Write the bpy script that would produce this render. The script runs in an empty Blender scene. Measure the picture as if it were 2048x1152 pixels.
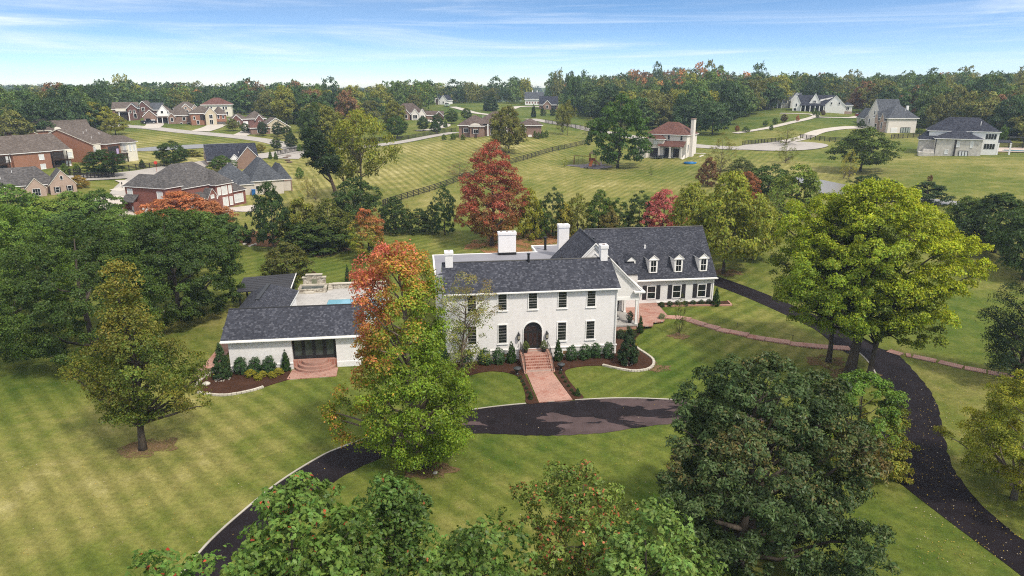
HAZE = .00025; EXPOSURE = 1.0; CLOUDC = (5.5, 5.8, 6.1, 1)
import bpy, math, random
import numpy as np
from mathutils import Vector, Matrix
from mathutils.geometry import delaunay_2d_cdt
R = math.radians
sc = bpy.context.scene
col = sc.collection
random.seed(7)
FPX = 1365.33            # focal length in pixels of the 2048 wide photograph
PITCH = R(16.5)
CAMZ = 28.0
CP, SP = math.cos(PITCH), math.sin(PITCH)

# ------------------------------------------------------------------ survey helpers
def ray(px, py):
    x = (px-1024)/FPX; y = (576-py)/FPX
    return np.array((x, CP+y*SP, -SP+y*CP))
def at_dist(px, py, D):
    d = ray(px, py); t = D/math.hypot(d[0], d[1])
    return np.array((0, 0, CAMZ))+d*t
def depth_of(p):
    return p[1]*CP-(p[2]-CAMZ)*SP
HO = np.array((11.1935, 69.081)); HA = R(7.664)
HC, HS = math.cos(HA), math.sin(HA)
def hw(u, v):            # estate frame (along / behind the white facade) -> world
    return (HO[0]+u*HC-v*HS, HO[1]+u*HS+v*HC)

# ------------------------------------------------------------------ object helpers
def tag(o, label=None, cat=None, group=None, kind=None):
    if label: o['label'] = label
    if cat: o['category'] = cat
    if group: o['group'] = group
    if kind: o['kind'] = kind
    return o
def link(o, parent=None):
    col.objects.link(o)
    if parent is not None: o.parent = parent
    return o
def empty(name, loc, rz=0.0):
    o = bpy.data.objects.new(name, None); o.empty_display_size = .3
    o.location = loc; o.rotation_euler = (0, 0, rz)
    return link(o)
def clone(o, parent=None):
    c = o.copy(); link(c, parent)
    for ch in list(o.children):
        clone(ch, c)
    return c
class MB:
    def __init__(s): s.v = []; s.f = []; s.m = []
    def add(s, vs, fs, m=0):
        b = len(s.v); s.v += [tuple(map(float, q)) for q in vs]
        for f in fs:
            s.f.append(tuple(b+i for i in f)); s.m.append(m)
        return s
    def box(s, x0, x1, y0, y1, z0, z1, m=0):
        vs = [(x0,y0,z0),(x1,y0,z0),(x1,y1,z0),(x0,y1,z0),(x0,y0,z1),(x1,y0,z1),(x1,y1,z1),(x0,y1,z1)]
        return s.add(vs, [(0,3,2,1),(4,5,6,7),(0,1,5,4),(1,2,6,5),(2,3,7,6),(3,0,4,7)], m)
    def prism(s, pts, d, m=0, m2=None):      # closed polygon of 3-D points swept by vector d
        n = len(pts); d = np.array(d)
        vs = [np.array(p) for p in pts]+[np.array(p)+d for p in pts]
        s.add(vs, [tuple(range(n))[::-1], tuple(range(n, 2*n))], m if m2 is None else m2)
        b = len(s.v)-2*n
        for i in range(n):
            j = (i+1) % n
            s.f.append((b+i, b+j, b+n+j, b+n+i)); s.m.append(m)
        return s
    def tube(s, path, rad, n=7, m=0, cap=True):
        path = [np.array(p, float) for p in path]
        if not hasattr(rad, '__len__'): rad = [rad]*len(path)
        b = len(s.v); k = len(path)
        for i, p in enumerate(path):
            t = path[min(i+1, k-1)]-path[max(i-1, 0)]; t = t/(np.linalg.norm(t)+1e-9)
            a = np.cross(t, (0, 0, 1) if abs(t[2]) < .9 else (1, 0, 0)); a = a/np.linalg.norm(a); c = np.cross(t, a)
            for j in range(n):
                w = 2*math.pi*j/n
                s.v.append(tuple(p+rad[i]*(math.cos(w)*a+math.sin(w)*c)))
        for i in range(k-1):
            for j in range(n):
                s.f.append((b+i*n+j, b+i*n+(j+1) % n, b+(i+1)*n+(j+1) % n, b+(i+1)*n+j)); s.m.append(m)
        if cap:
            s.f.append(tuple(b+j for j in range(n))[::-1]); s.m.append(m)
            s.f.append(tuple(b+(k-1)*n+j for j in range(n))); s.m.append(m)
        return s
    def lathe(s, prof, n=12, c=(0, 0, 0), m=0):
        return s.tube([(c[0], c[1]+1e-5*i, c[2]+z) for i, (r, z) in enumerate(prof)], [r for r, z in prof], n, m)
    def build(s, name, mats, parent=None, smooth=False):
        me = bpy.data.meshes.new(name); me.from_pydata(s.v, [], s.f)
        if not isinstance(mats, (list, tuple)): mats = [mats]
        for mt in mats: me.materials.append(mt)
        if len(mats) > 1: me.polygons.foreach_set('material_index', s.m)
        if smooth: me.polygons.foreach_set('use_smooth', [True]*len(s.f))
        me.update()
        return link(bpy.data.objects.new(name, me), parent)

# ------------------------------------------------------------------ material helpers
MATS = {}
class NT:
    def __init__(s, name):
        s.mat = bpy.data.materials.new(name); s.mat.use_nodes = True
        s.t = s.mat.node_tree; s.t.nodes.clear()
        s.out = s.n('ShaderNodeOutputMaterial')
    def n(s, ty, **kw):
        nd = s.t.nodes.new(ty)
        for k, v in kw.items():
            if k.startswith('i_'): nd.inputs[k[2:].replace('_', ' ')].default_value = v
            else: setattr(nd, k, v)
        return nd
    def l(s, a, b): s.t.links.new(a, b)
    def math(s, op, a, b=None, c=None):
        nd = s.n('ShaderNodeMath', operation=op)
        for i, q in enumerate((a, b, c)):
            if q is None: continue
            if hasattr(q, 'is_output'): s.l(q, nd.inputs[i])
            else: nd.inputs[i].default_value = q
        return nd.outputs[0]
    def mix(s, f, a, b, blend='MIX'):
        nd = s.n('ShaderNodeMix', data_type='RGBA', blend_type=blend)
        for i, q in ((0, f), (6, a), (7, b)):
            if hasattr(q, 'is_output'): s.l(q, nd.inputs[i])
            else: nd.inputs[i].default_value = q if i == 0 else (tuple(q)+(1,) if len(q) == 3 else q)
        return nd.outputs[2]
    def ramp(s, f, stops):
        nd = s.n('ShaderNodeValToRGB'); e = nd.color_ramp.elements
        while len(e) < len(stops): e.new(.5)
        for q, (p, c) in zip(e, stops):
            q.position = p; q.color = tuple(c)+(1,) if hasattr(c, '__len__') else (c, c, c, 1)
        s.l(f, nd.inputs[0]); return nd.outputs[0]
    def noise(s, vec, scale, detail=3, rough=.55, dist=0):
        nd = s.n('ShaderNodeTexNoise', i_Scale=scale, i_Detail=detail, i_Roughness=rough, i_Distortion=dist)
        if vec is not None: s.l(vec, nd.inputs['Vector'])
        return nd.outputs['Fac']
    def pos(s): return s.n('ShaderNodeNewGeometry').outputs['Position']
    def obj(s): return s.n('ShaderNodeTexCoord').outputs['Object']
    def flat(s, ku=1., kv=1.):   # wall / slope coordinates: along the wall, up
        tc = s.n('ShaderNodeTexCoord'); o = s.n('ShaderNodeSeparateXYZ'); s.l(tc.outputs['Object'], o.inputs[0])
        nn = s.n('ShaderNodeSeparateXYZ'); s.l(tc.outputs['Normal'], nn.inputs[0])
        g = s.math('GREATER_THAN', s.math('ABSOLUTE', nn.outputs[0]), s.math('ABSOLUTE', nn.outputs[1]))
        u = s.math('ADD', s.math('MULTIPLY', o.outputs[1], g), s.math('MULTIPLY', o.outputs[0], s.math('SUBTRACT', 1., g)))
        up = s.math('GREATER_THAN', s.math('ABSOLUTE', nn.outputs[2]), .97)
        v = s.math('ADD', s.math('MULTIPLY', o.outputs[1], up), s.math('MULTIPLY', o.outputs[2], s.math('SUBTRACT', 1., up)))
        c = s.n('ShaderNodeCombineXYZ'); s.l(s.math('MULTIPLY', u, ku), c.inputs[0]); s.l(s.math('MULTIPLY', v, kv), c.inputs[1])
        return c.outputs[0]
    def done(s, base, rough=.8, bump=None, bstr=.3, bdist=.02, spec=.3, metal=0., trans=0.):
        p = s.n('ShaderNodeBsdfPrincipled')
        for k, q in (('Base Color', base), ('Roughness', rough), ('Metallic', metal), ('Specular IOR Level', spec)):
            if hasattr(q, 'is_output'): s.l(q, p.inputs[k])
            elif k == 'Base Color': p.inputs[k].default_value = tuple(q)+(1,) if len(q) == 3 else q
            else: p.inputs[k].default_value = q
        if bump is not None:
            b = s.n('ShaderNodeBump', i_Strength=bstr, i_Distance=bdist); s.l(bump, b.inputs['Height']); s.l(b.outputs[0], p.inputs['Normal'])
        s.l(p.outputs[0], s.out.inputs['Surface'])
        return s.mat
def plain(name, c, rough=.7, var=.12, scale=3., spec=.3, metal=0.):
    if name in MATS: return MATS[name]
    t = NT(name); f = t.noise(t.obj(), scale, 4)
    a = tuple(q*(1-var) for q in c); b = tuple(min(1, q*(1+var)) for q in c)
    MATS[name] = t.done(t.ramp(f, [(.3, a), (.7, b)]), rough, spec=spec, metal=metal)
    return MATS[name]
def bricky(name, c1, c2, mortar, bw=.23, bh=.075, ms=.012, rough=.85, bstr=.3, blotch=.25, mult=1.0):
    if name in MATS: return MATS[name]
    t = NT(name); vec = t.flat()
    b = t.n('ShaderNodeTexBrick', i_Scale=1., i_Mortar_Size=ms, i_Brick_Width=bw, i_Row_Height=bh, i_Bias=0., i_Mortar_Smooth=.2)
    t.l(vec, b.inputs['Vector'])
    b.inputs['Color1'].default_value = tuple(c1)+(1,); b.inputs['Color2'].default_value = tuple(c2)+(1,); b.inputs['Mortar'].default_value = tuple(mortar)+(1,)
    n = t.noise(t.obj(), .9, 5, .6)
    c = t.mix(1., b.outputs['Color'], t.ramp(n, [(.25, 1-blotch), (.75, 1.)]), 'MULTIPLY')
    if blotch < .1:      # old paint: rain streaks and thin patches
        mp = t.n('ShaderNodeMapping'); t.l(t.obj(), mp.inputs[0]); mp.inputs['Scale'].default_value = (2.2, 2.2, .22)
        c = t.mix(1., c, t.ramp(t.noise(mp.outputs[0], 1.3, 6, .7), [(.25, .94), (.5, 1.), (.75, 1.02)]), 'MULTIPLY')
        c = t.mix(1., c, t.ramp(t.noise(t.obj(), 3.5, 6, .75), [(.26, .88), (.36, 1.)]), 'MULTIPLY')
    MATS[name] = t.done(c, rough, t.math('SUBTRACT', 1., b.outputs['Fac']), bstr, .01)
    return MATS[name]
def shingle(name, dark, mid, light, bw=.36, bh=.11):
    if name in MATS: return MATS[name]
    t = NT(name); vec = t.flat()
    b = t.n('ShaderNodeTexBrick', i_Scale=1., i_Mortar_Size=.006, i_Brick_Width=bw, i_Row_Height=bh, i_Bias=-.15)
    t.l(vec, b.inputs['Vector'])
    for k, q in (('Color1', (0, 0, 0)), ('Color2', (1, 1, 1)), ('Mortar', (0, 0, 0))): b.inputs[k].default_value = q+(1,)
    sv = t.n('ShaderNodeSeparateColor'); t.l(b.outputs['Color'], sv.inputs[0])
    n = t.noise(vec, 7., 3, .7); n2 = t.noise(vec, .35, 4, .6)
    f = t.math('ADD', t.math('MULTIPLY', sv.outputs[0], .6), t.math('MULTIPLY', n, .55))
    c = t.ramp(f, [(.25, dark), (.6, mid), (.95, light)])
    c = t.mix(1., c, t.ramp(n2, [(.3, .82), (.7, 1.08)]), 'MULTIPLY')
    MATS[name] = t.done(c, .9, f, .5, .015, spec=.15)
    return MATS[name]
def siding(name, c, row=.17):
    if name in MATS: return MATS[name]
    t = NT(name); o = t.n('ShaderNodeSeparateXYZ'); t.l(t.obj(), o.inputs[0])
    fr = t.math('FRACT', t.math('DIVIDE', o.outputs[2], row))
    n = t.noise(t.obj(), .8, 5)
    cc = t.mix(t.math('GREATER_THAN', fr, .9), c, tuple(q*.62 for q in c))
    cc = t.mix(1., cc, t.ramp(n, [(.3, .9), (.7, 1.)]), 'MULTIPLY')
    MATS[name] = t.done(cc, .6, fr, .5, .02)
    return MATS[name]
WHITE = plain('white_trim', (.8, .79, .77), .5, .04)
BLACK = plain('black_metal', (.012, .012, .013), .45, .2, spec=.4)
GLASS = plain('dark_glass', (.012, .014, .016), .06, .3, 1.2, spec=.6)
BLIND = plain('window_with_blinds', (.62, .63, .62), .35, .1, 2.)
BARK = None
# ------------------------------------------------------------------ terrain surface
CTRL = []
def cz(px, py, D): CTRL.append(tuple(at_dist(px, py, D)))
for x, y in ((-70,25),(-35,25),(0,25),(35,25),(60,35),(-75,55),(-45,50),(-20,55),(5,52),(30,52),(60,60),(-80,80),(-55,72),(-30,66),(2,64),(20,66),(40,68),(0,8),(-60,0),(60,5),(70,80)):
    CTRL.append((x, y, 0.))
for u, v, z in ((8,11,.85),(17,14,.85),(12,25,1.),(-6,14,.3),(-22,14,.3),(-33,22,.5),(-40,30,.55),(-20,30,.8),(2,32,1.1),(20,32,1.2),(-45,12,.25),(26,10,.35),(4.6,5.0,.55),(6,5.4,.85),(8.5,6.6,.85),(10,9.2,.85),(2.5,4.0,.15),(7,3.0,.3)):
    CTRL.append(hw(u, v)+(z,))
for q in ((770,410,150),(876,388,157),(1030,328,188),(1175,292,225),(1237,335,192),(1100,390,152),(800,330,190),(1000,310,205),(1340,314,205),
          (1000,270,235),(1100,246,285),(1195,265,260),(1100,218,400),(1068,210,430),(880,210,420),(830,238,320),(910,262,265),(700,292,238),
          (500,250,290),(370,248,305),(440,232,345),(250,241,315),(380,264,275),(330,298,232),(240,352,183),(127,322,208),(60,338,195),(20,350,185),
          (100,386,162),(300,425,148),(440,420,150),(505,388,168),(560,388,170),(640,312,222),(560,300,232),(600,350,190),
          (1640,224,340),(1580,215,355),(1774,265,285),(1820,264,285),(1590,292,228),(1660,285,238),(1480,296,222),(1905,309,222),(1990,305,228),(1900,352,183),(1722,342,190),
          (1700,385,161),(1620,362,172),(1850,395,158),(1560,262,262),(1690,240,300),(2040,330,200),(1500,380,150),(1420,345,178)):
    cz(*q)
for px, D, z in ((1350,330,14),(1300,480,22.5),(1420,480,22.5),(1200,420,16),(1560,420,17.5),(1750,420,17),(1750,560,20),(1900,330,12.5),(2030,360,15),(1900,520,23),(2040,520,22),(2200,420,18),
                 (100,330,11.5),(0,420,11),(150,540,13),(350,420,14),(440,540,15.5),(600,340,13),(700,430,14),(900,560,14),(1000,560,14),(1100,600,12),(-200,380,12),(-150,200,6)):
    CTRL.append(tuple(at_dist(px, 300, D)[:2])+(z,))
for px, D, z in ((0,900,8),(500,900,9),(1000,900,2),(1500,900,12),(2048,900,14),(-400,900,10),(2450,900,14),(0,1500,16),(500,1500,12),(1000,1500,12),(1500,1500,16),(2048,1500,18),(-500,1500,16),(2600,1500,18)):
    CTRL.append(tuple(at_dist(px, 300, D)[:2])+(z,))
CT = np.array(CTRL)
def _phi(r2): return .5*r2*np.log(r2+1e-6)
def _tps(pts, lam):
    n = len(pts); xy = pts[:, :2]/100.
    K = _phi(((xy[:, None]-xy[None])**2).sum(2))+lam*np.eye(n)
    Pm = np.c_[np.ones(n), xy]
    A = np.block([[K, Pm], [Pm.T, np.zeros((3, 3))]])
    return np.linalg.solve(A, np.r_[pts[:, 2], 0, 0, 0])
_W = _tps(CT, .01)
def _tz(x, y):
    q = np.stack([np.ravel(x), np.ravel(y)], 1)/100.
    xy = CT[:, :2]/100.; out = np.zeros(len(q))
    for i in range(0, len(q), 20000):
        a = q[i:i+20000]
        out[i:i+20000] = _phi(((a[:, None]-xy[None])**2).sum(2)) @ _W[:-3]+_W[-3]+a @ _W[-2:]
    return out.reshape(np.shape(x))
def grade(lo, hi, c0, c1, step, grow):
    a = [c0]; 
    while a[-1] < c1: a.append(a[-1]+step)
    s = step
    while a[-1] < hi: s *= grow; a.append(a[-1]+s)
    s = step; b = [c0]
    while b[-1] > lo: s *= grow; b.append(b[-1]-s)
    return np.array(b[:0:-1]+a)
TX = grade(-1500, 1500, -90, 80, 2.5, 1.045)
TY = grade(-80, 2000, 15, 120, 2.5, 1.035)
_GX, _GY = np.meshgrid(TX, TY)
TZ = _tz(_GX, _GY)
# exactly level building ground near the house front
def gz(x, y):
    i = min(max(np.searchsorted(TX, x)-1, 0), len(TX)-2); j = min(max(np.searchsorted(TY, y)-1, 0), len(TY)-2)
    a = (x-TX[i])/(TX[i+1]-TX[i]); b = (y-TY[j])/(TY[j+1]-TY[j])
    z = TZ[j:j+2, i:i+2]
    return float(z[0,0]*(1-a)*(1-b)+z[0,1]*a*(1-b)+z[1,0]*(1-a)*b+z[1,1]*a*b)
def gp(px, py, far=1400.):   # where the sight line meets the terrain
    d = ray(px, py); t = 20.; st = 1.0; prev = t
    while t < far:
        if CAMZ+d[2]*t < gz(d[0]*t, d[1]*t):
            lo, hi = prev, t
            for _ in range(24):
                m = (lo+hi)/2
                if CAMZ+d[2]*m < gz(d[0]*m, d[1]*m): hi = m
                else: lo = m
            t = hi; break
        prev = t; t += st; st = max(1., t*.006)
    x, y = d[0]*t, d[1]*t
    return np.array((x, y, gz(x, y)))
def smooth(a, k): return np.clip(a, 0, 1)**k
def band(x, a, b, w): return 1/(1+np.exp(-(x-a)/w))*1/(1+np.exp((x-b)/w))
def pseudo(x, y, s, seed):
    r = np.random.RandomState(seed); o = 0
    for k in range(7):
        a = r.uniform(0, 6.28); f = s*r.uniform(.6, 2.2)
        o = o+np.sin((x*np.cos(a)+y*np.sin(a))*f+r.uniform(0, 6.28))
    return o/7
# ------------------------------------------------------------------ ground
def catmull(pts, sub=4, closed=False):
    pts = [np.array(p, float) for p in pts]; n = len(pts); out = []
    rng = range(n if closed else n-1)
    g = (lambda i: pts[i % n]) if closed else (lambda i: pts[min(max(i, 0), n-1)])
    for i in rng:
        a, b, c, d = g(i-1), g(i), g(i+1), g(i+2)
        for k in range(sub):
            t = k/sub
            out.append(.5*((2*b)+(-a+c)*t+(2*a-5*b+4*c-d)*t*t+(-a+3*b-3*c+d)*t**3))
    if not closed: out.append(pts[-1])
    return out
def pxw(pts): return [gp(x, y)[:2] for x, y in pts]
def resample(pts, step):
    out = [pts[0]]
    for a, b in zip(pts[:-1], pts[1:]):
        n = max(1, int(np.linalg.norm(np.subtract(b, a))/step))
        for k in range(1, n+1): out.append(np.array(a)+(np.array(b)-np.array(a))*k/n)
    return out
def patch_into(mb, outline, dz, step, m=0, zf=None, rim=0.0):
    o = resample(list(outline)+[outline[0]], step)[:-1]
    P = np.array(o); n = len(P)
    lo, hi = P.min(0), P.max(0)
    xs, ys = np.meshgrid(np.arange(lo[0]+step/2, hi[0], step), np.arange(lo[1]+step/2, hi[1], step))
    q = np.c_[xs.ravel(), ys.ravel()]
    ins = np.zeros(len(q), bool); j = n-1
    for i in range(n):
        a, b = P[i], P[j]
        c = ((a[1] > q[:, 1]) != (b[1] > q[:, 1])) & (q[:, 0] < (b[0]-a[0])*(q[:, 1]-a[1])/(b[1]-a[1]+1e-12)+a[0])
        ins ^= c; j = i
    q = q[ins]
    if len(q):
        dmin = np.min(np.linalg.norm(q[:, None]-P[None], axis=2), axis=1); q = q[dmin > step*.45]
    V = [Vector(p) for p in P]+[Vector(p) for p in q]
    r = delaunay_2d_cdt(V, [], [list(range(n))], 1, 1e-5)
    z = zf or (lambda x, y: gz(x, y)+dz)
    vs = [(v.x, v.y, z(v.x, v.y)) for v in r[0]]
    fs = [tuple(f) for f in r[2]]
    fs2 = []
    for f in fs:
        a, b, c = (np.array(vs[i][:2]) for i in f[:3])
        fs2.append(f if (b-a)[0]*(c-a)[1]-(b-a)[1]*(c-a)[0] > 0 else f[::-1])
    mb.add(vs, fs2, m)
    if rim:          # a real edge standing on the ground
        e = [(p[0], p[1], z(p[0], p[1])) for p in P]
        for i in range(n):
            a, b = e[i], e[(i+1) % n]
            mb.add([a, b, (b[0], b[1], b[2]-rim), (a[0], a[1], a[2]-rim)], [(0, 1, 2, 3)], m)
def patch(name, outline, dz, step, mat, kind='structure', zf=None, rim=0.0):
    mb = MB(); patch_into(mb, outline, dz, step, 0, zf, rim)
    o = mb.build(name, mat); 
    if kind: o['kind'] = kind
    return o
def offset_line(path, w):
    path = [np.array(p[:2], float) for p in path]; out = []
    for i in range(len(path)):
        t = path[min(i+1, len(path)-1)]-path[max(i-1, 0)]; t /= np.linalg.norm(t)+1e-9
        out.append(path[i]+np.array((-t[1], t[0]))*w)
    return out
def ribbon_into(mb, path, width, dz, nw=4, m=0, rim=0.):
    L = [offset_line(path, width*(k/nw-.5)) for k in range(nw+1)]
    n = len(path); b = []
    for k in range(nw+1): b += [(p[0], p[1], gz(p[0], p[1])+dz) for p in L[k]]
    mb.add(b, [(k*n+i, k*n+i+1, (k+1)*n+i+1, (k+1)*n+i)[::-1] for k in range(nw) for i in range(n-1)], m)
    if rim:
        for k in (0, nw):
            for i in range(n-1):
                a, c = b[k*n+i], b[k*n+i+1]
                mb.add([a, c, (c[0], c[1], c[2]-rim), (a[0], a[1], a[2]-rim)], [(0, 1, 2, 3)], m)
def curb_into(mb, path, w, h, m=0):
    A = offset_line(path, w/2); B = offset_line(path, -w/2); n = len(path)
    vs = []
    for s, hh in ((A, -.1), (A, h), (B, h), (B, -.1)): vs += [(p[0], p[1], gz(p[0], p[1])+hh) for p in s]
    mb.add(vs, [(k*n+i, k*n+i+1, (k+1)*n+i+1, (k+1)*n+i) for k in range(3) for i in range(n-1)], m)

def stripe_dir(a, b):
    d = gp(*b)[:2]-gp(*a)[:2]; d /= np.linalg.norm(d); return (-d[1], d[0])
ZD = [stripe_dir((20, 834), (191, 1108)), stripe_dir((1290, 760), (1400, 700)), stripe_dir((801, 323), (866, 364)), stripe_dir((1207, 380), (1290, 346)), stripe_dir((235, 270), (330, 284))]
ZP = [1.75, 1.8, 1.8, 1.7, 3.2]
def grass_material():
    t = NT('lawn'); P = t.pos(); xyz = t.n('ShaderNodeSeparateXYZ'); t.l(P, xyz.inputs[0])
    z1 = t.n('ShaderNodeSeparateColor'); t.l(t.n('ShaderNodeAttribute', attribute_name='zone').outputs['Color'], z1.inputs[0])
    z2 = t.n('ShaderNodeSeparateColor'); t.l(t.n('ShaderNodeAttribute', attribute_name='zone2').outputs['Color'], z2.inputs[0])
    wob = t.math('MULTIPLY', t.math('SUBTRACT', t.noise(P, .08, 1), .5), .9)
    tot = None
    for k, (d, per) in enumerate(zip(ZD, ZP)):
        s = t.math('ADD', t.math('MULTIPLY', xyz.outputs[0], d[0]), t.math('MULTIPLY', xyz.outputs[1], d[1]))
        s = t.math('ADD', s, wob)
        s = t.math('SINE', t.math('MULTIPLY', s, 2*math.pi/per))
        s = t.math('MULTIPLY', t.math('MAXIMUM', t.math('MINIMUM', t.math('MULTIPLY', s, 1.6), 1.), -1.), (z1 if k < 3 else z2).outputs[k % 3])
        tot = s if tot is None else t.math('ADD', tot, s)
    big = t.noise(P, .045, 5, .6); mid = t.noise(P, .35, 5, .65); fine = t.noise(P, 2.2, 7, .78); vf = t.noise(P, 13., 5, .85)
    dry = t.math('ADD', z2.outputs[2], t.math('MULTIPLY', t.math('SUBTRACT', big, .5), 1.3))
    dry = t.math('ADD', dry, t.math('MULTIPLY', t.math('SUBTRACT', mid, .5), .95))
    dry = t.math('ADD', dry, t.math('MULTIPLY', tot, .06))
    c = t.ramp(dry, [(.05, GRASS[0]), (.40, GRASS[1]), (.72, GRASS[2]), (1.0, GRASS[3])])
    c = t.mix(1., c, t.ramp(fine, [(.25, .55), (.75, 1.3)]), 'MULTIPLY')
    c = t.mix(1., c, t.ramp(vf, [(.28, .5), (.72, 1.45)]), 'MULTIPLY')
    c = t.mix(1., c, t.ramp(t.math('MULTIPLY_ADD', tot, .5, .5), [(0., .80), (.6, 1.04), (1., 1.1)]), 'MULTIPLY')
    return t.done(c, .95, t.math('ADD', fine, vf), .6, .08, spec=.1)
GRASS = [(.052, .092, .011), (.12, .142, .026), (.225, .208, .062), (.37, .33, .145)]
def build_ground():
    nx, ny = len(TX), len(TY)
    me = bpy.data.meshes.new('ground')
    v = np.stack([_GX, _GY, TZ], -1).reshape(-1, 3)
    i = np.arange(nx*ny).reshape(ny, nx)
    f = np.stack([i[:-1, :-1], i[:-1, 1:], i[1:, 1:], i[1:, :-1]], -1).reshape(-1, 4)
    me.from_pydata(v.tolist(), [], f.tolist())
    x, y = v[:, 0], v[:, 1]
    A = band(x, -90, 2, 4)*band(y, 5, 72, 2.5)*.5
    A = A+band(x, 2, 30, 3)*band(y, 20, 52, 2)*.3
    B = band(x, 9, 34, 2)*band(y, 53, 100, 2)*.6+band(x, -45, 40, 4)*band(y, 95, 124, 3)*.5
    D = band(x, 4, 80, 5)*band(y, 128, 212, 5)
    edge = (x+34)*.83+150
    C = band(x, -62, 26, 4)*band(y-np.maximum(0, edge-0), 2, 80, 3)
    D = D*(1-C)*.45; C = C*.66
    E = band(x, -140, -55, 4)*band(y, 172, 262, 5)*.7
    dry = .38+.12*pseudo(x, y, .02, 3)+.12*pseudo(x, y, .16, 8)*band(y, -20, 110, 10)
    dry += .34*np.exp(-(((x+38)/20)**2+((y-42)/13)**2))
    dry -= .16*np.exp(-(((x+14)/11)**2+((y-55)/9)**2))
    dry -= .20*np.exp(-(((x-15)/15)**2+((y-60)/11)**2))
    dry += .12*np.exp(-(((x-44)/14)**2+((y-58)/16)**2))
    dry += .26*D+.24*C+.24*E+.10*band(y, 125, 3000, 6)
    far = band(y, 250, 3000, 20)
    dry = dry*(1-far)+.25*far
    for nm, cc in (('zone', (A, B, C)), ('zone2', (D, E, np.clip(dry, 0, 1)))):
        at = me.color_attributes.new(nm, 'FLOAT_COLOR', 'POINT')
        at.data.foreach_set('color', np.stack([*cc, np.ones_like(A)], -1).ravel().astype(np.float32))
    me.polygons.foreach_set('use_smooth', [True]*len(f))
    me.materials.append(grass_material())
    o = link(bpy.data.objects.new('ground', me)); o['kind'] = 'structure'
build_ground()

# ------------------------------------------------------------------ driveway, roads, paths, water
def asphalt_material():
    t = NT('asphalt'); P = t.pos(); xyz = t.n('ShaderNodeSeparateXYZ'); t.l(P, xyz.inputs[0])
    m = t.n('ShaderNodeMapping'); t.l(P, m.inputs[0]); m.inputs['Scale'].default_value = (.16, .42, 1.); m.inputs['Rotation'].default_value = (0, 0, R(-8)); m.inputs['Location'].default_value = (2.2, 1.35, 0)
    worn = t.noise(m.outputs[0], 1., 5, .55, .6)
    front = t.math('MULTIPLY', t.math('LESS_THAN', xyz.outputs[0], 22.), t.math('GREATER_THAN', xyz.outputs[0], -11.))
    worn = t.ramp(t.math('MULTIPLY', t.math('ADD', worn, t.math('MULTIPLY_ADD', t.math('MINIMUM', t.math('MAXIMUM', t.math('MULTIPLY_ADD', xyz.outputs[0], .2, .1), 0.), 1.), .15, -.075)), front), [(.535, 0.), (.55, 1.)])
    fine = t.noise(P, 9., 5, .8); mid = t.noise(P, .5, 4)
    c = t.mix(worn, (.0105, .0082, .0098), (.058, .041, .041))
    c = t.mix(1., c, t.ramp(fine, [(.2, .84), (.8, 1.2)]), 'MULTIPLY')
    c = t.mix(1., c, t.ramp(mid, [(.25, .72), (.75, 1.7)]), 'MULTIPLY')
    return t.done(c, .75, fine, .3, .01, spec=.08)
ASPH = asphalt_material()
def concrete(name, a, b, joint=None):
    if name in MATS: return MATS[name]
    t = NT(name); P = t.pos(); n = t.noise(P, .35, 6, .65); f = t.noise(P, 12, 4, .7)
    c = t.mix(1., t.ramp(n, [(.3, a), (.7, b)]), t.ramp(f, [(.2, .85), (.8, 1.1)]), 'MULTIPLY')
    if joint:
        br = t.n('ShaderNodeTexBrick', i_Scale=1., i_Mortar_Size=.018, i_Brick_Width=joint, i_Row_Height=joint*.66); t.l(P, br.inputs['Vector'])
        for k, q in (('Color1', .9), ('Color2', 1.06), ('Mortar', .6)): br.inputs[k].default_value = (q, q, q, 1)
        c = t.mix(1., c, br.outputs['Color'], 'MULTIPLY')
    MATS[name] = t.done(c, .85, f, .15, .005); return MATS[name]
ROADM = concrete('road_concrete', (.30, .275, .25), (.37, .345, .315))
KERBM = concrete('kerb_concrete', (.27, .25, .21), (.44, .41, .36))
PATIOM = concrete('patio_stone', (.33, .32, .305), (.44, .425, .405), 1.1)
NORTH = [(330,1190),(395,1113),(430,1075),(480,1030),(560,965),(640,915),(690,893),(760,868),(830,843),(935,822),(1010,812),(1080,806),(1150,801),(1220,797.5),(1280,797.5),(1360,801),(1430,806),(1500,815),(1560,826),(1620,838),(1690,848),(1740,852)]
SOUTH = [(395,1200),(440,1150),(500,1090),(560,1045),(636,987),(708,941),(802,900),(870,879),(940,868),(997,868),(1050,871),(1106,872),(1160,869),(1214,865),(1315,850),(1400,846),(1480,855),(1560,872),(1640,898),(1720,930),(1790,960)]
LEFT = [(1640,652),(1690,690),(1720,706),(1745,733),(1770,780),(1779,810),(1775,835),(1757,851),(1740,862),(1745,890),(1765,935),(1803,969),(1873,1024),(1971,1098),(2014,1130),(2090,1190)]
RIGHT = [(1690,655),(1745,690),(1790,707),(1807,720),(1846,763),(1873,806),(1889,876),(1899,919),(1920,958),(1963,1008),(2010,1051),(2048,1082),(2140,1150)]
UPPER = [(1395,548),(1430,561),(1480,579),(1530,599),(1580,621),(1630,644),(1665,663),(1700,690),(1725,706)]
north_w = catmull(pxw(NORTH), 5); south_w = catmull(pxw(SOUTH), 5); left_w = catmull(pxw(LEFT), 5); right_w = catmull(pxw(RIGHT), 5)
jr = np.random.RandomState(2)
jig = lambda pts: [p+jr.uniform(-.09, .09, 2) for p in resample(pts, .5)]
mb = MB()
patch_into(mb, north_w+jig(south_w)[::-1], .022, 1.6)
patch_into(mb, left_w+jig(right_w)[::-1], .027, 1.6)
ribbon_into(mb, catmull(pxw(UPPER), 5), 3.6, .032)
dw = mb.build('driveway', ASPH); dw['kind'] = 'structure'
mb = MB()
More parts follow.
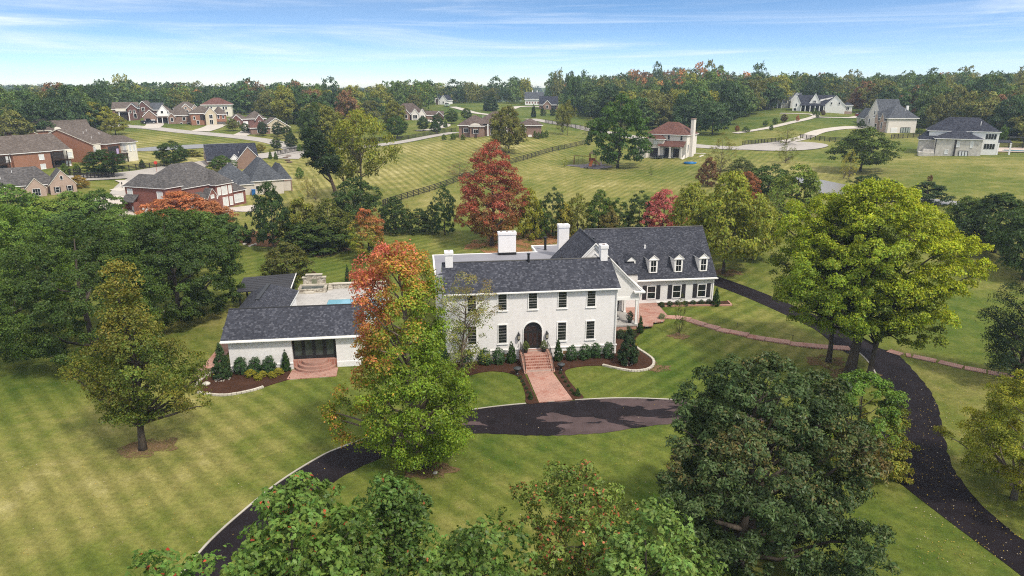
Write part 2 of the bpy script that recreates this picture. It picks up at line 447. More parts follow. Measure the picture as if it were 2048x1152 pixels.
i0 = int(np.argmin([np.linalg.norm(p-gp(1069, 806)[:2]) for p in north_w])); i1 = int(np.argmin([np.linalg.norm(p-gp(1150, 801)[:2]) for p in north_w]))
curb_into(mb, [p for p in resample(offset_line(north_w[:i0], .1), .8)], .15, .05); curb_into(mb, resample(offset_line(north_w[i1:i1+48], .1), .8), .15, .05)
curb_into(mb, resample(offset_line(left_w[10:42], -.1), .8), .15, .05)
kb = mb.build('driveway_kerb', KERBM); kb['kind'] = 'structure'
mb = MB()
ribbon_into(mb, catmull(pxw([(205,248),(240,252),(300,256),(370,264),(440,270.5),(500,277),(540,283),(568,291),(590,302),(575,318)]), 6), 6.5, .10)
ribbon_into(mb, catmull(pxw([(590,302),(650,300),(720,294),(800,285),(880,270),(910,265)]), 6), 6.0, .13)
ribbon_into(mb, catmull(pxw([(1060,238),(1085,242),(1110,246.5),(1150,253),(1180,260),(1230,268),(1290,279),(1390,292),(1480,297),(1540,297)]), 6), 6.0, .12)
ribbon_into(mb, catmull(pxw([(120,359),(180,356),(230,353),(290,347),(330,340),(380,333),(450,322),(530,312),(590,302)]), 6), 6.5, .16)
ribbon_into(mb, catmull(pxw([(330,340),(292,352),(262,368),(240,392)]), 5), 4.0, .19)
patch_into(mb, catmull(pxw([(1470,297),(1500,289),(1560,284.5),(1615,285),(1650,289),(1654,294),(1620,300),(1560,302.5),(1505,301)]), 4, True), .18, 3)
rd = mb.build('road', ROADM); rd['kind'] = 'structure'
mb = MB()
ribbon_into(mb, catmull(pxw([(400,263),(425,255),(440,247)]), 5), 7, .14); ribbon_into(mb, catmull(pxw([(300,257),(310,250),(308,245)]), 5), 6, .14)
ribbon_into(mb, catmull(pxw([(478,272),(497,262),(500,250)]), 5), 5, .14)
ribbon_into(mb, catmull(pxw([(1540,288),(1600,278),(1640,263),(1690,256),(1740,256)]), 5), 4.5, .15)
ribbon_into(mb, catmull(pxw([(1470,267),(1530,257.5),(1580,246),(1615,238),(1632,232.5),(1622,229),(1590,227.5),(1560,227)]), 6), 3., .16)
ribbon_into(mb, catmull(pxw([(1632,234.5),(1660,235.5),(1700,236),(1724,232)]), 5), 3., .19)
ribbon_into(mb, catmull(pxw([(905,214),(925,219),(950,226),(990,231)]), 5), 4.5, .16); ribbon_into(mb, catmull(pxw([(1020,219),(1035,214),(1060,213),(1085,214)]), 5), 5, .16)
ribbon_into(mb, catmull(pxw([(835,262),(870,258),(890,250),(850,240)]), 5), 4.5, .16)
ribbon_into(mb, catmull(pxw([(230,383),(250,376),(252,368),(240,362)]), 5), 2.2, .2)
pv = mb.build('pavement', concrete('pavement_concrete', (.40, .365, .32), (.48, .44, .39))); pv['kind'] = 'structure'
mb = MB()
patch_into(mb, catmull(pxw([(432,418),(462,416),(512,411),(530,416),(500,424),(470,424),(452,429)]), 4, True), .12, 1.5)
patch_into(mb, catmull(pxw([(185,402),(230,392),(262,392),(268,428),(325,436),(300,446),(240,440)]), 4, True), .14, 1.5)
tr = mb.build('terrace', concrete('terrace_concrete', (.42, .37, .33), (.5, .45, .4))); tr['kind'] = 'structure'
def water_material(name, c, rough=.07, spec=.6):
    t = NT(name); P = t.pos(); n = t.noise(P, 1.5, 3)
    return t.done(c, rough, n, .12, .03, spec=spec)
POND = water_material('pond_water', (.2, .19, .175), .3, .35)
for nm, pts in (('pond', [(1592,352),(1640,360),(1700,372),(1790,389),(1850,397),(1925,405),(1930,411),(1850,409),(1790,404),(1700,394),(1640,386),(1603,368)]),
                ('pond', [(250,301),(300,295),(350,291.5),(420,288.5),(480,287),(495,289),(470,293),(420,296),(350,299.5),(290,303)])):
    patch(nm, catmull(pxw(pts), 4, True), .12, 3., POND)

# brick surfaces
BRICKP = None
def brick_ground():
    t = NT('brick_paving'); P = t.pos(); m = t.n('ShaderNodeMapping'); t.l(P, m.inputs[0]); m.inputs['Rotation'].default_value = (0, 0, -HA)
    b = t.n('ShaderNodeTexBrick', i_Scale=1., i_Mortar_Size=.016, i_Brick_Width=.24, i_Row_Height=.12, i_Mortar_Smooth=.1); t.l(m.outputs[0], b.inputs['Vector'])
    for k, q in (('Color1', (.24, .085, .058)), ('Color2', (.36, .165, .12)), ('Mortar', (.42, .34, .29))): b.inputs[k].default_value = q+(1,)
    n = t.noise(P, .8, 5, .6); n2 = t.noise(P, .45, 3, .5)
    c = t.mix(t.ramp(n, [(.52, 0.), (.66, .55)]), b.outputs['Color'], (.27, .085, .055))
    c = t.mix(1., c, t.ramp(n2, [(.3, .88), (.7, 1.12)]), 'MULTIPLY')
    return t.done(c, .85, t.math('SUBTRACT', 1., b.outputs['Fac']), .3, .008)
BRICKP = brick_ground()
MULCH = None
def mulch_material():
    t = NT('bark_mulch'); P = t.pos(); f = t.noise(P, 14, 5, .8); n = t.noise(P, .9, 4)
    c = t.mix(1., t.ramp(f, [(.25, (.022, .0105, .0065)), (.55, (.062, .031, .020)), (.8, (.115, .065, .042))]), t.ramp(n, [(.3, .75), (.7, 1.25)]), 'MULTIPLY')
    return t.done(c, .95, f, .9, .05, spec=.05)
MULCH = mulch_material()
EDGING = concrete('edging_stone', (.36, .325, .26), (.54, .50, .43))
def bed(label, outline, edge=None, name='flower_bed', dz=.06, zf=None):
    r = empty(name, (0, 0, 0)); c = np.mean(np.array(outline), 0); r.location = (c[0], c[1], gz(*c)); tag(r, label, 'flower bed')
    o = patch('mulch', outline, dz, .6, MULCH, None, zf, .1); o.parent = r; o.matrix_parent_inverse = Matrix.Translation(-Vector(r.location))
    if edge is not None:
        mb = MB(); rr = random.Random(3); e = resample(edge, .55)
        for k in range(2):
            for a, b in zip(e[:-1], e[1:]):
                a, b = np.array(a), np.array(b); d = b-a; L = np.linalg.norm(d); d /= L; nn = np.array((-d[1], d[0]))*rr.uniform(.11, .15)
                a2 = a+d*.012; b2 = b-d*.012; z = gz(*a)-.06+k*.12; j = rr.uniform(-.01, .015)
                q = [(*(a2-nn), z), (*(b2-nn), z), (*(b2+nn), z), (*(a2+nn), z)]
                mb.prism(q, (0, 0, .115+j))
        st = mb.build('stone_edging', EDGING, r); st.matrix_parent_inverse = Matrix.Translation(-Vector(r.location))
    return r
W = lambda *uv: [hw(u, v) for u, v in uv]
left_bed = catmull(pxw([(1077,807),(1053,807),(1051,790),(1045,770),(1036,754),(1015,746),(985,743),(959,746),(934,753),(905,758),(880,756)]), 4)+W((-18.6, -.4), (-18.3, -.08), (-10.5, -.08), (-10.5, -4.0))
bed('dark mulch bed left of the front steps with conical evergreen and round shrubs', left_bed)
right_edge = catmull(pxw([(1205,731.5),(1241,739),(1268,743),(1295,739.5),(1307,730),(1305,719),(1291,708),(1277,699),(1269,690)]), 5)
right_bed = catmull(pxw([(1145,800),(1167,796.5),(1158,785),(1147,773),(1135,757),(1130,743),(1146,736),(1175,732)]), 4)+right_edge+pxw([(1272,676),(1290,658)])+W((4.3, 5.8), (.1, 5.8), (.1, -.08), (-7.5, -.08), (-7.5, -4.0))
bed('dark mulch bed right of the front steps with curved pale stone edging', right_bed, right_edge)
pool_edge = catmull(pxw([(440,741),(415,751),(398,765),(391,776),(396,785),(420,790),(455,791),(500,783),(527,775)]), 5)
bed('mulch bed with low pale stone edging at the pool house corner', pool_edge+pxw([(555,766),(580,759)])+W((-34.2, .4), (-40.1, .4), (-40.9, 2.)), pool_edge)
wing_edge = W((9.55, 14.0), (9.9, 12.9), (19.0, 12.6), (19.2, 13.9))
zw = lambda x, y: max(gz(x, y), .93)+.06
bed('narrow mulch bed with brick edging under the shuttered windows', W((9.6, 14.15), (10., 12.9), (19.0, 12.6), (19.2, 14.15)), None, 'flower_bed', .1, None)
mb = MB()
for a, b in (((9.75, 12.85), (19.05, 12.5)), ((19.05, 12.5), (19.25, 14.1))):
    curb_into(mb, resample([np.array(hw(*a)), np.array(hw(*b))], .8), .2, .2)
tag(mb.build('brick_edging', bricky('red_brick_edging', (.36, .15, .10), (.45, .22, .16), (.4, .3, .25))), 'low brick edging round the bed under the shuttered windows', 'edging')
# walk, patios
wl = [np.array(hw(-10.3, -4.0)), gp(1078, 806)[:2]]; wr = [np.array(hw(-7.65, -4.0)), gp(1145, 800.5)[:2]]
patch('brick_walk', [wl[0], wl[1], wr[1], wr[0]], .08, .7, BRICKP, rim=.1)
pat = W((4.3, 6.1), (5.3, 5.75), (6.2, 5.7), (6.6, 6.9), (8.0, 7.1), (9.2, 9.4), (9.5, 14.15), (4.3, 14.15))
patch('brick_patio', pat, .1, .8, BRICKP, zf=lambda x, y: max(gz(x, y)+.06, 1.02), rim=.12)
patch('brick_patio', W((-34.0, .2), (-34.15, -2.2), (-29.35, -2.0), (-29.4, .2)), .06, .7, BRICKP, rim=.08)
STEPP = [(1323,633),(1352,635),(1380,640.5),(1410,651),(1436,658.5),(1460,664),(1496,672),(1530,679),(1580,687),(1640,694),(1700,699)]
sw = pxw(STEPP); mb = MB()
for k, (a, b) in enumerate(zip(sw[:-1], sw[1:])):
    d = (b-a)/np.linalg.norm(b-a); nn = np.array((-d[1], d[0]))*.62; sh = nn*(.16 if k % 2 else -.1); a = a+sh; b = b+sh
    z = max(gz(*a), gz(*b))+.07
    e0 = a-d*.1
    mb.prism([(*(e0-nn), z-.28), (*(b-nn), z-.28), (*(b+nn), z-.28), (*(e0+nn), z-.28)], (0, 0, .28))
p = mb.build('brick_path', BRICKP); p['kind'] = 'structure'
mb = MB()
for a, b in (((1777,702),(1803,710)),((1812,710.5),(1822,712)),((1826,713),(1872,723)),((1878,724),(1925,735.5)),((1929,736),(1972,744)),((1976,745),(2040,756))):
    a, b = gp(*a)[:2], gp(*b)[:2]; d = (b-a)/np.linalg.norm(b-a); nn = np.array((-d[1], d[0]))*.55; z = gz(*a)+.08
    mb.prism([(*(a-nn), z-.2), (*(b-nn), z-.2), (*(b+nn), z-.2), (*(a+nn), z-.2)], (0, 0, .2))
p = mb.build('brick_path', BRICKP); p['kind'] = 'structure'
# pool terrace
patch('pool_terrace', W((-37.9, 12.), (-37.9, 25.3), (-33.6, 25.6), (-33.6, 27.6), (-26., 27.2), (-26., 10.), (-36, 10.)), .06, 1., PATIOM, zf=lambda x, y: .72, rim=.5)
mb = MB()
ribbon_into(mb, [np.array(q) for q in resample([np.array(hw(-42.6, 1.5)), np.array(hw(-42.4, 6.5)), np.array(hw(-42.6, 14.))], .8)], 1.5, .1, 3, rim=.15)
p = mb.build('brick_path', BRICKP); p['kind'] = 'structure'
# leaf litter below the trees, bare soil rings
def litter_material(name, c1, c2, thr):
    t = NT(name); P = t.pos(); f = t.noise(P, 6., 4, .8); n = t.noise(P, .5, 4)
    c = t.ramp(f, [(.3, c1), (.6, c2)])
    m = t.n('ShaderNodeBsdfTransparent'); d = t.n('ShaderNodeBsdfDiffuse'); t.l(c, d.inputs[0])
    a = t.math('GREATER_THAN', t.math('ADD', f, t.math('MULTIPLY', n, .6)), thr)
    mx = t.n('ShaderNodeMixShader'); t.l(a, mx.inputs[0]); t.l(m.outputs[0], mx.inputs[1]); t.l(d.outputs[0], mx.inputs[2]); t.l(mx.outputs[0], t.out.inputs['Surface'])
    return t.mat
def ring(px, py, r, sx=1., seed=0):
    c = gp(px, py)[:2]; rr = np.random.RandomState(seed); k = 22; rad = 1+.18*rr.randn(k)
    return catmull([c+np.array((math.cos(2*math.pi*i/k)*r*sx*rad[i], math.sin(2*math.pi*i/k)*r*rad[i])) for i in range(k)], 2, True)
LIT = litter_material('red_leaf_litter', (.20, .085, .04), (.32, .17, .085), .80)
for q in (((1058,481), 6.5, 1.5), ((985,490), 4.2, 1.2)):
    o = patch('fallen_leaves', ring(*q[0], q[1], q[2], 5), .05, 1.5, LIT, 'stuff')
SOIL = litter_material('bare_soil', (.10, .062, .034), (.17, .115, .062), .78)
for k, q in enumerate(((293,897,1.5),(855,938,1.5),(1360,672,.9),(1705,750,1.8),(640,498,4.),(1650,724,1.6),(545,487,2.2),(1448,545,1.8),(1312,735,1.1))):
    patch('bare_soil', ring(q[0], q[1], q[2], 1.3, k), .03, .8, SOIL, 'structure')
# ------------------------------------------------------------------ vegetation
def bark_material():
    t = NT('bark'); o = t.obj(); m = t.n('ShaderNodeMapping'); t.l(o, m.inputs[0]); m.inputs['Scale'].default_value = (6, 6, 1.2)
    n = t.noise(m.outputs[0], 1.5, 6, .7); inf = t.n('ShaderNodeObjectInfo')
    c = t.ramp(n, [(.3, (.035, .028, .022)), (.7, (.12, .10, .082))])
    c = t.mix(1., c, inf.outputs['Color'], 'MULTIPLY')
    return t.done(c, .95, n, .6, .03, spec=.1)
BARK = bark_material()
def leaf_material(name='leaves', transl=.30, objcol=True):
    t = NT(name); a = t.n('ShaderNodeAttribute', attribute_name='tint').outputs['Color']
    c = a
    if objcol: c = t.mix(1., a, t.n('ShaderNodeObjectInfo').outputs['Color'], 'MULTIPLY')
    d = t.n('ShaderNodeBsdfDiffuse'); tr = t.n('ShaderNodeBsdfTranslucent'); g = t.n('ShaderNodeBsdfGlossy', i_Roughness=.45)
    t.l(c, d.inputs[0]); t.l(t.mix(1., c, (1.15, 1.1, .6), 'MULTIPLY'), tr.inputs[0]); g.inputs[0].default_value = (.9, .95, 1., 1)
    m = t.n('ShaderNodeMixShader'); m.inputs[0].default_value = transl; t.l(d.outputs[0], m.inputs[1]); t.l(tr.outputs[0], m.inputs[2])
    m2 = t.n('ShaderNodeMixShader'); m2.inputs[0].default_value = .012; t.l(m.outputs[0], m2.inputs[1]); t.l(g.outputs[0], m2.inputs[2])
    t.l(m2.outputs[0], t.out.inputs['Surface']); return t.mat
LEAF = leaf_material()
def unit(a): return a/(np.linalg.norm(a, axis=-1, keepdims=True)+1e-9)
def leaf_mesh(name, C, N, L, Wd, tint, rs, lobed=False):
    n = len(C)
    a = unit(np.cross(N, unit(rs.randn(n, 3)))); b = np.cross(N, a)
    L = np.broadcast_to(L, n)[:, None]; Wd = np.broadcast_to(Wd, n)[:, None]
    if lobed:
        prof = [(-.5, 0), (-.15, .24), (-.02, .13), (.18, .30), (.26, .13), (.5, 0), (.26, -.13), (.18, -.30), (-.02, -.13), (-.15, -.24)]
    else:
        prof = [(-.5, 0), (-.05, .5), (.5, 0), (-.05, -.5)]
    k = len(prof)
    V = np.stack([C+a*L*p+b*Wd*q-N*L*(.10 if abs(p) > .3 else 0) for p, q in prof], 1).reshape(-1, 3)
    me = bpy.data.meshes.new(name)
    me.vertices.add(n*k); me.vertices.foreach_set('co', V.ravel().astype(np.float32))
    me.loops.add(n*k); me.loops.foreach_set('vertex_index', np.arange(n*k, dtype=np.int32))
    me.polygons.add(n); me.polygons.foreach_set('loop_start', (np.arange(n)*k).astype(np.int32))
    at = me.color_attributes.new('tint', 'FLOAT_COLOR', 'POINT')
    at.data.foreach_set('color', np.repeat(np.c_[tint, np.ones(n)], k, 0).ravel().astype(np.float32))
    me.materials.append(LEAF); me.update(); return me
def grow(seed, prof, H=1., Rw=.5, nclump=90, nleaf=5000, cr=.09, leaf=.035, asp=.55, trunk=.022, nlimb=16, lobes=.16, inner=.25, flat=.92,
         color=None, rosette=1, jit=.22, tw=0, lean=(0, 0), lobed=False, fork=None, up=.28, hole=0., droop=0.):
    """A tree H tall and 2*Rw wide: branch-end leaf clumps inside an uneven envelope, and the limbs that carry them."""
    rs = np.random.RandomState(seed)
    pt = np.array([p[0] for p in prof]); pr = np.array([p[1] for p in prof])
    ph = rs.uniform(0, 6.28, 6); am = rs.uniform(.4, 1, 6)*lobes
    def env(t, az):
        r = np.interp(t, pt, pr)
        w = 1+am[0]*np.sin(az+ph[0])+am[1]*np.sin(2*az+ph[1]+t*5)+am[2]*np.sin(3*az+ph[2]-t*9)+am[3]*.7*np.sin(5*az+ph[3]+t*14)
        return r*w
    M = nclump*14
    t = rs.uniform(pt[0], pt[-1], M); keep = rs.rand(M) < np.interp(t, pt, pr)/pr.max()*.85+.15
    t = t[keep]; az = rs.uniform(0, 6.28, len(t)); s = np.sqrt(rs.uniform(inner, 1, len(t)))
    r = env(t, az)*s*Rw
    Q = np.c_[r*np.cos(az), r*np.sin(az), t*H]
    sel = []; mind = cr*.95
    d2 = np.full(len(Q), 1e9)
    for i in range(len(Q)):
        if d2[i] > mind*mind:
            sel.append(i); d2 = np.minimum(d2, ((Q-Q[i])**2).sum(1))
            if len(sel) >= nclump: break
    Q = Q[sel]; n = len(Q)
    lx = np.clip(Q[:, 2]/H, 0, 1)**1.3
    Q[:, 0] += lean[0]*lx; Q[:, 1] += lean[1]*lx
    rad = cr*rs.uniform(.65, 1.35, n)
    w = rad**2; ci = rs.choice(n, nleaf//rosette, p=w/w.sum())
    dr = unit(rs.randn(len(ci), 3)); dr[:, 2] = np.where(dr[:, 2] < -.35, -dr[:, 2]*.7, dr[:, 2])
    rr = rad[ci]*rs.uniform(.25, 1, len(ci))**.5*np.where(rs.rand(len(ci)) < .1, 1.35, 1)
    C = Q[ci]+dr*rr[:, None]*np.array((1, 1, flat))
    C[:, 2] -= droop*rr*rs.rand(len(ci))
    ctr = np.array((0, 0, H*.5*(pt[0]+pt[-1])))
    out = unit(C-ctr)
    N = unit(dr*.6+out*.4+np.array((0, 0, up))+rs.randn(len(ci), 3)*.5)
    if rosette > 1:
        C = np.repeat(C, rosette, 0); N0 = np.repeat(N, rosette, 0)
        off = unit(rs.randn(len(C), 3)-0); off = unit(off-N0*(off*N0).sum(1, keepdims=True))
        C = C+off*leaf*.5; N = unit(N0+off*.35+rs.randn(len(C), 3)*.25); ci = np.repeat(ci, rosette)
    ln = len(C); v = 1+jit*rs.randn(ln)*.7+(.16*rs.randn(n))[ci]
    v = np.clip(v, .45, 1.7)[:, None]
    tint = np.ones((ln, 3))*v
    tint[:, 0] *= 1+.10*rs.randn(ln)
    if color is not None: tint *= color(C, C[:, 2]/H, rs, Q[ci])
    me = leaf_mesh('crown', C, N, leaf*rs.uniform(.7, 1.25, ln), leaf*asp*rs.uniform(.8, 1.2, ln), np.clip(tint, 0.004, 1.5), rs, lobed)
    # trunk and limbs
    mb = MB(); top = H*min(.92, pt[-1]-.06); z0 = pt[0]*H
    def axis(z): q = np.clip(z/H, 0, 1)**1.3; return np.array((lean[0]*q+.012*H*math.sin(z/H*7+seed), lean[1]*q+.012*H*math.cos(z/H*6+seed*2), z))
    zs = np.linspace(-.03*H, top, 9)
    tr = [trunk*H*(1.35 if i == 0 else 1.)*(1-.86*max(0, z)/top) for i, z in enumerate(zs)]
    tr[1] *= 1.05
    mb.tube([axis(max(z, 0)) if z > 0 else axis(0)+np.array((0, 0, z)) for z in zs], tr, 8)
    order = rs.permutation(n)[:nlimb]
    for i in order:
        q = Q[i]; hr = math.hypot(q[0], q[1])
        zb = max(min(q[2]-hr*rs.uniform(.5, 1.0), top*.9), z0*rs.uniform(.75, 1.15) if pt[0] > .05 else .08*H)
        zb = min(zb, q[2]-.01*H)
        if zb < .04*H: continue
        a = axis(zb); rb = trunk*H*(1-.86*zb/top)*.62
        mid = a*.5+q*.5+np.array((0, 0, -.05*hr+.02*H*rs.randn()))
        mid2 = a*.2+q*.8+np.array((0, 0, .03*hr))
        mb.tube([a, mid, mid2, q], [rb, rb*.62, rb*.38, rb*.15], 5, cap=False)
        for _ in range(tw):
            j = rs.randint(n)
            if np.linalg.norm(Q[j]-q) < 3.0*cr: mb.tube([mid2, (mid2+Q[j])/2+np.array((0, 0, .01*H)), Q[j]], [rb*.3, rb*.2, rb*.08], 4, cap=False)
    tm = bpy.data.meshes.new('trunk'); tm.from_pydata(mb.v, [], mb.f); tm.materials.append(BARK)
    tm.polygons.foreach_set('use_smooth', [True]*len(mb.f)); tm.update()
    return me, tm
def col_plain(c): 
    c = np.array(c); return lambda C, t, rs, Q: np.ones((len(C), 3))*c
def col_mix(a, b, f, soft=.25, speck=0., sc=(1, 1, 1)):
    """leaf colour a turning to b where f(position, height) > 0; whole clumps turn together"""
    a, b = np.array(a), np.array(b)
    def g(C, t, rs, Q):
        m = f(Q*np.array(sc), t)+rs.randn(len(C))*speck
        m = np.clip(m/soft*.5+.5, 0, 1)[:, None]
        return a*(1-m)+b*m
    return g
def wav(Q, s, seed):
    r = np.random.RandomState(seed); o = 0
    for k in range(6):
        d = r.randn(3); d /= np.linalg.norm(d); o = o+np.sin((Q @ d)*s*r.uniform(.7, 2)+r.uniform(0, 6.28))
    return o/6
ROUND = [(.16, .45), (.25, .8), (.4, 1.), (.6, .97), (.78, .75), (.9, .45), (1., .1)]
WIDE = [(.2, .55), (.3, .95), (.45, 1.), (.62, .92), (.8, .68), (.92, .4), (1., .12)]
OVAL = [(.1, .5), (.22, .85), (.4, 1.), (.6, .9), (.8, .6), (.93, .3), (1., .08)]
CONE = [(.02, .8), (.1, 1.), (.3, .84), (.55, .58), (.8, .28), (1., .04)]
BUSH = [(.03, .8), (.2, 1.), (.5, .98), (.75, .78), (.92, .45), (1., .15)]
COLUMN = [(.03, .8), (.15, 1.), (.5, .95), (.8, .7), (1., .15)]
TALL = [(.3, .3), (.42, .7), (.6, 1.), (.78, .9), (.9, .55), (1., .15)]
LIB = {}
def lib(kind):
    if kind in LIB: return LIB[kind]
    k, s = kind[:-1], int(kind[-1])
    P = dict(
        round=dict(prof=ROUND, nclump=130, nleaf=10500, cr=.082, leaf=.042, nlimb=12),
        wide=dict(prof=WIDE, nclump=140, nleaf=11000, cr=.082, leaf=.042, nlimb=12, lobes=.2),
        oval=dict(prof=OVAL, nclump=150, nleaf=12000, cr=.072, leaf=.038, nlimb=10),
        cone=dict(prof=CONE, nclump=120, nleaf=7000, cr=.085, leaf=.06, nlimb=0, lobes=.05, trunk=.02),
        bush=dict(prof=BUSH, nclump=110, nleaf=7500, cr=.09, leaf=.05, nlimb=6, lobes=.12, trunk=.03),
        column=dict(prof=COLUMN, nclump=130, nleaf=8500, cr=.066, leaf=.036, nlimb=4, lobes=.08, trunk=.02),
        tall=dict(prof=TALL, nclump=60, nleaf=6500, cr=.095, leaf=.034, nlimb=16, lobes=.25, trunk=.016, tw=1),
        sparse=dict(prof=OVAL, nclump=60, nleaf=2300, cr=.075, leaf=.032, nlimb=30, lobes=.25, trunk=.017, tw=2),
        forest=dict(prof=[(.12, .6), (.3, .95), (.5, 1.), (.7, .9), (.88, .66), (1., .36)], nclump=60, nleaf=4600, cr=.118, leaf=.066, nlimb=5, lobes=.22, jit=.3),
        shrub=dict(prof=BUSH, nclump=60, nleaf=2600, cr=.15, leaf=.085, nlimb=5, lobes=.1, trunk=.03, asp=.5),
    )[k]
    LIB[kind] = grow(100+s*17+len(k), **P)
    return LIB[kind]
def plant(kind, name, label, cat, base, h, w, color, group=None, rz=None, bark=(1, 1, 1), parts=True, wy=None):
    """one tree or shrub: an Empty at its foot carrying trunk and crown"""
    cm, tm = lib(kind)
    r = empty(name, base, random.uniform(0, 6.28) if rz is None else rz); tag(r, label, cat, group)
    for nm, me, c in (('crown', cm, color), ('trunk', tm, bark)):
        o = link(bpy.data.objects.new(nm, me), r); o.scale = (w, wy or w, h); o.color = (*c, 1)
    return r
def big_tree(name, label, base, meshes, rz=0., color=(1, 1, 1), bark=(1, 1, 1), cat='tree', scale=1., group=None):
    r = empty(name, base, rz); tag(r, label, cat, group)
    for nm, me, c in (('crown', meshes[0], color), ('trunk', meshes[1], bark)):
        o = link(bpy.data.objects.new(nm, me), r); o.color = (*c, 1); o.scale = (scale,)*3
    return r
def size_of(bx, by, ty, wpx):     # real height and width from the survey sheet
    p = gp(bx, by); dpt = depth_of(p); D = math.hypot(p[0], p[1])
    top = at_dist(bx, ty, D)[2]
    return p, max(.3, top-p[2]), wpx/FPX*dpt
# ------------------------------------------------------------------ building kit
SH_DARK = shingle('charcoal_shingle', (.030, .032, .042), (.051, .054, .068), (.12, .124, .145), .22, .10)
PBRICK = bricky('white_painted_brick', (.755, .735, .725), (.835, .815, .81), (.64, .625, .62), .25, .09, .012, .7, .35, .05)
SIDE = siding('white_lap_siding', (.77, .755, .735))
REDBR = bricky('red_brick', (.36, .15, .10), (.47, .23, .16), (.46, .36, .30))
FLATR = concrete('roof_membrane', (.185, .185, .21), (.24, .24, .265))
class Bld:
    def __init__(s, name, label, cat, pos, rz, k=1., group=None):
        s.k = k; s.r = empty(name, pos, rz); tag(s.r, label, cat, group); s.fr = WHITE; s.gl = GLASS
    def part(s, mb, name, mats, parent=None):
        if s.k != 1.: mb.v = [(a*s.k, b*s.k, c*s.k) for a, b, c in mb.v]
        return mb.build(name, mats, parent or s.r)
    def shell(s, x0, x1, y0, y1, e, rise, wall, roof, kind='gable', axis='x', oh=2., zb=None, th=1.2, trim=None, name='wall', wf=None, z0=None):
        """walls with gable ends plus the solid roof on top of them"""
        trim = trim or WHITE; zb = (-3./s.k) if zb is None else zb
        w = MB()
        if kind == 'hip' or rise <= 0: w.box(x0, x1, y0, y1, zb, e)
        elif axis == 'x':
            ym = (y0+y1)/2; w.prism([(x0, y0, zb), (x0, y1, zb), (x0, y1, e), (x0, ym, e+rise), (x0, y0, e)], (x1-x0, 0, 0))
        else:
            xm = (x0+x1)/2; w.prism([(x0, y0, zb), (x1, y0, zb), (x1, y0, e), (xm, y0, e+rise), (x0, y0, e)], (0, y1-y0, 0))
        W_ = s.part(w, name, wall)
        r = MB()
        if kind == 'hip':
            X0, X1, Y0, Y1 = x0-oh, x1+oh, y0-oh, y1+oh; lx, ly = X1-X0, Y1-Y0; q = min(lx, ly)/2*.999
            if lx >= ly: A, B = (X0+q, (Y0+Y1)/2), (X1-q, (Y0+Y1)/2)
            else: A, B = ((X0+X1)/2, Y0+q), ((X0+X1)/2, Y1-q)
            b = [(X0, Y0), (X1, Y0), (X1, Y1), (X0, Y1)]
            vs = [(*p, e-th*.2) for p in b]+[(*p, e+th*.8) for p in b]+[(*A, e+rise), (*B, e+rise)]
            r.add(vs, [(3, 2, 1, 0)], 1)
            for i in range(4): r.f.append((i, (i+1) % 4, 4+(i+1) % 4, 4+i)); r.m.append(1)
            fs = [(4, 5, 9, 8), (5, 6, 9), (6, 7, 8, 9), (7, 4, 8)] if lx >= ly else [(4, 5, 8), (5, 6, 9, 8), (6, 7, 9), (7, 4, 8, 9)]
            for f in fs: r.f.append(f); r.m.append(0)
        else:
            h = ((y1-y0) if axis == 'x' else (x1-x0))/2; sl = rise/h
            for sg in (-1, 1):
                if axis == 'x':
                    ym = (y0+y1)/2; o, i_ = ym+sg*(h+oh), ym; a = x0-oh*.6
                    pts = [(a, o, e-oh*sl), (a, o, e-oh*sl+th), (a, i_, e+rise+th), (a, i_, e+rise)]; d = (x1-x0+oh*1.2, 0, 0)
                else:
                    xm = (x0+x1)/2; o, i_ = xm+sg*(h+oh), xm; a = y0-oh*.6
                    pts = [(o, a, e-oh*sl), (o, a, e-oh*sl+th), (i_, a, e+rise+th), (i_, a, e+rise)]; d = (0, y1-y0+oh*1.2, 0)
                n0 = len(r.f); r.prism(pts, d, 1, 1)
                r.m[n0+3] = 0    # the weather face
        R_ = s.part(r, 'roof', [roof, trim])
        return W_, R_
    def fb(s, mb, face, pl, a0, a1, z0, z1, d0, d1, m=0):
        if face == 'f': mb.box(a0, a1, pl-d1, pl-d0, z0, z1, m)
        elif face == 'b': mb.box(a0, a1, pl+d0, pl+d1, z0, z1, m)
        elif face == 'l': mb.box(pl-d1, pl-d0, a0, a1, z0, z1, m)
        else: mb.box(pl+d0, pl+d1, a0, a1, z0, z1, m)
    def win(s, face, pl, a, z, w, h, grid=(1, 1), t=.8, d=.7, name='window', pane=True, fr=None, gl=None, sill=True):
        fr = fr or s.fr; gl = gl or s.gl; f = MB(); x0, x1 = a-w/2, a+w/2
        s.fb(f, face, pl, x0-t, x0, z-t, z+h+t, 0, d); s.fb(f, face, pl, x1, x1+t, z-t, z+h+t, 0, d)
        s.fb(f, face, pl, x0, x1, z-t, z, 0, d*(1.5 if sill else 1)); s.fb(f, face, pl, x0, x1, z+h, z+h+t, 0, d)
        g = t*.45
        for i in range(1, grid[0]): s.fb(f, face, pl, x0+w*i/grid[0]-g/2, x0+w*i/grid[0]+g/2, z, z+h, .1*d, .55*d)
        for j in range(1, grid[1]): s.fb(f, face, pl, x0, x1, z+h*j/grid[1]-g/2, z+h*j/grid[1]+g/2, .12*d, .57*d)
        W_ = s.part(f, name, fr)
        p = MB(); s.fb(p, face, pl, x0, x1, z, z+h, .02*d, .3*d); s.part(p, 'pane', gl, W_)
        return W_
    def slab(s, name, face, pl, a, z, w, h, d, mat, parent=None):
        m = MB(); s.fb(m, face, pl, a-w/2, a+w/2, z, z+h, .01, d); return s.part(m, name, mat, parent)
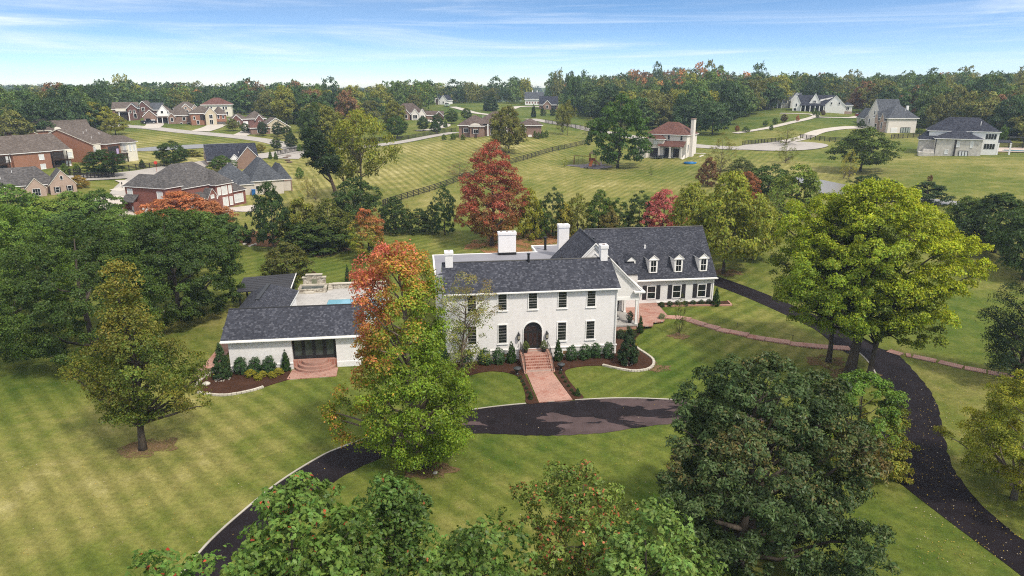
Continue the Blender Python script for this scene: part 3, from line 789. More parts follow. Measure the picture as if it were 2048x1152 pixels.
    def post(s, name, x, y, z0, z1, r, mat, parent=None, m=None):
        b = MB(); b.box(x-r, x+r, y-r, y+r, z0, z1); b.box(x-r*1.35, x+r*1.35, y-r*1.35, y+r*1.35, z0, z0+r*1.2); b.box(x-r*1.35, x+r*1.35, y-r*1.35, y+r*1.35, z1-r*1.2, z1)
        return s.part(b, name, mat, parent)

# ------------------------------------------------------------------ the white house
SASH = plain('black_sash', (.02, .02, .021), .5, .1)
MUNT = plain('muntin_grey', (.35, .34, .33), .5, .1)
def sash_window(B, u, z, w, h, v=0.):
    f = MB(); t = .1; x0, x1 = u-w/2, u+w/2
    for a0, a1, z0, z1 in ((x0-t, x0, z-.12, z+h+.1), (x1, x1+t, z-.12, z+h+.1), (x0, x1, z+h, z+h+.1)): B.fb(f, 'f', v, a0, a1, z0, z1, 0, .07)
    B.fb(f, 'f', v, x0, x1, z-.12, z, 0, .11); B.fb(f, 'f', v, x0-.16, x1+.16, z-.18, z-.12, 0, .12)
    o = B.part(f, 'window', WHITE)
    p = MB(); B.fb(p, 'f', v, x0, x1, z, z+h, .003, .022); B.part(p, 'pane', GLASS, o)
    q = MB(); 
    for i in range(1, 6): B.fb(q, 'f', v, x0, x1, z+h*i/6-(.028 if i == 3 else .011), z+h*i/6+(.028 if i == 3 else .011), .022, .05, 0)
    for i in (1, 2): B.fb(q, 'f', v, x0+w*i/3-.011, x0+w*i/3+.011, z, z+h, .022, .04, 1)
    for a0, a1 in ((x0, x0+.045), (x1-.045, x1)): B.fb(q, 'f', v, a0, a1, z, z+h, .022, .047, 1)
    B.part(q, 'sash', [MUNT, SASH], o); return o
H = Bld('white_house', 'large white painted brick house with charcoal shingle roofs and arched front door', 'house', (HO[0], HO[1], 0), HA)
H.shell(-18.1, 0, 0, 8.5, 7.72, 1.98, PBRICK, SH_DARK, 'gable', 'x', .38, -1., .1, WHITE, 'main_wall')
m = MB(); m.box(-18.2, .12, -.47, -.36, 7.50, 7.63); H.part(m, 'gutter', WHITE)
m = MB(); m.tube([(-18.3, 4.25, 9.8), (.2, 4.25, 9.8)], .09, 6); H.part(m, 'ridge_cap', BLACK); m = MB(); m.tube([(1.1, 19.6, 9.83), (17.3, 19.6, 9.83)], .09, 6); H.part(m, 'ridge_cap', BLACK)
m = MB(); m.box(-18.16, .06, -.09, 0, -.6, 1.13); m.box(-18.22, .12, -.15, 0, 1.13, 1.25); m.box(0, .06, -.0, 8.4, -.6, 1.13); H.part(m, 'plinth', PBRICK)
for u in (-15.5, -12.3, -9.1, -5.95, -2.86):
    sash_window(H, u, 5.66, .86, 1.68)
    if u != -9.1: sash_window(H, u, 2.0, .86, 1.98)
for u in (-12.0, -5.5, -2.4):
    b = H.win('f', -.09, u, .38, .62, .42, (1, 1), .07, .05, 'basement_window')
    for o in b.children: o.data.materials[0] = plain('warm_plywood', (.33, .21, .10), .6, .4, 2.)
# arched doorway
def arch(x0, x1, z0, zs, n=14):
    c = (x0+x1)/2; r = (x1-x0)/2
    return [(x0, z0), (x1, z0)]+[(c+r*math.cos(math.pi*i/n), zs+r*math.sin(math.pi*i/n)) for i in range(n+1)]
DW = MB(); oa = arch(-10.16, -8.0, 1.24, 3.2); DW.prism([(a, .0, z) for a, z in oa], (0, -.06, 0))
door = H.part(DW, 'door_surround', WHITE)
m = MB(); m.prism([(a, -.062, z) for a, z in arch(-10.05, -8.11, 1.25, 3.2)], (0, -.03, 0)); H.part(m, 'door_panel', SASH, door)
m = MB()
for a in (-9.86, -9.3, -8.86, -8.32):
    for q in range(1): m.box(a-.17, a+.17, -.10, -.093, 1.62, 3.0)
H.part(m, 'door_glass', plain('door_glass', (.02, .013, .012), .12, .3, 2., spec=.5), door)
m = MB(); m.prism([(a, -.093, z) for a, z in arch(-9.94, -8.22, 3.22, 3.24)], (0, -.012, 0)); fan = H.part(m, 'fanlight', GLASS, door)
m = MB()
for i in range(1, 6):
    w_ = math.pi*i/6; m.tube([(-9.08, -.11, 3.24), (-9.08+.85*math.cos(w_), -.11, 3.24+.85*math.sin(w_))], .014, 4)
m.tube([(-9.08+.45*math.cos(math.pi*i/10), -.11, 3.24+.45*math.sin(math.pi*i/10)) for i in range(11)], .014, 4)
for a in (-9.14, -9.02): h_ = MB(); h_.tube([(a, -.12, 2.0), (a, -.12, 2.45)], .018, 5); H.part(h_, 'door_handle', BLACK, door)
H.part(m, 'fanlight_bars', BLACK, door)
for u in (-10.6, -7.58):
    m = MB(); m.box(u-.13, u+.13, -.34, -.1, 2.35, 2.85); m.lathe([(.19, 2.85), (.1, 3.0), (.03, 3.12)], 8, (u, -.22, 0)); m.lathe([(.02, 2.16), (.1, 2.3), (.13, 2.35)], 8, (u, -.22, 0))
    m.tube([(u, 0, 3.02), (u, -.12, 3.22), (u, -.22, 3.12)], .02, 5); m.box(u-.05, u+.05, -.03, 0, 2.5, 3.05)
    l = H.part(m, 'wall_lantern', BLACK); m = MB(); m.box(u-.10, u+.10, -.345, -.34, 2.42, 2.8); H.part(m, 'lantern_glass', plain('lantern_glass', (.3, .28, .22), .2), l)
# rear flat roofed block
m = MB(); m.box(-18.9, -3.8, 8.5, 17.6, -1, 7.32); m.box(-5.6, -1.2, 17.6, 21.6, -1, 7.12); H.part(m, 'rear_wall', PBRICK)
m = MB(); m.box(-18.9, -1.2, 8.5, 17.6, 7.32, 7.42); m.box(-5.6, -1.2, 17.6, 21.6, 7.12, 7.3); H.part(m, 'flat_roof', FLATR)
m = MB()
for b in ((-19.08, -18.9, 8.4, 17.78), (-18.9, -5.6, 17.6, 17.78), (-5.78, -5.6, 17.78, 21.78), (-5.6, -1.2, 21.6, 21.78)): m.box(*b, 7.1, 7.47 if b[3] < 18 else 7.36)
H.part(m, 'roof_coping', WHITE)
def chimney(u0, u1, v0, v1, z0, z1, cap=.07, pots=True):
    m = MB(); m.box(u0, u1, v0, v1, z0, z1-.35); c = H.part(m, 'chimney', PBRICK)
    m = MB(); m.box(u0-cap, u1+cap, v0-cap, v1+cap, z1-.35, z1-.02); m.box(u0-cap*.3, u1+cap*.3, v0-cap*.3, v1+cap*.3, z1-.02, z1); H.part(m, 'chimney_cap', PBRICK, c)
    m = MB(); m.box(u0-.05, u1+.05, v0-.05, v1+.05, z0-.1, z0+.32); H.part(m, 'flashing', BLACK, c)
    m = MB(); 
    n = 3 if u1-u0 > 1.8 else 1
    for i in range(n):
        cx = u0+(u1-u0)*(i+.5)/n; m.box(cx-.14, cx+.14, (v0+v1)/2-.14, (v0+v1)/2+.14, z1, z1+.035)
    H.part(m, 'flue', plain('flue_brown', (.10, .055, .04), .8), c)
chimney(-17.95, -17.15, 3.5, 4.5, 8.9, 11.15); chimney(-.95, -.2, 3.75, 4.7, 9.1, 11.3)
chimney(-10.75, -8.55, 16.6, 17.5, 7.42, 10.35); chimney(-3.45, -2.15, 14.6, 15.6, 7.42, 11.5)
for (u, v, h, r, mt) in ((-8.95, 4.0, 1.0, .13, BLACK), (-4.0, 10.2, 1.1, .1, BLACK), (-4.3, 19.2, 1.6, .16, BLACK), (-2.9, 9.8, .4, .12, WHITE), (-2.2, 9.4, .3, .1, WHITE)):
    z0 = 9.5 if v < 8.5 else 7.3
    m = MB(); m.lathe([(r*1.9, z0), (r, z0+.05), (r, z0+h), (r*1.5, z0+h+.02), (r*1.5, z0+h+.14)], 10, (u, v, 0)); H.part(m, 'vent_pipe', mt)
m = MB(); m.lathe([(.3, 7.42), (.3, 7.5)], 14, (-2.3, 13.1, 0)); m.lathe([(.42, 7.52), (.42, 8.5), (.36, 8.52), (.36, 8.72), (.46, 8.74), (.46, 8.86)], 16, (-2.3, 13.1, 0)); H.part(m, 'roof_fan', WHITE)
# middle gabled wing with the porch
GX0, GX1, GA = -6.5, 4.4, -1.05
RS = (11.0-5.45)/(GX1-GA)
m = MB(); m.prism([(GX0, 6.1, 5.45), (.0, 6.1, 5.45), (.0, 6.1, 4.55), (GX1, 6.1, 4.55), (GX1, 6.1, 5.45), (GA, 6.1, 11.0)], (0, 5.1, 0)); m.box(GX0, 4.25, 11.2, 13., 0, 5.45)
m.prism([(GX0, 11.2, 5.45), (GX1, 11.2, 5.45), (GA, 11.2, 11.0)], (0, 2.3, 0)); H.part(m, 'gable_wall', SIDE)
m = MB()
for sg, xe in ((-1, GX0-.4), (1, GX1+.4)):
    ze = 11.0-abs(xe-GA)*RS
    n0 = len(m.f); m.prism([(xe, 5.75, ze), (xe, 5.75, ze+.16), (GA, 5.75, 11.16), (GA, 5.75, 11.0)], (0, 8.1, 0), 1, 1); m.m[n0+3] = 0
H.part(m, 'gable_roof', [SH_DARK, WHITE]); m = MB(); m.tube([(GA, 5.8, 11.2), (GA, 13.8, 11.2)], .08, 6); H.part(m, 'ridge_cap', BLACK)
m = MB()
for off, wd, y in ((0., .34, 5.98), (.95, .13, 6.03)):
    for xe in (GX0+.5, GX1+.3) if off == 0 else (-3.0, .9):
        zt = 11.0-off-.02; ze = zt-abs(xe-GA)*RS
        m.prism([(xe, y, ze-wd), (xe, y, ze), (GA, y, zt), (GA, y, zt-wd*1.3)], (0, .09, 0))
m.box(-3.3, 1.2, 6.0, 6.1, 8.15, 8.4); m.box(3.7, 4.95, 5.55, 6.2, 5.1, 5.3); m.box(4.85, 5.0, 5.6, 13.6, 5.12, 5.26); H.part(m, 'rake_trim', WHITE)
m = MB(); m.box(.06, 4.4, 6.02, 6.22, 4.2, 4.56); m.box(4.2, 4.42, 6.22, 11.0, 4.22, 4.56); m.box(.06, 4.3, 6.3, 11, 4.5, 4.54); H.part(m, 'porch_beam', WHITE)
m = MB(); m.box(.06, 4.35, 6.05, 11.2, .95, 1.14); H.part(m, 'porch_floor', PATIOM)
m = MB(); m.box(.1, 4.3, 6.1, 11.1, -.5, .95); H.part(m, 'porch_base', REDBR)
for u, v in ((4.18, 6.18), (.2, 6.2), (4.18, 10.7), (2.6, 10.9)): H.post('porch_post', u, v, 1.14, 4.22, .12, WHITE)
m = MB(); m.tube([(4.52, 5.95, 5.1), (4.5, 6.0, 4.5), (4.42, 6.1, 4.0), (4.42, 6.1, .6), (4.5, 5.6, .1)], .05, 6); H.part(m, 'downspout', WHITE); m = MB(); m.tube([(-.12, -.12, 7.4), (-.12, -.12, .1)], .055, 6); H.part(m, 'downspout', WHITE)
H.win('f', 11.2, 1.3, 2.2, .8, 1.6, (2, 3), .1, .06); H.slab('porch_door', 'f', 11.2, 3.1, 1.15, .95, 2.2, .06, SASH)
# right wing
H.shell(1.2, 17.1, 14.2, 25.0, 4.55, 5.15, SIDE, SH_DARK, 'gable', 'x', .42, -.5, .12, WHITE, 'wing_wall')
m = MB(); m.box(6.4, 17.45, 13.67, 13.78, 4.06, 4.2); H.part(m, 'gutter', WHITE)
m = MB(); m.box(17.0, 17.15, 14.12, 14.2, .6, 4.2); m.box(9.5, 17.1, 14.14, 14.2, .6, 1.15); H.part(m, 'corner_board', WHITE)
m = MB(); m.box(4.26, 6.35, 12.75, 14.2, .8, 5.35); H.part(m, 'link_wall', SIDE)
m = MB(); m.prism([(4.3, 12.6, 5.35), (6.5, 12.6, 5.35), (6.5, 15.6, 6.6), (4.3, 15.6, 6.6)], (0, 0, .12)); H.part(m, 'link_roof', SH_DARK)
SHUT = plain('charcoal_shutter', (.028, .026, .03), .55, .15)
for u in (8.75, 12.15, 15.55):
    H.win('f', 14.2, u, 1.62, 1.0, 1.62, (1, 2), .11, .06)
    for sg in (-1, 1):
        m = MB(); c = u+sg*.92
        m.box(c-.27, c+.27, 14.15, 14.19, 1.5, 3.36)
        for zz in (1.55, 2.42): m.box(c-.2, c+.2, 14.13, 14.15, zz, zz+.78)
        H.part(m, 'shutter', SHUT)
for u in (8.9, 12.25, 15.6):
    rf = lambda z: 13.9+(z-4.55)/.9537+.35
    m = MB(); v0 = 14.42
    for sg in (-1, 1):
        x = u+sg*.5; m.prism([(x, v0, 5.0), (x, v0, 6.72), (x, 16.6, 6.72)], (sg*.06, 0, 0))
    m.box(u-.5, u+.5, v0, v0+.06, 5.0, 6.72); m.prism([(u-.6, v0-.08, 6.72), (u+.6, v0-.08, 6.72), (u, v0-.08, 7.28)], (0, .14, 0)); m.box(u-.66, u+.66, v0-.14, v0+.02, 6.66, 6.76)
    d = H.part(m, 'dormer', WHITE)
    m = MB()
    for sg in (-1, 1):
        n0 = len(m.f); xe = u+sg*.72; m.prism([(xe, v0-.14, 6.66), (xe, v0-.14, 6.74), (u, v0-.14, 7.36), (u, v0-.14, 7.28)], (0, 2.9, 0), 1, 1); m.m[n0+3] = 0
    H.part(m, 'dormer_roof', [SH_DARK, WHITE], d)
    m = MB(); m.box(u-.34, u+.34, v0-.03, v0, 5.12, 6.55); H.part(m, 'dormer_window', GLASS, d)
    m = MB(); m.box(u-.34, u+.34, v0-.05, v0-.03, 5.81, 5.87); m.box(u-.012, u+.012, v0-.045, v0-.03, 5.12, 6.55); m.box(u-.46, u-.34, v0-.06, v0, 5.05, 6.62); m.box(u+.34, u+.46, v0-.06, v0, 5.05, 6.62); m.box(u-.46, u+.46, v0-.08, v0, 4.98, 5.1); H.part(m, 'dormer_trim', WHITE, d)
m = MB(); m.prism([(5.35, 14.6, 6.55), (6.75, 14.6, 6.55), (6.05, 14.6, 7.2)], (0, .15, 0)); m.box(6.4, 6.56, 14.58, 14.8, 5.85, 6.55); d = H.part(m, 'roof_gablet', WHITE)
m = MB()
for sg in (-1, 1): m.prism([(6.05+sg*.8, 14.5, 6.5), (6.05+sg*.8, 14.5, 6.58), (6.05, 14.5, 7.3), (6.05, 14.5, 7.22)], (0, 2.6, 0))
H.part(m, 'gablet_roof', SH_DARK, d)
m = MB(); m.lathe([(.12, 7.5), (.1, 7.9), (.14, 7.92), (.14, 8.0)], 8, (8.6, 17.3, 0)); H.part(m, 'vent_pipe', WHITE)
for u, v in ((.1, 11.2), (.75, 10.4)):
    z = 11.0-(u-GA)*RS; m = MB(); m.lathe([(.1, z-.1), (.08, z+.6), (.13, z+.62), (.13, z+.7)], 8, (u, v, 0)); H.part(m, 'vent_pipe', BLACK)

# front steps
S = Bld('brick_steps', 'red brick front steps with black iron railings below the arched door', 'steps', (HO[0], HO[1], 0), HA)
m = MB(); m.box(-10.35, -7.6, -1.75, -.1, -.2, 1.05)
for i in range(6): m.box(-10.25, -7.7, -1.75-.37*(i+1), -1.75-.37*i, -.2, 1.05-.165*(i+1)+.02)
S.part(m, 'flight', BRICKP)
m = MB(); m.box(-10.05, -8.1, -.5, -.1, 1.05, 1.2); S.part(m, 'threshold', BRICKP)
for x0, x1 in ((-10.55, -10.27), (-7.68, -7.4)):
    m = MB(); m.prism([(x0, -.1, -.2), (x0, -.1, 1.12), (x0, -1.75, 1.12), (x0, -3.9, .1), (x0, -3.9, -.2)], (x1-x0, 0, 0)); S.part(m, 'cheek_wall', REDBR)
    xc = (x0+x1)/2; m = MB(); path = [(xc, -.2, 2.02), (xc, -1.75, 2.02), (xc, -3.85, 1.0)]
    m.tube(path, .028, 5); m.tube([(p[0], p[1], p[2]-.75) for p in path], .018, 5)
    for i in range(17):
        y = -.2-3.65*i/16; z = 2.02 if y > -1.75 else 2.02-(-1.75-y)*1.02/2.1
        big = i in (0, 7, 16); m.tube([(xc, y, z-(1.0 if big else .76)), (xc, y, z+(.06 if big else 0))], .028 if big else .011, 5)
    S.part(m, 'railing', BLACK)
# pool house (same alignment)
Pn = Bld('pool_house', 'low white brick pool house with charcoal roof and black glass doors', 'house', (HO[0], HO[1], 0), HA)
m = MB()
m.box(-40.06, -33.9, .49, 8.2, -.6, 3.5); m.box(-29.5, -27.0, .49, 8.2, -.6, 3.5); m.box(-33.9, -29.5, 2.6, 8.2, -.6, 3.5); m.box(-41.2, -36.2, 8.2, 17.4, -.6, 3.3)
m.prism([(-40.06, .49, 3.5), (-40.06, 8.2, 3.5), (-40.06, 4.35, 5.2)], (.3, 0, 0)); m.prism([(-27.3, .49, 3.5), (-27.3, 8.2, 3.5), (-27.3, 4.35, 5.2)], (.3, 0, 0)); Pn.part(m, 'wall', PBRICK)
m = MB(); m.box(-40.12, -33.9, .42, .49, -.5, .62); m.box(-40.14, -33.88, .38, .49, .62, .74); Pn.part(m, 'plinth', PBRICK); m = MB(); m.box(-29.5, -27, .42, .49, -.5, .62); Pn.part(m, 'plinth', PBRICK)
m = MB()
for sg in (-1, 1):
    o = 4.35+sg*4.3; n0 = len(m.f); m.prism([(-40.65, o, 3.42), (-40.65, o, 3.6), (-40.65, 4.35, 5.55), (-40.65, 4.35, 5.37)], (14., 0, 0), 1, 1); m.m[n0+3] = 0
Pn.part(m, 'roof', [SH_DARK, WHITE])
m = MB(); X0, X1, Y1 = -41.6, -35.85, 17.8; xm = (X0+X1)/2
vs = [(X0, 4.6, 3.24), (X1, 4.6, 3.24), (X1, Y1, 3.24), (X0, Y1, 3.24), (X0, 4.6, 3.42), (X1, 4.6, 3.42), (X1, Y1, 3.42), (X0, Y1, 3.42), (xm, 4.6, 5.25), (xm, Y1-2.87, 5.25)]
m.add(vs, [(3, 2, 1, 0)], 1)
for f in ((1, 2, 6, 5), (2, 3, 7, 6), (3, 0, 4, 7)): m.f.append(f); m.m.append(1)
for f in ((5, 6, 9, 8), (6, 7, 9), (7, 4, 8, 9)): m.f.append(f); m.m.append(0)
Pn.part(m, 'rear_roof', [SH_DARK, WHITE])
m = MB(); m.box(xm-.22, xm+.22, 8.4, Y1-2.9, 5.22, 5.3); Pn.part(m, 'ridge_vent', BLACK); m = MB(); m.tube([(-40.6, 4.35, 5.56), (-26.7, 4.35, 5.56)], .08, 6); Pn.part(m, 'ridge_cap', BLACK)
m = MB(); m.box(-40.7, -26.6, -.07, .04, 3.36, 3.48); Pn.part(m, 'gutter', WHITE)
m = MB(); m.box(-33.9, -29.5, .6, 2.6, 3.3, 3.4); Pn.part(m, 'porch_ceiling', WHITE); m = MB(); m.box(-33.9, -29.5, .55, 2.6, -.3, .93); Pn.part(m, 'porch_floor', BRICKP)
for a in (-33.35, -32.3, -31.25, -30.15):
    m = MB(); t = .14
    for q in ((a-.5, a-.5+t), (a+.5-t, a+.5)): m.box(q[0], q[1], .9, 1.0, .95, 3.3)
    m.box(a-.5+t, a+.5-t, .9, 1.0, .95, 1.3); m.box(a-.5+t, a+.5-t, .9, 1.0, 3.1, 3.3)
    g = Pn.part(m, 'glass_door', SASH); m = MB(); m.box(a-.5+t, a+.5-t, .93, .97, 1.3, 3.1); Pn.part(m, 'pane', plain('pool_house_glass', (.05, .058, .058), .05, .4, 1.5, spec=.7), g)
m = MB()
for q in ((-33.9, -33.85), (-32.83, -32.8), (-31.78, -31.75), (-30.75, -30.65), (-29.65, -29.5)): m.box(q[0], q[1], .88, 1.02, .95, 3.3)
m.box(-33.9, -29.5, .86, 1.02, 3.3, 3.42); Pn.part(m, 'door_frame', SASH)
m = MB()
for i, (r, z) in enumerate(((2.05, .31), (1.7, .62), (1.3, .92))):
    m.prism([(-31.7+r*math.cos(math.pi*k/20), .56-r*.72*math.sin(math.pi*k/20), -.1) for k in range(21)][::-1], (0, 0, z+.1))
tag(m.build('curved_steps', bricky('step_brick', (.30, .115, .08), (.40, .19, .14), (.42, .34, .29), .22, .11, .014)), 'half round brick steps in front of the black glass doors', 'steps'); cs = bpy.data.objects['curved_steps']; cs.location = (HO[0], HO[1], 0); cs.rotation_euler = (0, 0, HA)
# black pavilion roof behind
PV = Bld('pavilion', 'black metal roofed open pavilion behind the pool house', 'pavilion', (HO[0], HO[1], 0), HA)
STEEL = plain('black_ribbed_metal', (.016, .016, .021), .6, .12, spec=.5)
m = MB(); m.prism([(-44., 19.9, 2.75), (-37.5, 21.0, 2.75), (-37.8, 27.0, 3.1), (-44.3, 25.6, 3.1)], (0, 0, .14))
for i in range(1, 8):
    a = i/8; m.prism([(-44.-.3*a, 19.9+5.7*a, 2.89+.35*a), (-37.5-.3*a, 21.+6.*a, 2.89+.35*a), (-37.5-.3*a, 21.06+6.*a, 2.89+.35*a), (-44.-.3*a, 19.96+5.7*a, 2.89+.35*a)], (0, 0, .022))
PV.part(m, 'roof', STEEL)
m = MB(); m.prism([(-37.42, 20.9, 2.72), (-37.36, 20.9, 2.72), (-37.66, 27.1, 3.07), (-37.72, 27.1, 3.07)], (0, 0, .2)); PV.part(m, 'fascia', WHITE)
for u, v in ((-43.7, 20.3), (-37.9, 21.3), (-38.1, 26.5), (-44., 25.2)): PV.post('post', u, v, .1, 2.8 if v < 23 else 3.1, .1, BLACK)
# pool area
Pool = Bld('swimming_pool', 'blue swimming pool in the pale stone terrace behind the pool house', 'swimming pool', (HO[0], HO[1], 0), HA)
m = MB()
for b in ((-33.3, -25., 21.9, 22.3), (-33.3, -25., 13.0, 13.4), (-33.3, -32.9, 13.4, 21.9), (-25.4, -25., 13.4, 21.9)): m.box(*b, .66, .80)
Pool.part(m, 'coping', PATIOM); m = MB(); m.box(-32.9, -25.4, 13.4, 21.9, .66, .75); Pool.part(m, 'water', water_material('pool_water', (.16, .36, .46)))
STONE = None
t = NT('rubble_stone'); vo = t.n('ShaderNodeTexVoronoi', i_Scale=3.4); t.l(t.flat(1., 1.5), vo.inputs['Vector']); vd = t.n('ShaderNodeTexVoronoi', i_Scale=3.4, feature='DISTANCE_TO_EDGE'); t.l(t.flat(1., 1.5), vd.inputs['Vector'])
sv = t.n('ShaderNodeSeparateColor'); t.l(vo.outputs['Color'], sv.inputs[0]); cc = t.ramp(sv.outputs[0], [(.1, (.22, .19, .15)), (.5, (.40, .36, .29)), (.9, (.52, .49, .42))]); cc = t.mix(t.ramp(vd.outputs['Distance'], [(.02, 0.), (.07, 1.)]), (.2, .18, .15), cc)
STONE = t.done(cc, .9, vd.outputs['Distance'], .5, .03)
Ht = Bld('hot_tub', 'raised stone spa basin with stepped stone back wall beside the pool', 'hot tub', (HO[0], HO[1], 0), HA)
m = MB(); m.box(-37.1, -34.0, 28.2, 28.65, .4, 2.15); m.box(-36.6, -34.5, 28.2, 28.65, 2.15, 2.55); Ht.part(m, 'back_wall', STONE)
m = MB(); m.box(-37.2, -36.55, 28.1, 28.75, 2.15, 2.25); m.box(-34.55, -33.9, 28.1, 28.75, 2.15, 2.25); m.box(-36.7, -34.4, 28.1, 28.75, 2.55, 2.65); Ht.part(m, 'coping', EDGING)
m = MB(); m.box(-35.9, -35.2, 28.17, 28.2, 1.15, 1.95); Ht.part(m, 'inset_panel', plain('mossy_panel', (.16, .17, .11), .8))
m = MB(); m.box(-37.5, -33.7, 25.7, 26.2, .5, 1.15); m.box(-37.5, -37.1, 26.2, 28.2, .5, 1.25); m.box(-34.1, -33.7, 26.2, 28.2, .5, 1.25); Ht.part(m, 'basin', STONE)
m = MB(); m.box(-37.1, -34.1, 26.2, 28.2, .6, 1.1); Ht.part(m, 'water', water_material('spa_water', (.035, .05, .055))); m = MB(); m.box(-37.1, -34.1, 27.7, 28.2, 1.1, 1.3); Ht.part(m, 'ledge', EDGING)
m = MB(); m.box(-36.4, -35.3, 25.2, 25.7, .5, .95); m.box(-37.4, -33.8, 25.5, 25.7, .5, .8); Ht.part(m, 'step', EDGING)
Rw = Bld('retaining_wall', 'low stone retaining wall with pale coping along the pool terrace', 'wall', (HO[0], HO[1], 0), HA)
m = MB(); m.box(-32.9, -25.5, 27.3, 27.75, .3, 1.35); Rw.part(m, 'wall', STONE); m = MB(); m.box(-33.0, -25.4, 27.2, 27.85, 1.35, 1.47); Rw.part(m, 'coping', EDGING)
m = MB()
for i in range(3): m.box(-33.55, -32.95, 26.6+.45*i, 27.05+.45*i, .5, .9+.25*i)
Rw.part(m, 'steps', EDGING)
# stepping timber stair on the left of the pool house
St = Bld('garden_steps', 'weathered timber garden steps down the left side of the pool house', 'steps', (HO[0], HO[1], 0), HA)
TIMB = plain('weathered_timber', (.17, .12, .085), .9, .4, 4.)
for i in range(4): m = MB(); m.box(-43.6, -41.9, .9-.6*i, 1.4-.6*i, -.1, .24-.08*i); St.part(m, 'step', TIMB)
# furniture on the porch and pots
def chair(u, v, rz, label):
    p = hw(u, v); r = empty('rocking_chair', (p[0], p[1], 1.14), HA+rz); tag(r, label, 'chair', 'rocking chairs on the porch')
    m = MB(); m.box(-.26, .26, -.25, .25, .38, .43); m.build('seat', BLACK, r)
    m = MB(); m.prism([(-.26, .22, .43), (.26, .22, .43), (.26, .42, 1.1), (-.26, .42, 1.1)], (0, .05, 0)); m.build('backrest', BLACK, r)
    for sg in (-1, 1):
        m = MB(); m.tube([(sg*.29, -.5, .1), (sg*.29, -.25, .03), (sg*.29, .15, .02), (sg*.29, .6, .12)], .025, 5); m.build('rocker', BLACK, r)
        for y in (-.22, .22): m = MB(); m.tube([(sg*.29, y, .03), (sg*.29, y, .62)], .022, 5); m.build('leg', BLACK, r)
        m = MB(); m.box(sg*.29-.04, sg*.29+.04, -.3, .3, .62, .65); m.build('armrest', BLACK, r)
chair(1.35, 6.85, .5, 'black rocking chair nearest the porch edge, on the stone floor'); chair(.75, 9.5, .2, 'black rocking chair at the back of the porch near the wall')
p = hw(2.2, 7.3); r = empty('side_table', (p[0], p[1], 1.14), HA); tag(r, 'small round glass side table next to the porch rocking chair', 'table')
m = MB(); m.lathe([(.3, .48), (.3, .51)], 16); m.build('tabletop', plain('pale_tabletop', (.4, .4, .4), .2), r)
for i in range(3): m = MB(); a = i*2.1; m.tube([(.22*math.cos(a), .22*math.sin(a), .48), (.26*math.cos(a), .26*math.sin(a), 0)], .015, 5); m.build('leg', BLACK, r)
# ------------------------------------------------------------------ houses of the neighbourhood
def site(px, py):
    p = gp(px, py); return p, depth_of(p)/FPX, math.atan2(p[1], p[0])-math.pi/2
def house(name, label, px, py, rot, cat='house', group=None):
    p, k, a = site(px, py)
    return Bld(name, label, cat, tuple(p), a+R(rot), k, group)
ROOFB = shingle('brown_shingle', (.07, .052, .045), (.115, .088, .076), (.17, .135, .118))
ROOFG = shingle('grey_shingle', (.062, .058, .058), (.105, .098, .095), (.16, .15, .145))
ROOFS = shingle('slate_grey_shingle', (.05, .055, .064), (.085, .092, .105), (.135, .145, .16))
ROOFD = shingle('dark_blue_shingle', (.02, .022, .032), (.04, .043, .058), (.075, .08, .095))
ROOFT = shingle('taupe_shingle', (.085, .068, .058), (.125, .103, .088), (.175, .15, .13))
ROOFR = shingle('red_brown_shingle', (.095, .045, .036), (.14, .068, .054), (.19, .10, .08))
BR1 = bricky('orange_brick', (.30, .112, .058), (.38, .16, .09), (.30, .2, .15)); BR2 = bricky('dark_red_brick', (.20, .052, .04), (.27, .078, .058), (.24, .15, .12))
BR3 = bricky('tan_pink_brick', (.40, .265, .20), (.47, .33, .26), (.45, .37, .31)); BR4 = bricky('brown_brick', (.22, .125, .09), (.29, .175, .13), (.28, .21, .17)); BR5 = bricky('maroon_brick', (.13, .052, .045), (.18, .075, .065), (.18, .12, .1))
STUC = plain('pale_stucco', (.66, .615, .56), .9, .06); CREAM = plain('cream_siding', (.70, .66, .56), .8, .06); GREYS = plain('grey_stone_wall', (.50, .47, .42), .9, .2, 1.5); WHT = plain('white_wall', (.76, .75, .72), .8, .05)
TANV = plain('tan_vinyl', (.50, .43, .31), .8, .08); SAND = plain('sand_siding', (.52, .47, .41), .8, .06); OLIVE = plain('olive_wall', (.33, .29, .17), .8, .1)
DGLASS = GLASS; GAR = plain('white_garage_door', (.74, .74, .73), .5, .04)
DARKW = plain('dark_trim_and_painted_shade', (.035, .03, .028), .8)  # dark trim colour; wall slabs in it paint the shade inside porches and balconies
def wins(B, lst, **kw):
    for q in lst: B.win(*q[:6], **{**dict(grid=q[6] if len(q) > 6 else (1, 1), t=.55, d=.5), **kw})
def garage(B, face, pl, a, w, h, name='garage_door', z=0., mat=None):
    o = B.slab(name, face, pl, a, z, w, h, .5, mat or GAR)
    m = MB()
    for j in range(1, 4): B.fb(m, face, pl, a-w/2, a+w/2, z+h*j/4-.12, z+h*j/4+.12, .5, .56)
    B.part(m, 'panel_groove', plain('groove_grey', (.45, .45, .44)), o)
    return o
def porch(B, x0, x1, y0, y1, zb, zf, roof, posts, floor=0, rpost=.8, mat=WHITE):
    m = MB(); m.prism([(x0, y1, zb), (x0, y1, zb+1), (x0, y0, zf+1), (x0, y0, zf)], (x1-x0, 0, 0)); B.part(m, 'porch_roof', roof)
    for x in posts: B.post('porch_post', x, y0+1.2, floor, zf, rpost, mat)
def vents(B, pts, mat=WHITE, h=2.4, r=.4):
    for x, y, z in pts: m = MB(); m.lathe([(r, z-1), (r, z+h), (r*1.4, z+h), (r*1.4, z+h+.5)], 6, (x, y, 0)); B.part(m, 'roof_vent', mat)

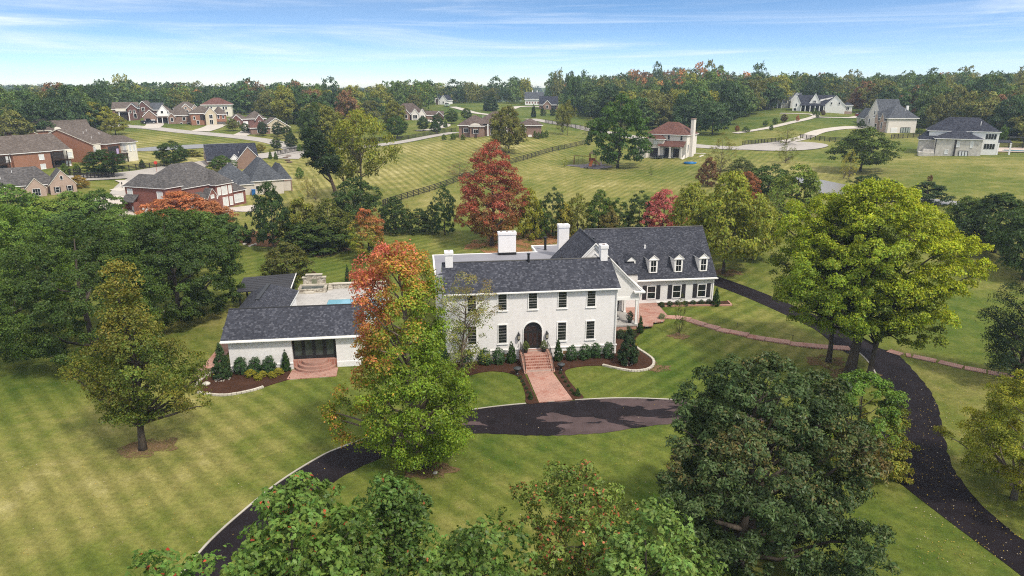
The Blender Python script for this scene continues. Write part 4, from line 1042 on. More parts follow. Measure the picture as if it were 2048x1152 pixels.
# red brick mansion with the white blinds (left, beyond the tree row)
B = house('brick_house', 'large dark red brick house with grey hip roofs and white blinds, orange tree in front', 338, 440, 43); B.gl = BLIND
B.shell(0, 42, 0, 105, 62, 24, BR2, ROOFG, 'hip', oh=3); B.shell(30, 192, 9, 112, 54, 46, BR2, ROOFG, 'hip', oh=3)
B.shell(128, 178, -6, 60, 52, 30, BR2, ROOFG, 'hip', oh=3); B.shell(172, 221, -2.5, 52, 31, 25, BR2, ROOFG, 'hip', oh=3)
B.shell(100, 127, -9, 40, 30, 18, BR2, ROOFG, 'gable', 'y', oh=2.5)
m = MB(); m.prism([(45, -4, 30), (103, -4, 30), (103, 12, 44), (45, 12, 44)], (0, 0, 1.2)); B.part(m, 'porch_roof', ROOFG); B.post('porch_post', 96, -2, 0, 30, 1.3, WHITE)
m = MB(); m.box(102, 108, -6.5, -5, 25, 32); m.box(125, 127, -10, -8.5, 24, 31); B.part(m, 'cornice', WHITE)
wins(B, [('f', -6, 137, 31, 8, 15), ('f', -6, 153, 30, 15, 17), ('f', -6, 170, 31, 8, 16), ('f', -6, 153, 4, 14, 19), ('f', -6, 170, 5, 8, 17), ('f', -2.5, 198, 6, 27, 18, (3, 2)), ('f', 9, 82, 3, 24, 20, (4, 1)), ('f', -9, 113, 28, 8, 6), ('l', 0, 92, 40, 12, 17, (2, 2)), ('l', 0, 14, 38, 13, 17, (2, 2))], t=1., d=.7)
garage(B, 'l', 0, 84, 18, 22); garage(B, 'l', 0, 48, 36, 22)
m = MB(); m.prism([(-16, 70, 33), (-16, 104, 33), (0, 104, 46), (0, 70, 46)], (0, 0, 1.2)); B.part(m, 'side_roof', ROOFG); 
for y in (71.5, 101): m = MB(); m.box(-14, 0, y, y+1, 0, 33); B.part(m, 'side_wall', BR2)
vents(B, [(60, 30, 72), (15, 12, 70), (100, 40, 88)])
# pale house with slate grey hip roof
B = house('bungalow', 'pale one storey house with wide slate grey hip roof behind the red brick house', 506, 389, 14)
B.shell(0, 62, 0, 95, 25, 43, SAND, ROOFS, 'hip', oh=3); B.shell(-62, 8, 12, 85, 23, 38, SAND, ROOFS, 'hip', oh=3); B.shell(-26, 2, -4, 30, 21, 15, SAND, ROOFS, 'hip', oh=2.5); B.shell(55, 84, 22, 85, 22, 32, SAND, ROOFS, 'hip', oh=3)
wins(B, [('f', 0, 10, 9, 6, 7), ('r', 62, 8, 5, 8, 14), ('r', 62, 16, 5, 4, 14)]); B.gl = DGLASS
m = MB(); m.box(62, 80, 1, 2, 22, 24); m.box(78, 80, 1, 3, 0, 22); B.part(m, 'patio_beam', BR4); vents(B, [(-15, 12, 32)], h=1.5)
# house with dark blue roof behind it
B = house('house', 'dark blue roofed house with small white gable, behind the slate roofed bungalow', 472, 336, 6)
B.shell(-50, 45, 12, 72, 16, 28, BR4, ROOFD, 'gable', 'x', oh=3); B.shell(2, 46, -12, 40, 16, 25, BR4, ROOFD, 'gable', 'y', oh=2.5); B.shell(-12, 10, -4, 30, 15, 12, WHT, ROOFD, 'gable', 'y', oh=2); B.shell(-40, -8, -16, 30, 12, 13, TANV, ROOFT, 'hip', oh=2.5)
wins(B, [('f', -16, -24, 3, 6, 6)]); vents(B, [(10, 20, 28)], h=2)
# tan brick house front left
B = house('brick_house', 'tan brick house with two front gables and shuttered windows by the cul-de-sac fence', 127, 388, 6)
B.shell(-122, -5, 12, 70, 20, 34, BR3, ROOFG, 'hip', oh=3); B.shell(-21, 24, -4, 50, 20, 27, BR3, ROOFG, 'gable', 'y', oh=2, trim=CREAM); B.shell(-60, -28, -6, 30, 17, 18, BR3, ROOFG, 'gable', 'y', oh=2, trim=CREAM)
wins(B, [('f', -4, -9, 5, 6, 10, (1, 2)), ('f', -4, 12, 6, 6, 10, (1, 2)), ('f', -6, -44, 2, 12, 13, (3, 2))]); wins(B, [('f', -4, 1, 29, 4, 7)], gl=DGLASS)
for a, z in ((-13.5, 5), (-4.5, 5), (7.5, 6), (16.5, 6)): B.slab('shutter', 'f', -4, a, z-.5, 2.2, 11, .5, SHUT)
B.slab('front_door', 'r', -28, 4, 0, 8, 15, .4, DARKW); vents(B, [(-75, 30, 46), (-95, 22, 36)], h=3)
# brick apartment blocks
B = house('apartment_building', 'orange brick apartment block with brown roof and stacked balconies at the left edge', 60, 341, 27); B.gl = BLIND
B.shell(-170, 84, 0, 116, 36, 29, BR1, ROOFT, 'gable', 'x', oh=3); B.shell(-30, 40, -8, 60, 35, 18, BR1, ROOFT, 'hip', oh=3)
wins(B, [('f', -8, 22, 20, 9, 10, (2, 1)), ('f', -8, 22, 1, 9, 10, (2, 1)), ('f', 0, 77, 19, 9, 11, (2, 1)), ('f', 0, 77, 2, 9, 10, (2, 1)), ('f', 0, -72, 18, 10, 12, (2, 1)), ('f', 0, -36, 20, 9, 11, (2, 1))])
for x0, x1 in ((42, 72), (-66, -38)):
    for z in (0, 18):
        B.slab('balcony_shade_slab', 'f', 0, (x0+x1)/2, z+.5, x1-x0-3, 13, .6, DARKW)
        m = MB(); m.box(x0, x1, -11, 0, z-1, z)
        b = B.part(m, 'balcony', plain('dark_timber', (.05, .035, .028), .8)); m = MB(); m.box(x0, x1, -11, -10.4, z+5.5, z+6.3)
        for i in range(14): m.box(x0+(x1-x0)*i/13-.25, x0+(x1-x0)*i/13+.25, -10.9, -10.5, z, z+5.5)
        B.part(m, 'railing', plain('dark_timber', (.05, .035, .028), .8), b)
    for x in (x0+.7, x1-.7): m = MB(); m.box(x-.7, x+.7, -11, -9.6, -6, 34); B.part(m, 'balcony_post', plain('dark_timber', (.05, .035, .028), .8))
m = MB(); m.box(70, 84.5, -9, 0, 17, 36); B.part(m, 'bay', CREAM); wins(B, [('f', -9, 77, 20, 9, 10, (2, 1))])
vents(B, [(-30, 40, 50), (25, 50, 56), (-70, 40, 50), (40, 20, 42)], h=3)
B = house('apartment_building', 'orange brick apartment block seen from its gable end, flags on its side deck', 127, 324, -43); B.gl = BLIND
B.shell(-72, 71, 0, 86, 36, 27, BR1, ROOFT, 'gable', 'y', oh=3, trim=CREAM); B.shell(45, 84, 22, 60, 34, 14, BR1, ROOFT, 'hip', oh=3); B.shell(45, 98, 62, 90, 34, 14, CREAM, ROOFT, 'hip', oh=3)
m = MB(); m.box(68, 78, 2, 14, 15, 34); B.part(m, 'bay', CREAM); wins(B, [('f', 2, 73, 19, 7, 11, (2, 1)), ('r', 98, 70, 17, 6, 12), ('r', 98, 82, 17, 6, 12), ('f', 62, 92, 18, 6, 12)])
B.slab('deck_shade_slab', 'r', 84, 40, 15, 30, 14, .6, DARKW); m = MB(); m.box(71, 99, 18, 62, 12.5, 14)
for y in (20, 34, 48, 60): m.box(97, 98.4, y, y+1.4, -6, 13)
m.box(97.8, 98.6, 18, 62, 19, 20); B.part(m, 'deck', plain('dark_timber', (.05, .035, .028), .8)); vents(B, [(30, 30, 55), (20, 50, 58), (50, 26, 46), (40, 60, 52)], h=3)
m = MB(); m.box(98.5, 98.9, 30, 36, 15, 25); B.part(m, 'hanging_flag', plain('lilac_flag', (.45, .36, .55)))
B = house('apartment_building', 'long brown roofed building with small round dormers behind the brick apartments', 100, 283, 10)
B.shell(-85, 6, 12, 80, 22, 20, BR1, ROOFT, 'gable', 'x', oh=3, trim=CREAM); B.shell(4, 78, 14, 70, 20, 18, BR1, ROOFT, 'gable', 'x', oh=3, trim=CREAM)
for x in (-28, 14): B.shell(x-11, x+11, -4, 30, 14, 7, BR1, ROOFT, 'gable', 'y', oh=2, trim=CREAM)
for x in (-42, 20):
    m = MB(); m.prism([(x+7*math.cos(math.pi*i/8), 15, 20+7*math.sin(math.pi*i/8)) for i in range(9)], (0, 14, 0)); d = B.part(m, 'round_dormer', CREAM)
wins(B, [('f', -4, -28, 6, 8, 6), ('f', -4, 14, 6, 8, 6)])
# the street of brick houses at upper left
B = house('house', 'brick house with taupe roof and dark covered deck at the left end of the street', 254, 241, -8)
B.shell(-24, 20, 4, 45, 22, 12, BR4, ROOFT, 'gable', 'x', oh=2); B.shell(4, 21, -6, 30, 24, 8, BR5, ROOFS, 'gable', 'y', oh=2); wins(B, [('f', -6, 9, 15, 3, 5), ('f', -6, 16, 15, 3, 5), ('f', -6, 17, 5, 5, 8), ('f', 4, -16, 9, 3, 4)])
m = MB(); m.box(-10, 6, -3, 4, 0, 16); B.part(m, 'covered_deck', DARKW); m = MB(); m.box(-17, 2, -3, 5, 18, 23); B.part(m, 'dormer', CREAM); porch(B, -12, 7, -7, 4, 18, 16, ROOFG, (-11, 6))
B = house('house', 'dark brick house with steep gable beside a dark tree, upper left street', 289, 236, -14)
B.shell(-14, 14, 0, 40, 18, 14, BR5, ROOFT, 'gable', 'y', oh=2); B.shell(10, 32, 8, 36, 16, 12, BR5, ROOFS, 'gable', 'x', oh=2); wins(B, [('f', 0, 0, 14, 5, 6, (2, 1)), ('f', 0, 2, 4, 3, 6)])
B = house('house', 'brick house with tall white gabled dormer and white garage door, dark pickup outside', 336, 247, 0)
B.shell(-42, -19, -6, 30, 15, 11, BR4, ROOFT, 'gable', 'y', oh=2); B.shell(-22, 20, 3, 45, 15, 19, BR4, ROOFT, 'hip', oh=2); B.shell(4, 43, -4, 44, 15, 20, BR4, ROOFT, 'hip', oh=2); B.shell(-17, 5, 0, 26, 20, 15, WHT, ROOFT, 'gable', 'y', oh=1.5, zb=14); B.shell(2, 14, -7, 10, 13, 7, BR4, ROOFT, 'gable', 'y', oh=1.5)
garage(B, 'f', -6, -31, 17, 8.5); wins(B, [('f', 0, -8, 20, 4, 4.5), ('f', 0, 2.5, 20, 2, 4.5), ('f', -4, 30, 6, 5, 6), ('f', -7, 8, 4, 4, 7), ('f', -4, 24, -4, 4, 5), ('f', -4, 38, -3, 5, 4)]); B.slab('porch_shade_slab', 'f', 3, -9, 1, 17, 9, .5, DARKW); porch(B, -19, 2, -4, 4, 15, 12, ROOFT, (-18, -9, 1), rpost=.6)
B = house('house', 'pinkish house with arched gable window and taupe roof, behind the white dormer house', 376, 237, 3)
B.shell(-22, 24, 8, 45, 18, 14, BR3, ROOFT, 'hip', oh=2); B.shell(-13, 9, -2, 30, 18, 10, BR3, ROOFT, 'gable', 'y', oh=2); B.shell(8, 22, 2, 30, 17, 9, BR3, ROOFT, 'gable', 'y', oh=2); wins(B, [('f', -2, -2, 8, 9, 8, (2, 1)), ('f', -2, -2, 19, 4, 3), ('f', 2, 14, 12, 4, 5)])
B = house('house', 'orange brick house with tan gable front and under-house garage on the bend', 419, 250, 5)
B.shell(-32, 14, 4, 45, 22, 15, BR1, ROOFT, 'hip', oh=2); B.shell(-6, 14, -5, 36, 22, 12, TANV, ROOFT, 'gable', 'y', oh=2); B.shell(12, 33, 0, 40, 20, 15, BR1, ROOFT, 'hip', oh=2); wins(B, [('f', -5, 4, 13, 6, 7, (2, 1)), ('f', -5, 4, 2, 6, 8, (2, 1)), ('f', 0, 18, 12, 3, 7), ('f', 0, 27, 12, 3, 6), ('f', 4, -20, 2, 4, 7), ('f', 4, -26, 11, 3, 6)])
B.slab('balcony_shade_slab', 'f', 4, -11, 10, 8, 10, .5, DARKW); garage(B, 'f', 0, 22, 17, 6, mat=DARKW)
B = house('house', 'large cream house with red brown hip roof behind the orange brick house', 442, 233, -4)
B.shell(-34, 21, 6, 50, 22, 14, CREAM, ROOFR, 'hip', oh=2.5); wins(B, [('f', 6, -17, 14, 4, 5), ('f', 6, -4, 14, 3, 5), ('f', 6, 6, 14, 3, 5), ('f', 6, 11, 14, 3, 5), ('f', 6, 12, 3, 3, 6)]); porch(B, -8, 8, -2, 6, 12, 10, ROOFG, (-7, 7))
B = house('house', 'low maroon brick house with two white trimmed gables and white side door', 500, 252, 8)
B.shell(-34, -2, 4, 34, 13, 11, BR5, ROOFT, 'hip', oh=2); B.shell(-34, -15, -3, 20, 12, 10, BR5, ROOFT, 'gable', 'y', oh=1.5); B.shell(-2, 32, 6, 42, 13, 16, BR5, ROOFT, 'hip', oh=2); B.shell(12, 26, 0, 20, 12, 9, BR5, ROOFT, 'gable', 'y', oh=1.5)
wins(B, [('f', -3, -28, 3, 4, 7), ('f', -3, -21, 3, 4, 7), ('f', 0, 19, 3, 4, 6)]); garage(B, 'f', 4, -7, 9, 9)
B = house('house', 'brown brick ranch house with tan gable behind round street trees', 541, 268, 12)
B.shell(-36, 0, 2, 44, 12, 12, BR4, ROOFR, 'hip', oh=2.5); B.shell(-12, 40, 6, 50, 13, 17, TANV, ROOFT, 'gable', 'y', oh=2.5); wins(B, [('f', 2, -22, 4, 4, 5), ('f', 6, 15, 4, 5, 5)])
for px, py, rf, wl, lb in ((332, 224, ROOFS, BR5, 'slate roofed house half hidden behind the white dormer house'), (28, 243, ROOFS, BR5, 'dark brick house with arched window at the far left under the trees'), (505, 226, ROOFS, BR4, 'slate roofed house among the trees above the low maroon house')):
    B = house('house', lb, px, py, 4); B.shell(-26, 10, 4, 40, 15, 14, wl, rf, 'hip', oh=2); B.shell(-6, 15, -4, 30, 15, 13, wl, rf, 'gable', 'y', oh=2); wins(B, [('f', -4, 4, 6, 6, 6, (2, 1)), ('f', 4, -16, 5, 4, 6)])
# centre
B = house('house', 'brown roofed brick ranch with three front gables beyond the road trees', 830, 240, -6)
B.shell(-42, 12, 6, 40, 13, 19, BR4, ROOFB, 'hip', oh=2.5); B.shell(-6, 8, -4, 20, 12, 9, STUC, ROOFB, 'gable', 'y', oh=1.5); B.shell(9, 21, -2, 20, 12, 9, STUC, ROOFB, 'gable', 'y', oh=1.5); B.shell(20, 56, 6, 26, 9, 7, BR4, ROOFB, 'gable', 'x', oh=1.5); B.shell(40, 56, 2, 22, 8, 8, BR5, ROOFB, 'gable', 'y', oh=1.5); B.shell(-24, -10, -2, 20, 12, 8, BR4, ROOFB, 'gable', 'y', oh=1.5)
wins(B, [('f', -4, 1, 3, 8, 7, (3, 1)), ('f', -2, 15, 3, 6, 6, (3, 1)), ('f', -2, -17, 3, 4, 7)])
B = house('house', 'small white house with steep dark roof gable on the distant meadow', 882, 209, -20)
B.shell(-2, 14, -2, 30, 8, 9, WHT, ROOFD, 'gable', 'y', oh=1.2); B.shell(-16, 2, 2, 20, 8, 8, WHT, ROOFD, 'gable', 'x', oh=1.2); B.shell(-12, -3, -3, 12, 9, 9, WHT, ROOFD, 'gable', 'y', oh=1.2); wins(B, [('f', -3, -7, 4, 3, 6), ('f', -3, -7, 0, 2, 3)], fr=BR4); wins(B, [('f', -2, 6, 3, 2, 3)])
B = house('house', 'wide brown brick ranch mansion with white columned arched porch and fenced yard', 1000, 272, 0)
B.shell(-82, -20, 4, 60, 20, 19, BR4, ROOFB, 'hip', oh=3); B.shell(-60, -32, -4, 30, 19, 8, BR4, ROOFB, 'hip', oh=2.5); B.shell(-50, 45, 8, 80, 21, 25, BR4, ROOFB, 'hip', oh=3); B.shell(40, 83, 4, 54, 20, 13, BR4, ROOFB, 'hip', oh=3)
m = MB(); m.box(-60, -38, -5.4, -4.2, 18, 21); m.prism([(-49+10*math.cos(math.pi*i/8), -5.4, 21+4*math.sin(math.pi*i/8)) for i in range(9)], (0, 1.2, 0)); B.part(m, 'arched_pediment', STUC)
for x0, x1 in ((-34, -10), (-4, 12)): B.slab('porch_shade_slab', 'f', 8, (x0+x1)/2, 1, x1-x0, 16, .4, DARKW)
for x in (-36, 0): B.post('porch_column', x, 1, -1, 24, 1.6, WHITE)
porch(B, -40, 16, -2, 9, 25, 23, ROOFB, (-24, 14), rpost=1.)
wins(B, [('f', 4, -68, 7, 8, 8, (2, 1)), ('f', -4, -48, 5, 9, 8, (2, 1)), ('f', 8, -16, 2, 5, 12, (1, 2)), ('f', 8, 32, 8, 8, 8, (2, 1)), ('f', 4, 48, 8, 6, 8)])
B.slab('utility_box', 'f', 4, 60, -2, 7, 4, 3, WHITE); vents(B, [(-34, 14, 36)], h=3)
for x in (-75, -61, -55, -43): B.slab('shutter', 'f', 4 if x < -60 else -4, x, 5, 2.2, 10, .5, SHUT)
B = house('house', 'long white house with plain grey roof and twin chimneys near the horizon', 1068, 210, 0)
B.shell(-18, 18, 0, 30, 12, 12, WHT, ROOFS, 'gable', 'x', oh=2); 
for x in (-3, 6): m = MB(); m.box(x-1, x+1, 14, 16, 20, 28); B.part(m, 'chimney', WHT)
for i in range(6): B.slab('window', 'f', 0, -14+i*5.5, 3, 2.6, 3.4, .3, BR2)
B = house('house', 'dark blue roofed brick cottage with gable on stone drive near the centre horizon', 1098, 219, 4)
B.shell(-18, 18, 4, 34, 10, 14, BR4, ROOFD, 'gable', 'x', oh=2); B.shell(-12, 4, -3, 20, 9, 8, BR4, ROOFD, 'gable', 'y', oh=1.5); B.shell(30, 54, 10, 34, 9, 12, BR5, ROOFD, 'gable', 'x', oh=2); wins(B, [('f', -3, -4, 3, 4, 5)]); B.slab('porch_shade_slab', 'f', 4, 10, 1, 10, 7, .4, DARKW)
# right: house with brown roof and tall chimney
B = house('house', 'tall pale house with red brown roof and side chimney beside the big oak', 1340, 315, -20)
B.shell(-50, 32, 0, 60, 44, 24, STUC, ROOFR, 'hip', oh=3); B.shell(-48, -12, -9, 20, 35, 14, STUC, ROOFR, 'hip', oh=2.5); B.shell(-66, -44, -16, 30, 16, 12, STUC, ROOFR, 'gable', 'y', oh=2)
porch(B, -22, 31, -15, 0, 32, 22, ROOFR, (-19, 4, 27), rpost=1.3, mat=STUC)
m = MB(); m.box(32, 38, 18, 30, -18, 74); c = B.part(m, 'chimney', STUC); m = MB(); m.box(31.5, 38.5, 17.5, 30.5, 74, 76); B.part(m, 'chimney_cap', BR4, c)
for x0, x1 in ((-39, -22), (-16, 2), (6, 18)): B.slab('patio_door', 'f', 0 if x0 > -22 else -9, (x0+x1)/2, 1, x1-x0, 17, .5, DARKW)
wins(B, [('f', 0, -5, 35, 4, 9, (1, 2)), ('f', 0, 21, 35, 4, 9, (1, 2))], fr=STUC); wins(B, [('f', -9, -29, 25, 10, 9, (2, 2))], gl=BLIND, fr=OLIVE); wins(B, [('r', 32, 10, 12, 5, 14), ('r', 32, 44, 18, 6, 10), ('r', 32, 44, -8, 6, 10), ('f', -16, -55, 6, 5, 8)])
m = MB(); m.prism([(29, -16, -16), (29, -2, -16), (29, -2, 7), (29, -16, -2)], (2.5, 0, 0)); m.box(14, 31, -18, -15.5, -18, -2); m.box(52, 54.5, 20, 60, -18, 4); m.box(34, 54, 58, 60.5, -18, 6); B.part(m, 'retaining_wall', STUC)
# farmhouse on the hill
B = house('farmhouse', 'white farmhouse with dark roof, steep gables and long columned porch on the hill', 1640, 224, 0)
B.shell(-52, -38, -4, 26, 17, 13, WHT, ROOFD, 'gable', 'y', oh=1.2); B.shell(-44, 22, 2, 36, 16, 15, WHT, ROOFD, 'gable', 'x', oh=2); B.shell(-21, -2, -2, 22, 18, 17, WHT, ROOFD, 'gable', 'y', oh=1, zb=14); B.shell(8, 44, -5, 40, 13, 18, WHT, ROOFD, 'gable', 'y', oh=1.6); B.shell(40, 57, -2, 30, 13, 6, WHT, ROOFD, 'hip', oh=1.6)
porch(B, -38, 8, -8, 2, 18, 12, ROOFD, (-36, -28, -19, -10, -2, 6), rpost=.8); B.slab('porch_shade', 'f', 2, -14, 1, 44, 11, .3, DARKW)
wins(B, [('f', -4, -45, 11, 2.5, 5), ('f', -4, -47, 2, 4, 5), ('f', -2, -12, 18, 5, 4, (3, 1)), ('f', -5, 19, 15, 2.5, 4), ('f', -5, 33, 15, 2.5, 4), ('f', -2, 49, 5, 5, 5, (2, 1))]); m = MB(); m.box(40, 57.3, -2.4, -2, -3, 2); B.part(m, 'brick_base', BR3)
m = MB(); m.prism([(-2, 2, 24), (20, 14, 24), (20, 14, 29), (-2, 2, 20)], (0, 8, 0)); B.part(m, 'shed_dormer', WHT)
B = house('farmhouse', 'grey and white gabled house with white pergola at the edge of the hilltop wood', 1578, 216, 0)
B.shell(-26, 20, 6, 36, 15, 13, GREYS, ROOFS, 'gable', 'x', oh=1.6); B.shell(-16, -2, 0, 20, 16, 10, GREYS, ROOFS, 'gable', 'y', oh=1.2, trim=WHITE); B.shell(2, 22, -6, 30, 16, 13, WHT, ROOFS, 'gable', 'y', oh=1.6); wins(B, [('f', 0, -9, 9, 8, 6, (3, 1)), ('f', 6, -21, 9, 5, 5, (2, 1)), ('f', -6, 12, 8, 3, 5)])
m = MB(); m.box(-44, -12, -8, -7, 11, 12.5); m.box(-44, -12, 2, 3, 11, 12.5)
for i in range(12): m.box(-44+i*2.8, -43.2+i*2.8, -9, 4, 12.5, 13.6)
for x in (-43, -36, -29, -22, -14):
    for y in (-7.5, 2.5): m.box(x-.6, x+.6, y-.6, y+.6, -1, 11)
B.part(m, 'pergola', WHITE)
B = house('house', 'pale house with slate grey hip roof and three stone gables on the side drive', 1774, 266, 30)
B.shell(0, 57, 0, 52, 28, 27, STUC, ROOFS, 'hip', oh=3); B.shell(6, 52, 42, 92, 30, 33, STUC, ROOFS, 'gable', 'x', oh=2); B.shell(-5, 20, 8, 22, 25, 13, BR3, ROOFS, 'gable', 'x', oh=1.5); B.shell(-4, 20, 32, 44, 26, 14, BR3, ROOFS, 'gable', 'x', oh=1.5); B.shell(0, 30, 90, 122, 26, 18, GREYS, ROOFS, 'gable', 'y', oh=2)
garage(B, 'f', 0, 13, 13, 10); m = MB(); m.box(26, 46, -.5, -.05, 0, 11); B.part(m, 'door_group_frame', BLACK)
for i in range(4): B.slab('glass_door', 'f', -.5, 28.6+i*5, .6, 3.6, 9.8, .3, plain('pale_reflecting_glass', (.30, .34, .31), .1, .2, spec=.6))
wins(B, [('l', -5, 15, 8, 5, 12, (2, 1)), ('l', 6, 66, 34, 4, 7), ('l', 6, 58, 12, 4, 10), ('l', 6, 82, 14, 4, 10), ('l', -4, 38, 2, 7, 14)]); vents(B, [(38, 12, 42)], h=4); m = MB(); m.box(47, 51, 24, 28, 40, 52); B.part(m, 'chimney', WHT)
B = house('house', 'grey stone house with dark complex hip roof, rear windows and pool patio at right', 1905, 312, 6)
B.shell(-33, 46, 0, 56, 33, 14, GREYS, ROOFD, 'hip', oh=3); B.shell(-44, 74, 34, 100, 46, 27, WHT, ROOFD, 'hip', oh=3); B.shell(-58, -22, 30, 80, 28, 24, GREYS, ROOFD, 'hip', oh=3); B.shell(30, 74, 20, 60, 47, 16, WHT, ROOFD, 'hip', oh=2.5)
wins(B, [('f', 0, 6, 18, 4.5, 11), ('f', 0, 29, 18, 4.5, 11), ('f', 0, -12, 4, 5, 8)], gl=BLIND); B.slab('patio_door', 'f', 0, 17, 0, 16, 11, .6, DARKW)
for i in range(3): B.slab('glass_panel', 'f', -.6, 12+i*5, .8, 3.6, 9, .3, BLIND)
for z in (34, 15):
    for i in range(4): B.win('f', 20, 54+i*4.6, z, 3, 9, t=.4, d=.4, fr=BLACK)
m = MB(); m.box(0, 3, -1.4, -.1, 0, 33); m.box(-33.2, -31.6, -1.2, -.1, 0, 33); B.part(m, 'downspout', DARKW)
porch(B, 74, 98, 22, 52, 30, 27, ROOFD, (76, 96), rpost=1.2)
m = MB(); m.box(-60, -33, -8, 20, -4, 6); m.box(-52, -33, -2, 24, 6, 11); B.part(m, 'stone_terrace', GREYS); vents(B, [(42, 34, 60)], WHITE, 6, .6)

# patio, pool and furniture of that house
p, k, a = site(2010, 303)
patch('terrace', catmull(pxw([(1925,306),(1950,300),(1990,297),(2060,297),(2080,304),(2040,305.5),(1975,305),(1945,312)]), 4, True), .25, 2, concrete('patio_pink', (.42, .34, .29), (.5, .42, .37)))
r = Bld('swimming_pool', 'bright blue pool on the patio of the grey stone house at the right edge', 'swimming pool', tuple(p), a, k)
m = MB(); m.box(-4, 60, -6, 16, 0, 2.6); r.part(m, 'coping', PATIOM); m = MB(); m.box(-2, 58, -4.5, 14, 2.6, 2.7); r.part(m, 'water', water_material('bright_pool_water', (.12, .42, .55)))
# ------------------------------------------------------------------ fences
FENCEM = plain('black_fence_timber', (.022, .019, .017), .8, .3, 3.)
def fence(label, pts, h=1.35, step=2.5, rails=4, name='fence', gap=None, bmat=None):
    path = resample(catmull(pxw(pts), 4), step); c = path[0]; r = empty(name, (c[0], c[1], gz(*c))); tag(r, label, 'fence')
    inv = Matrix.Translation(-Vector(r.location)); P = [np.array((q[0], q[1], gz(*q))) for q in path]
    for j in range(rails):
        m = MB(); z = h*(j+.75)/rails
        for q, w in zip(P[:-1], P[1:]):
            d = (w-q)[:2]; d = d/np.linalg.norm(d); n = np.array((-d[1], d[0]))*.03
            m.prism([(q[0]-n[0], q[1]-n[1], q[2]+z), (q[0]+n[0], q[1]+n[1], q[2]+z), (q[0]+n[0], q[1]+n[1], q[2]+z+.15), (q[0]-n[0], q[1]-n[1], q[2]+z+.15)], w-q)
        o = m.build('rail', bmat or FENCEM, r); o.matrix_parent_inverse = inv
    m = MB(); m.box(-.08, .08, -.08, .08, -.4, h+.1); first = None
    for q in P[:99]:
        o = m.build('post', bmat or FENCEM, r) if first is None else link(first.copy(), r)
        first = first or o; o.location = Vector(q)-Vector(r.location)
    return r
fence('long black board fence crossing the mown meadow diagonally', [(766,413),(782,407),(827,393),(870,380),(920,362),(980,341),(1032,325),(1092,307),(1140,296),(1182,286)])
fence('black board fence along the road behind the lone yellow-green tree', [(556,311),(590,304),(630,296),(668,289),(720,284),(800,281),(860,271),(912,263)])
fence('black fence along the near street left of the brick mansion', [(140,351),(190,348),(245,343),(300,337),(350,330)])
fence('short black fence section by the striped round lawn', [(150,361),(175,358),(205,357),(229,355.5)])
fence('black fence following the road right of the ranch mansion', [(1090,246),(1125,252),(1160,258),(1200,266)])
fence('black fence behind the gnarled tree, along the upper road', [(1485,291),(1510,289),(1535,286.5),(1562,284)])
fence('black fence between the turning circle and the house with slate roof', [(1600,277),(1630,280.5),(1670,284),(1720,286)])
fence('black fence on the slope between the two pale houses at right', [(1782,278),(1815,276),(1858,273)])
fence('dark metal fence panel beside the patio of the ranch mansion, left section', [(946,264),(953,277)], 1.3, 1.2, 8); fence('dark metal fence panel beside the patio of the ranch mansion, right section', [(1043,265),(1051,277)], 1.3, 1.2, 8)
fence('dark curving fence from the yard down to the road junction', [(612,297),(622,310),(627,325)], 1.3, 1.2, 8)
# ------------------------------------------------------------------ the large trees round the house
DG = (.048, .08, .016); MG = (.092, .145, .021); LG = (.12, .20, .026); YG = (.23, .27, .027); OL = (.18, .16, .03); RED = (.42, .06, .03); ORG = (.46, .18, .075); PNK = (.48, .14, .125); RUST = (.28, .11, .042); BRN = (.2, .11, .05); YEL = (.4, .32, .03)
V = lambda c: np.array(c)
def near(px, py, D=None, top=None, wpx=None):
    p = gp(px, py) if D is None else np.array((*at_dist(px, py, D)[:2], 0.))
    if D is not None: p[2] = gz(p[0], p[1])
    D = math.hypot(p[0], p[1]); h = at_dist(px, top, D)[2]-p[2]
    q = np.array((p[0], p[1], h*.55)); return p, h, wpx/FPX*depth_of(q)
def bt(name, label, pxs, prof, seed, color=None, oc=(1, 1, 1), rz=0., bark=(1, 1, 1), group=None, **kw):
    p, h, w = near(**pxs); H_, W_ = h, w
    m = grow(seed, prof, H=h, Rw=w/2, cr=kw.pop('cr', .075)*max(h, w*.8), **kw, color=color)
    return big_tree(name, label, p, m, rz, oc, bark, group=group)
P = lambda px, py, top, w, D=None: dict(px=px, py=py, top=top, wpx=w, D=D)
bt('maple_tree', 'olive brown maple alone on the left lawn, narrow tip and thick dark trunk', P(293, 897, 520, 190), [(.17, .35), (.26, .85), (.38, 1.), (.52, .84), (.64, .62), (.74, .38), (.86, .30), (.96, .17), (1., .06)], 11,
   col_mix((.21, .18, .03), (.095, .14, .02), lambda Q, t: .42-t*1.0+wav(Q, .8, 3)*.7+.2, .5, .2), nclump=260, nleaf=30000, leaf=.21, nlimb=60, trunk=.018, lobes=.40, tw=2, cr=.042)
bt('oak_tree', 'broad dark green oak behind the pool house, its crown touching the black pavilion', P(358, 640, 424, 245), [(.05, .55), (.16, .88), (.36, 1.), (.58, .96), (.77, .78), (.9, .52), (1., .2)], 12, col_mix(DG, MG, lambda Q, t: wav(Q, .4, 5)-.1, .8, .2), nclump=420, nleaf=80000, cr=.05, leaf=.25, nlimb=10, lobes=.1, inner=.5, trunk=.025)
bt('oak_tree', 'dark green oak left of the olive brown maple with low spreading boughs', P(188, 712, 452, 320), [(.04, .6), (.13, .88), (.32, 1.), (.55, .95), (.75, .78), (.9, .5), (1., .18)], 13, col_mix(DG, MG, lambda Q, t: wav(Q, .4, 6)-.25, .8, .2), nclump=440, nleaf=84000, cr=.05, leaf=.24, nlimb=10, lobes=.12, inner=.5, trunk=.025)
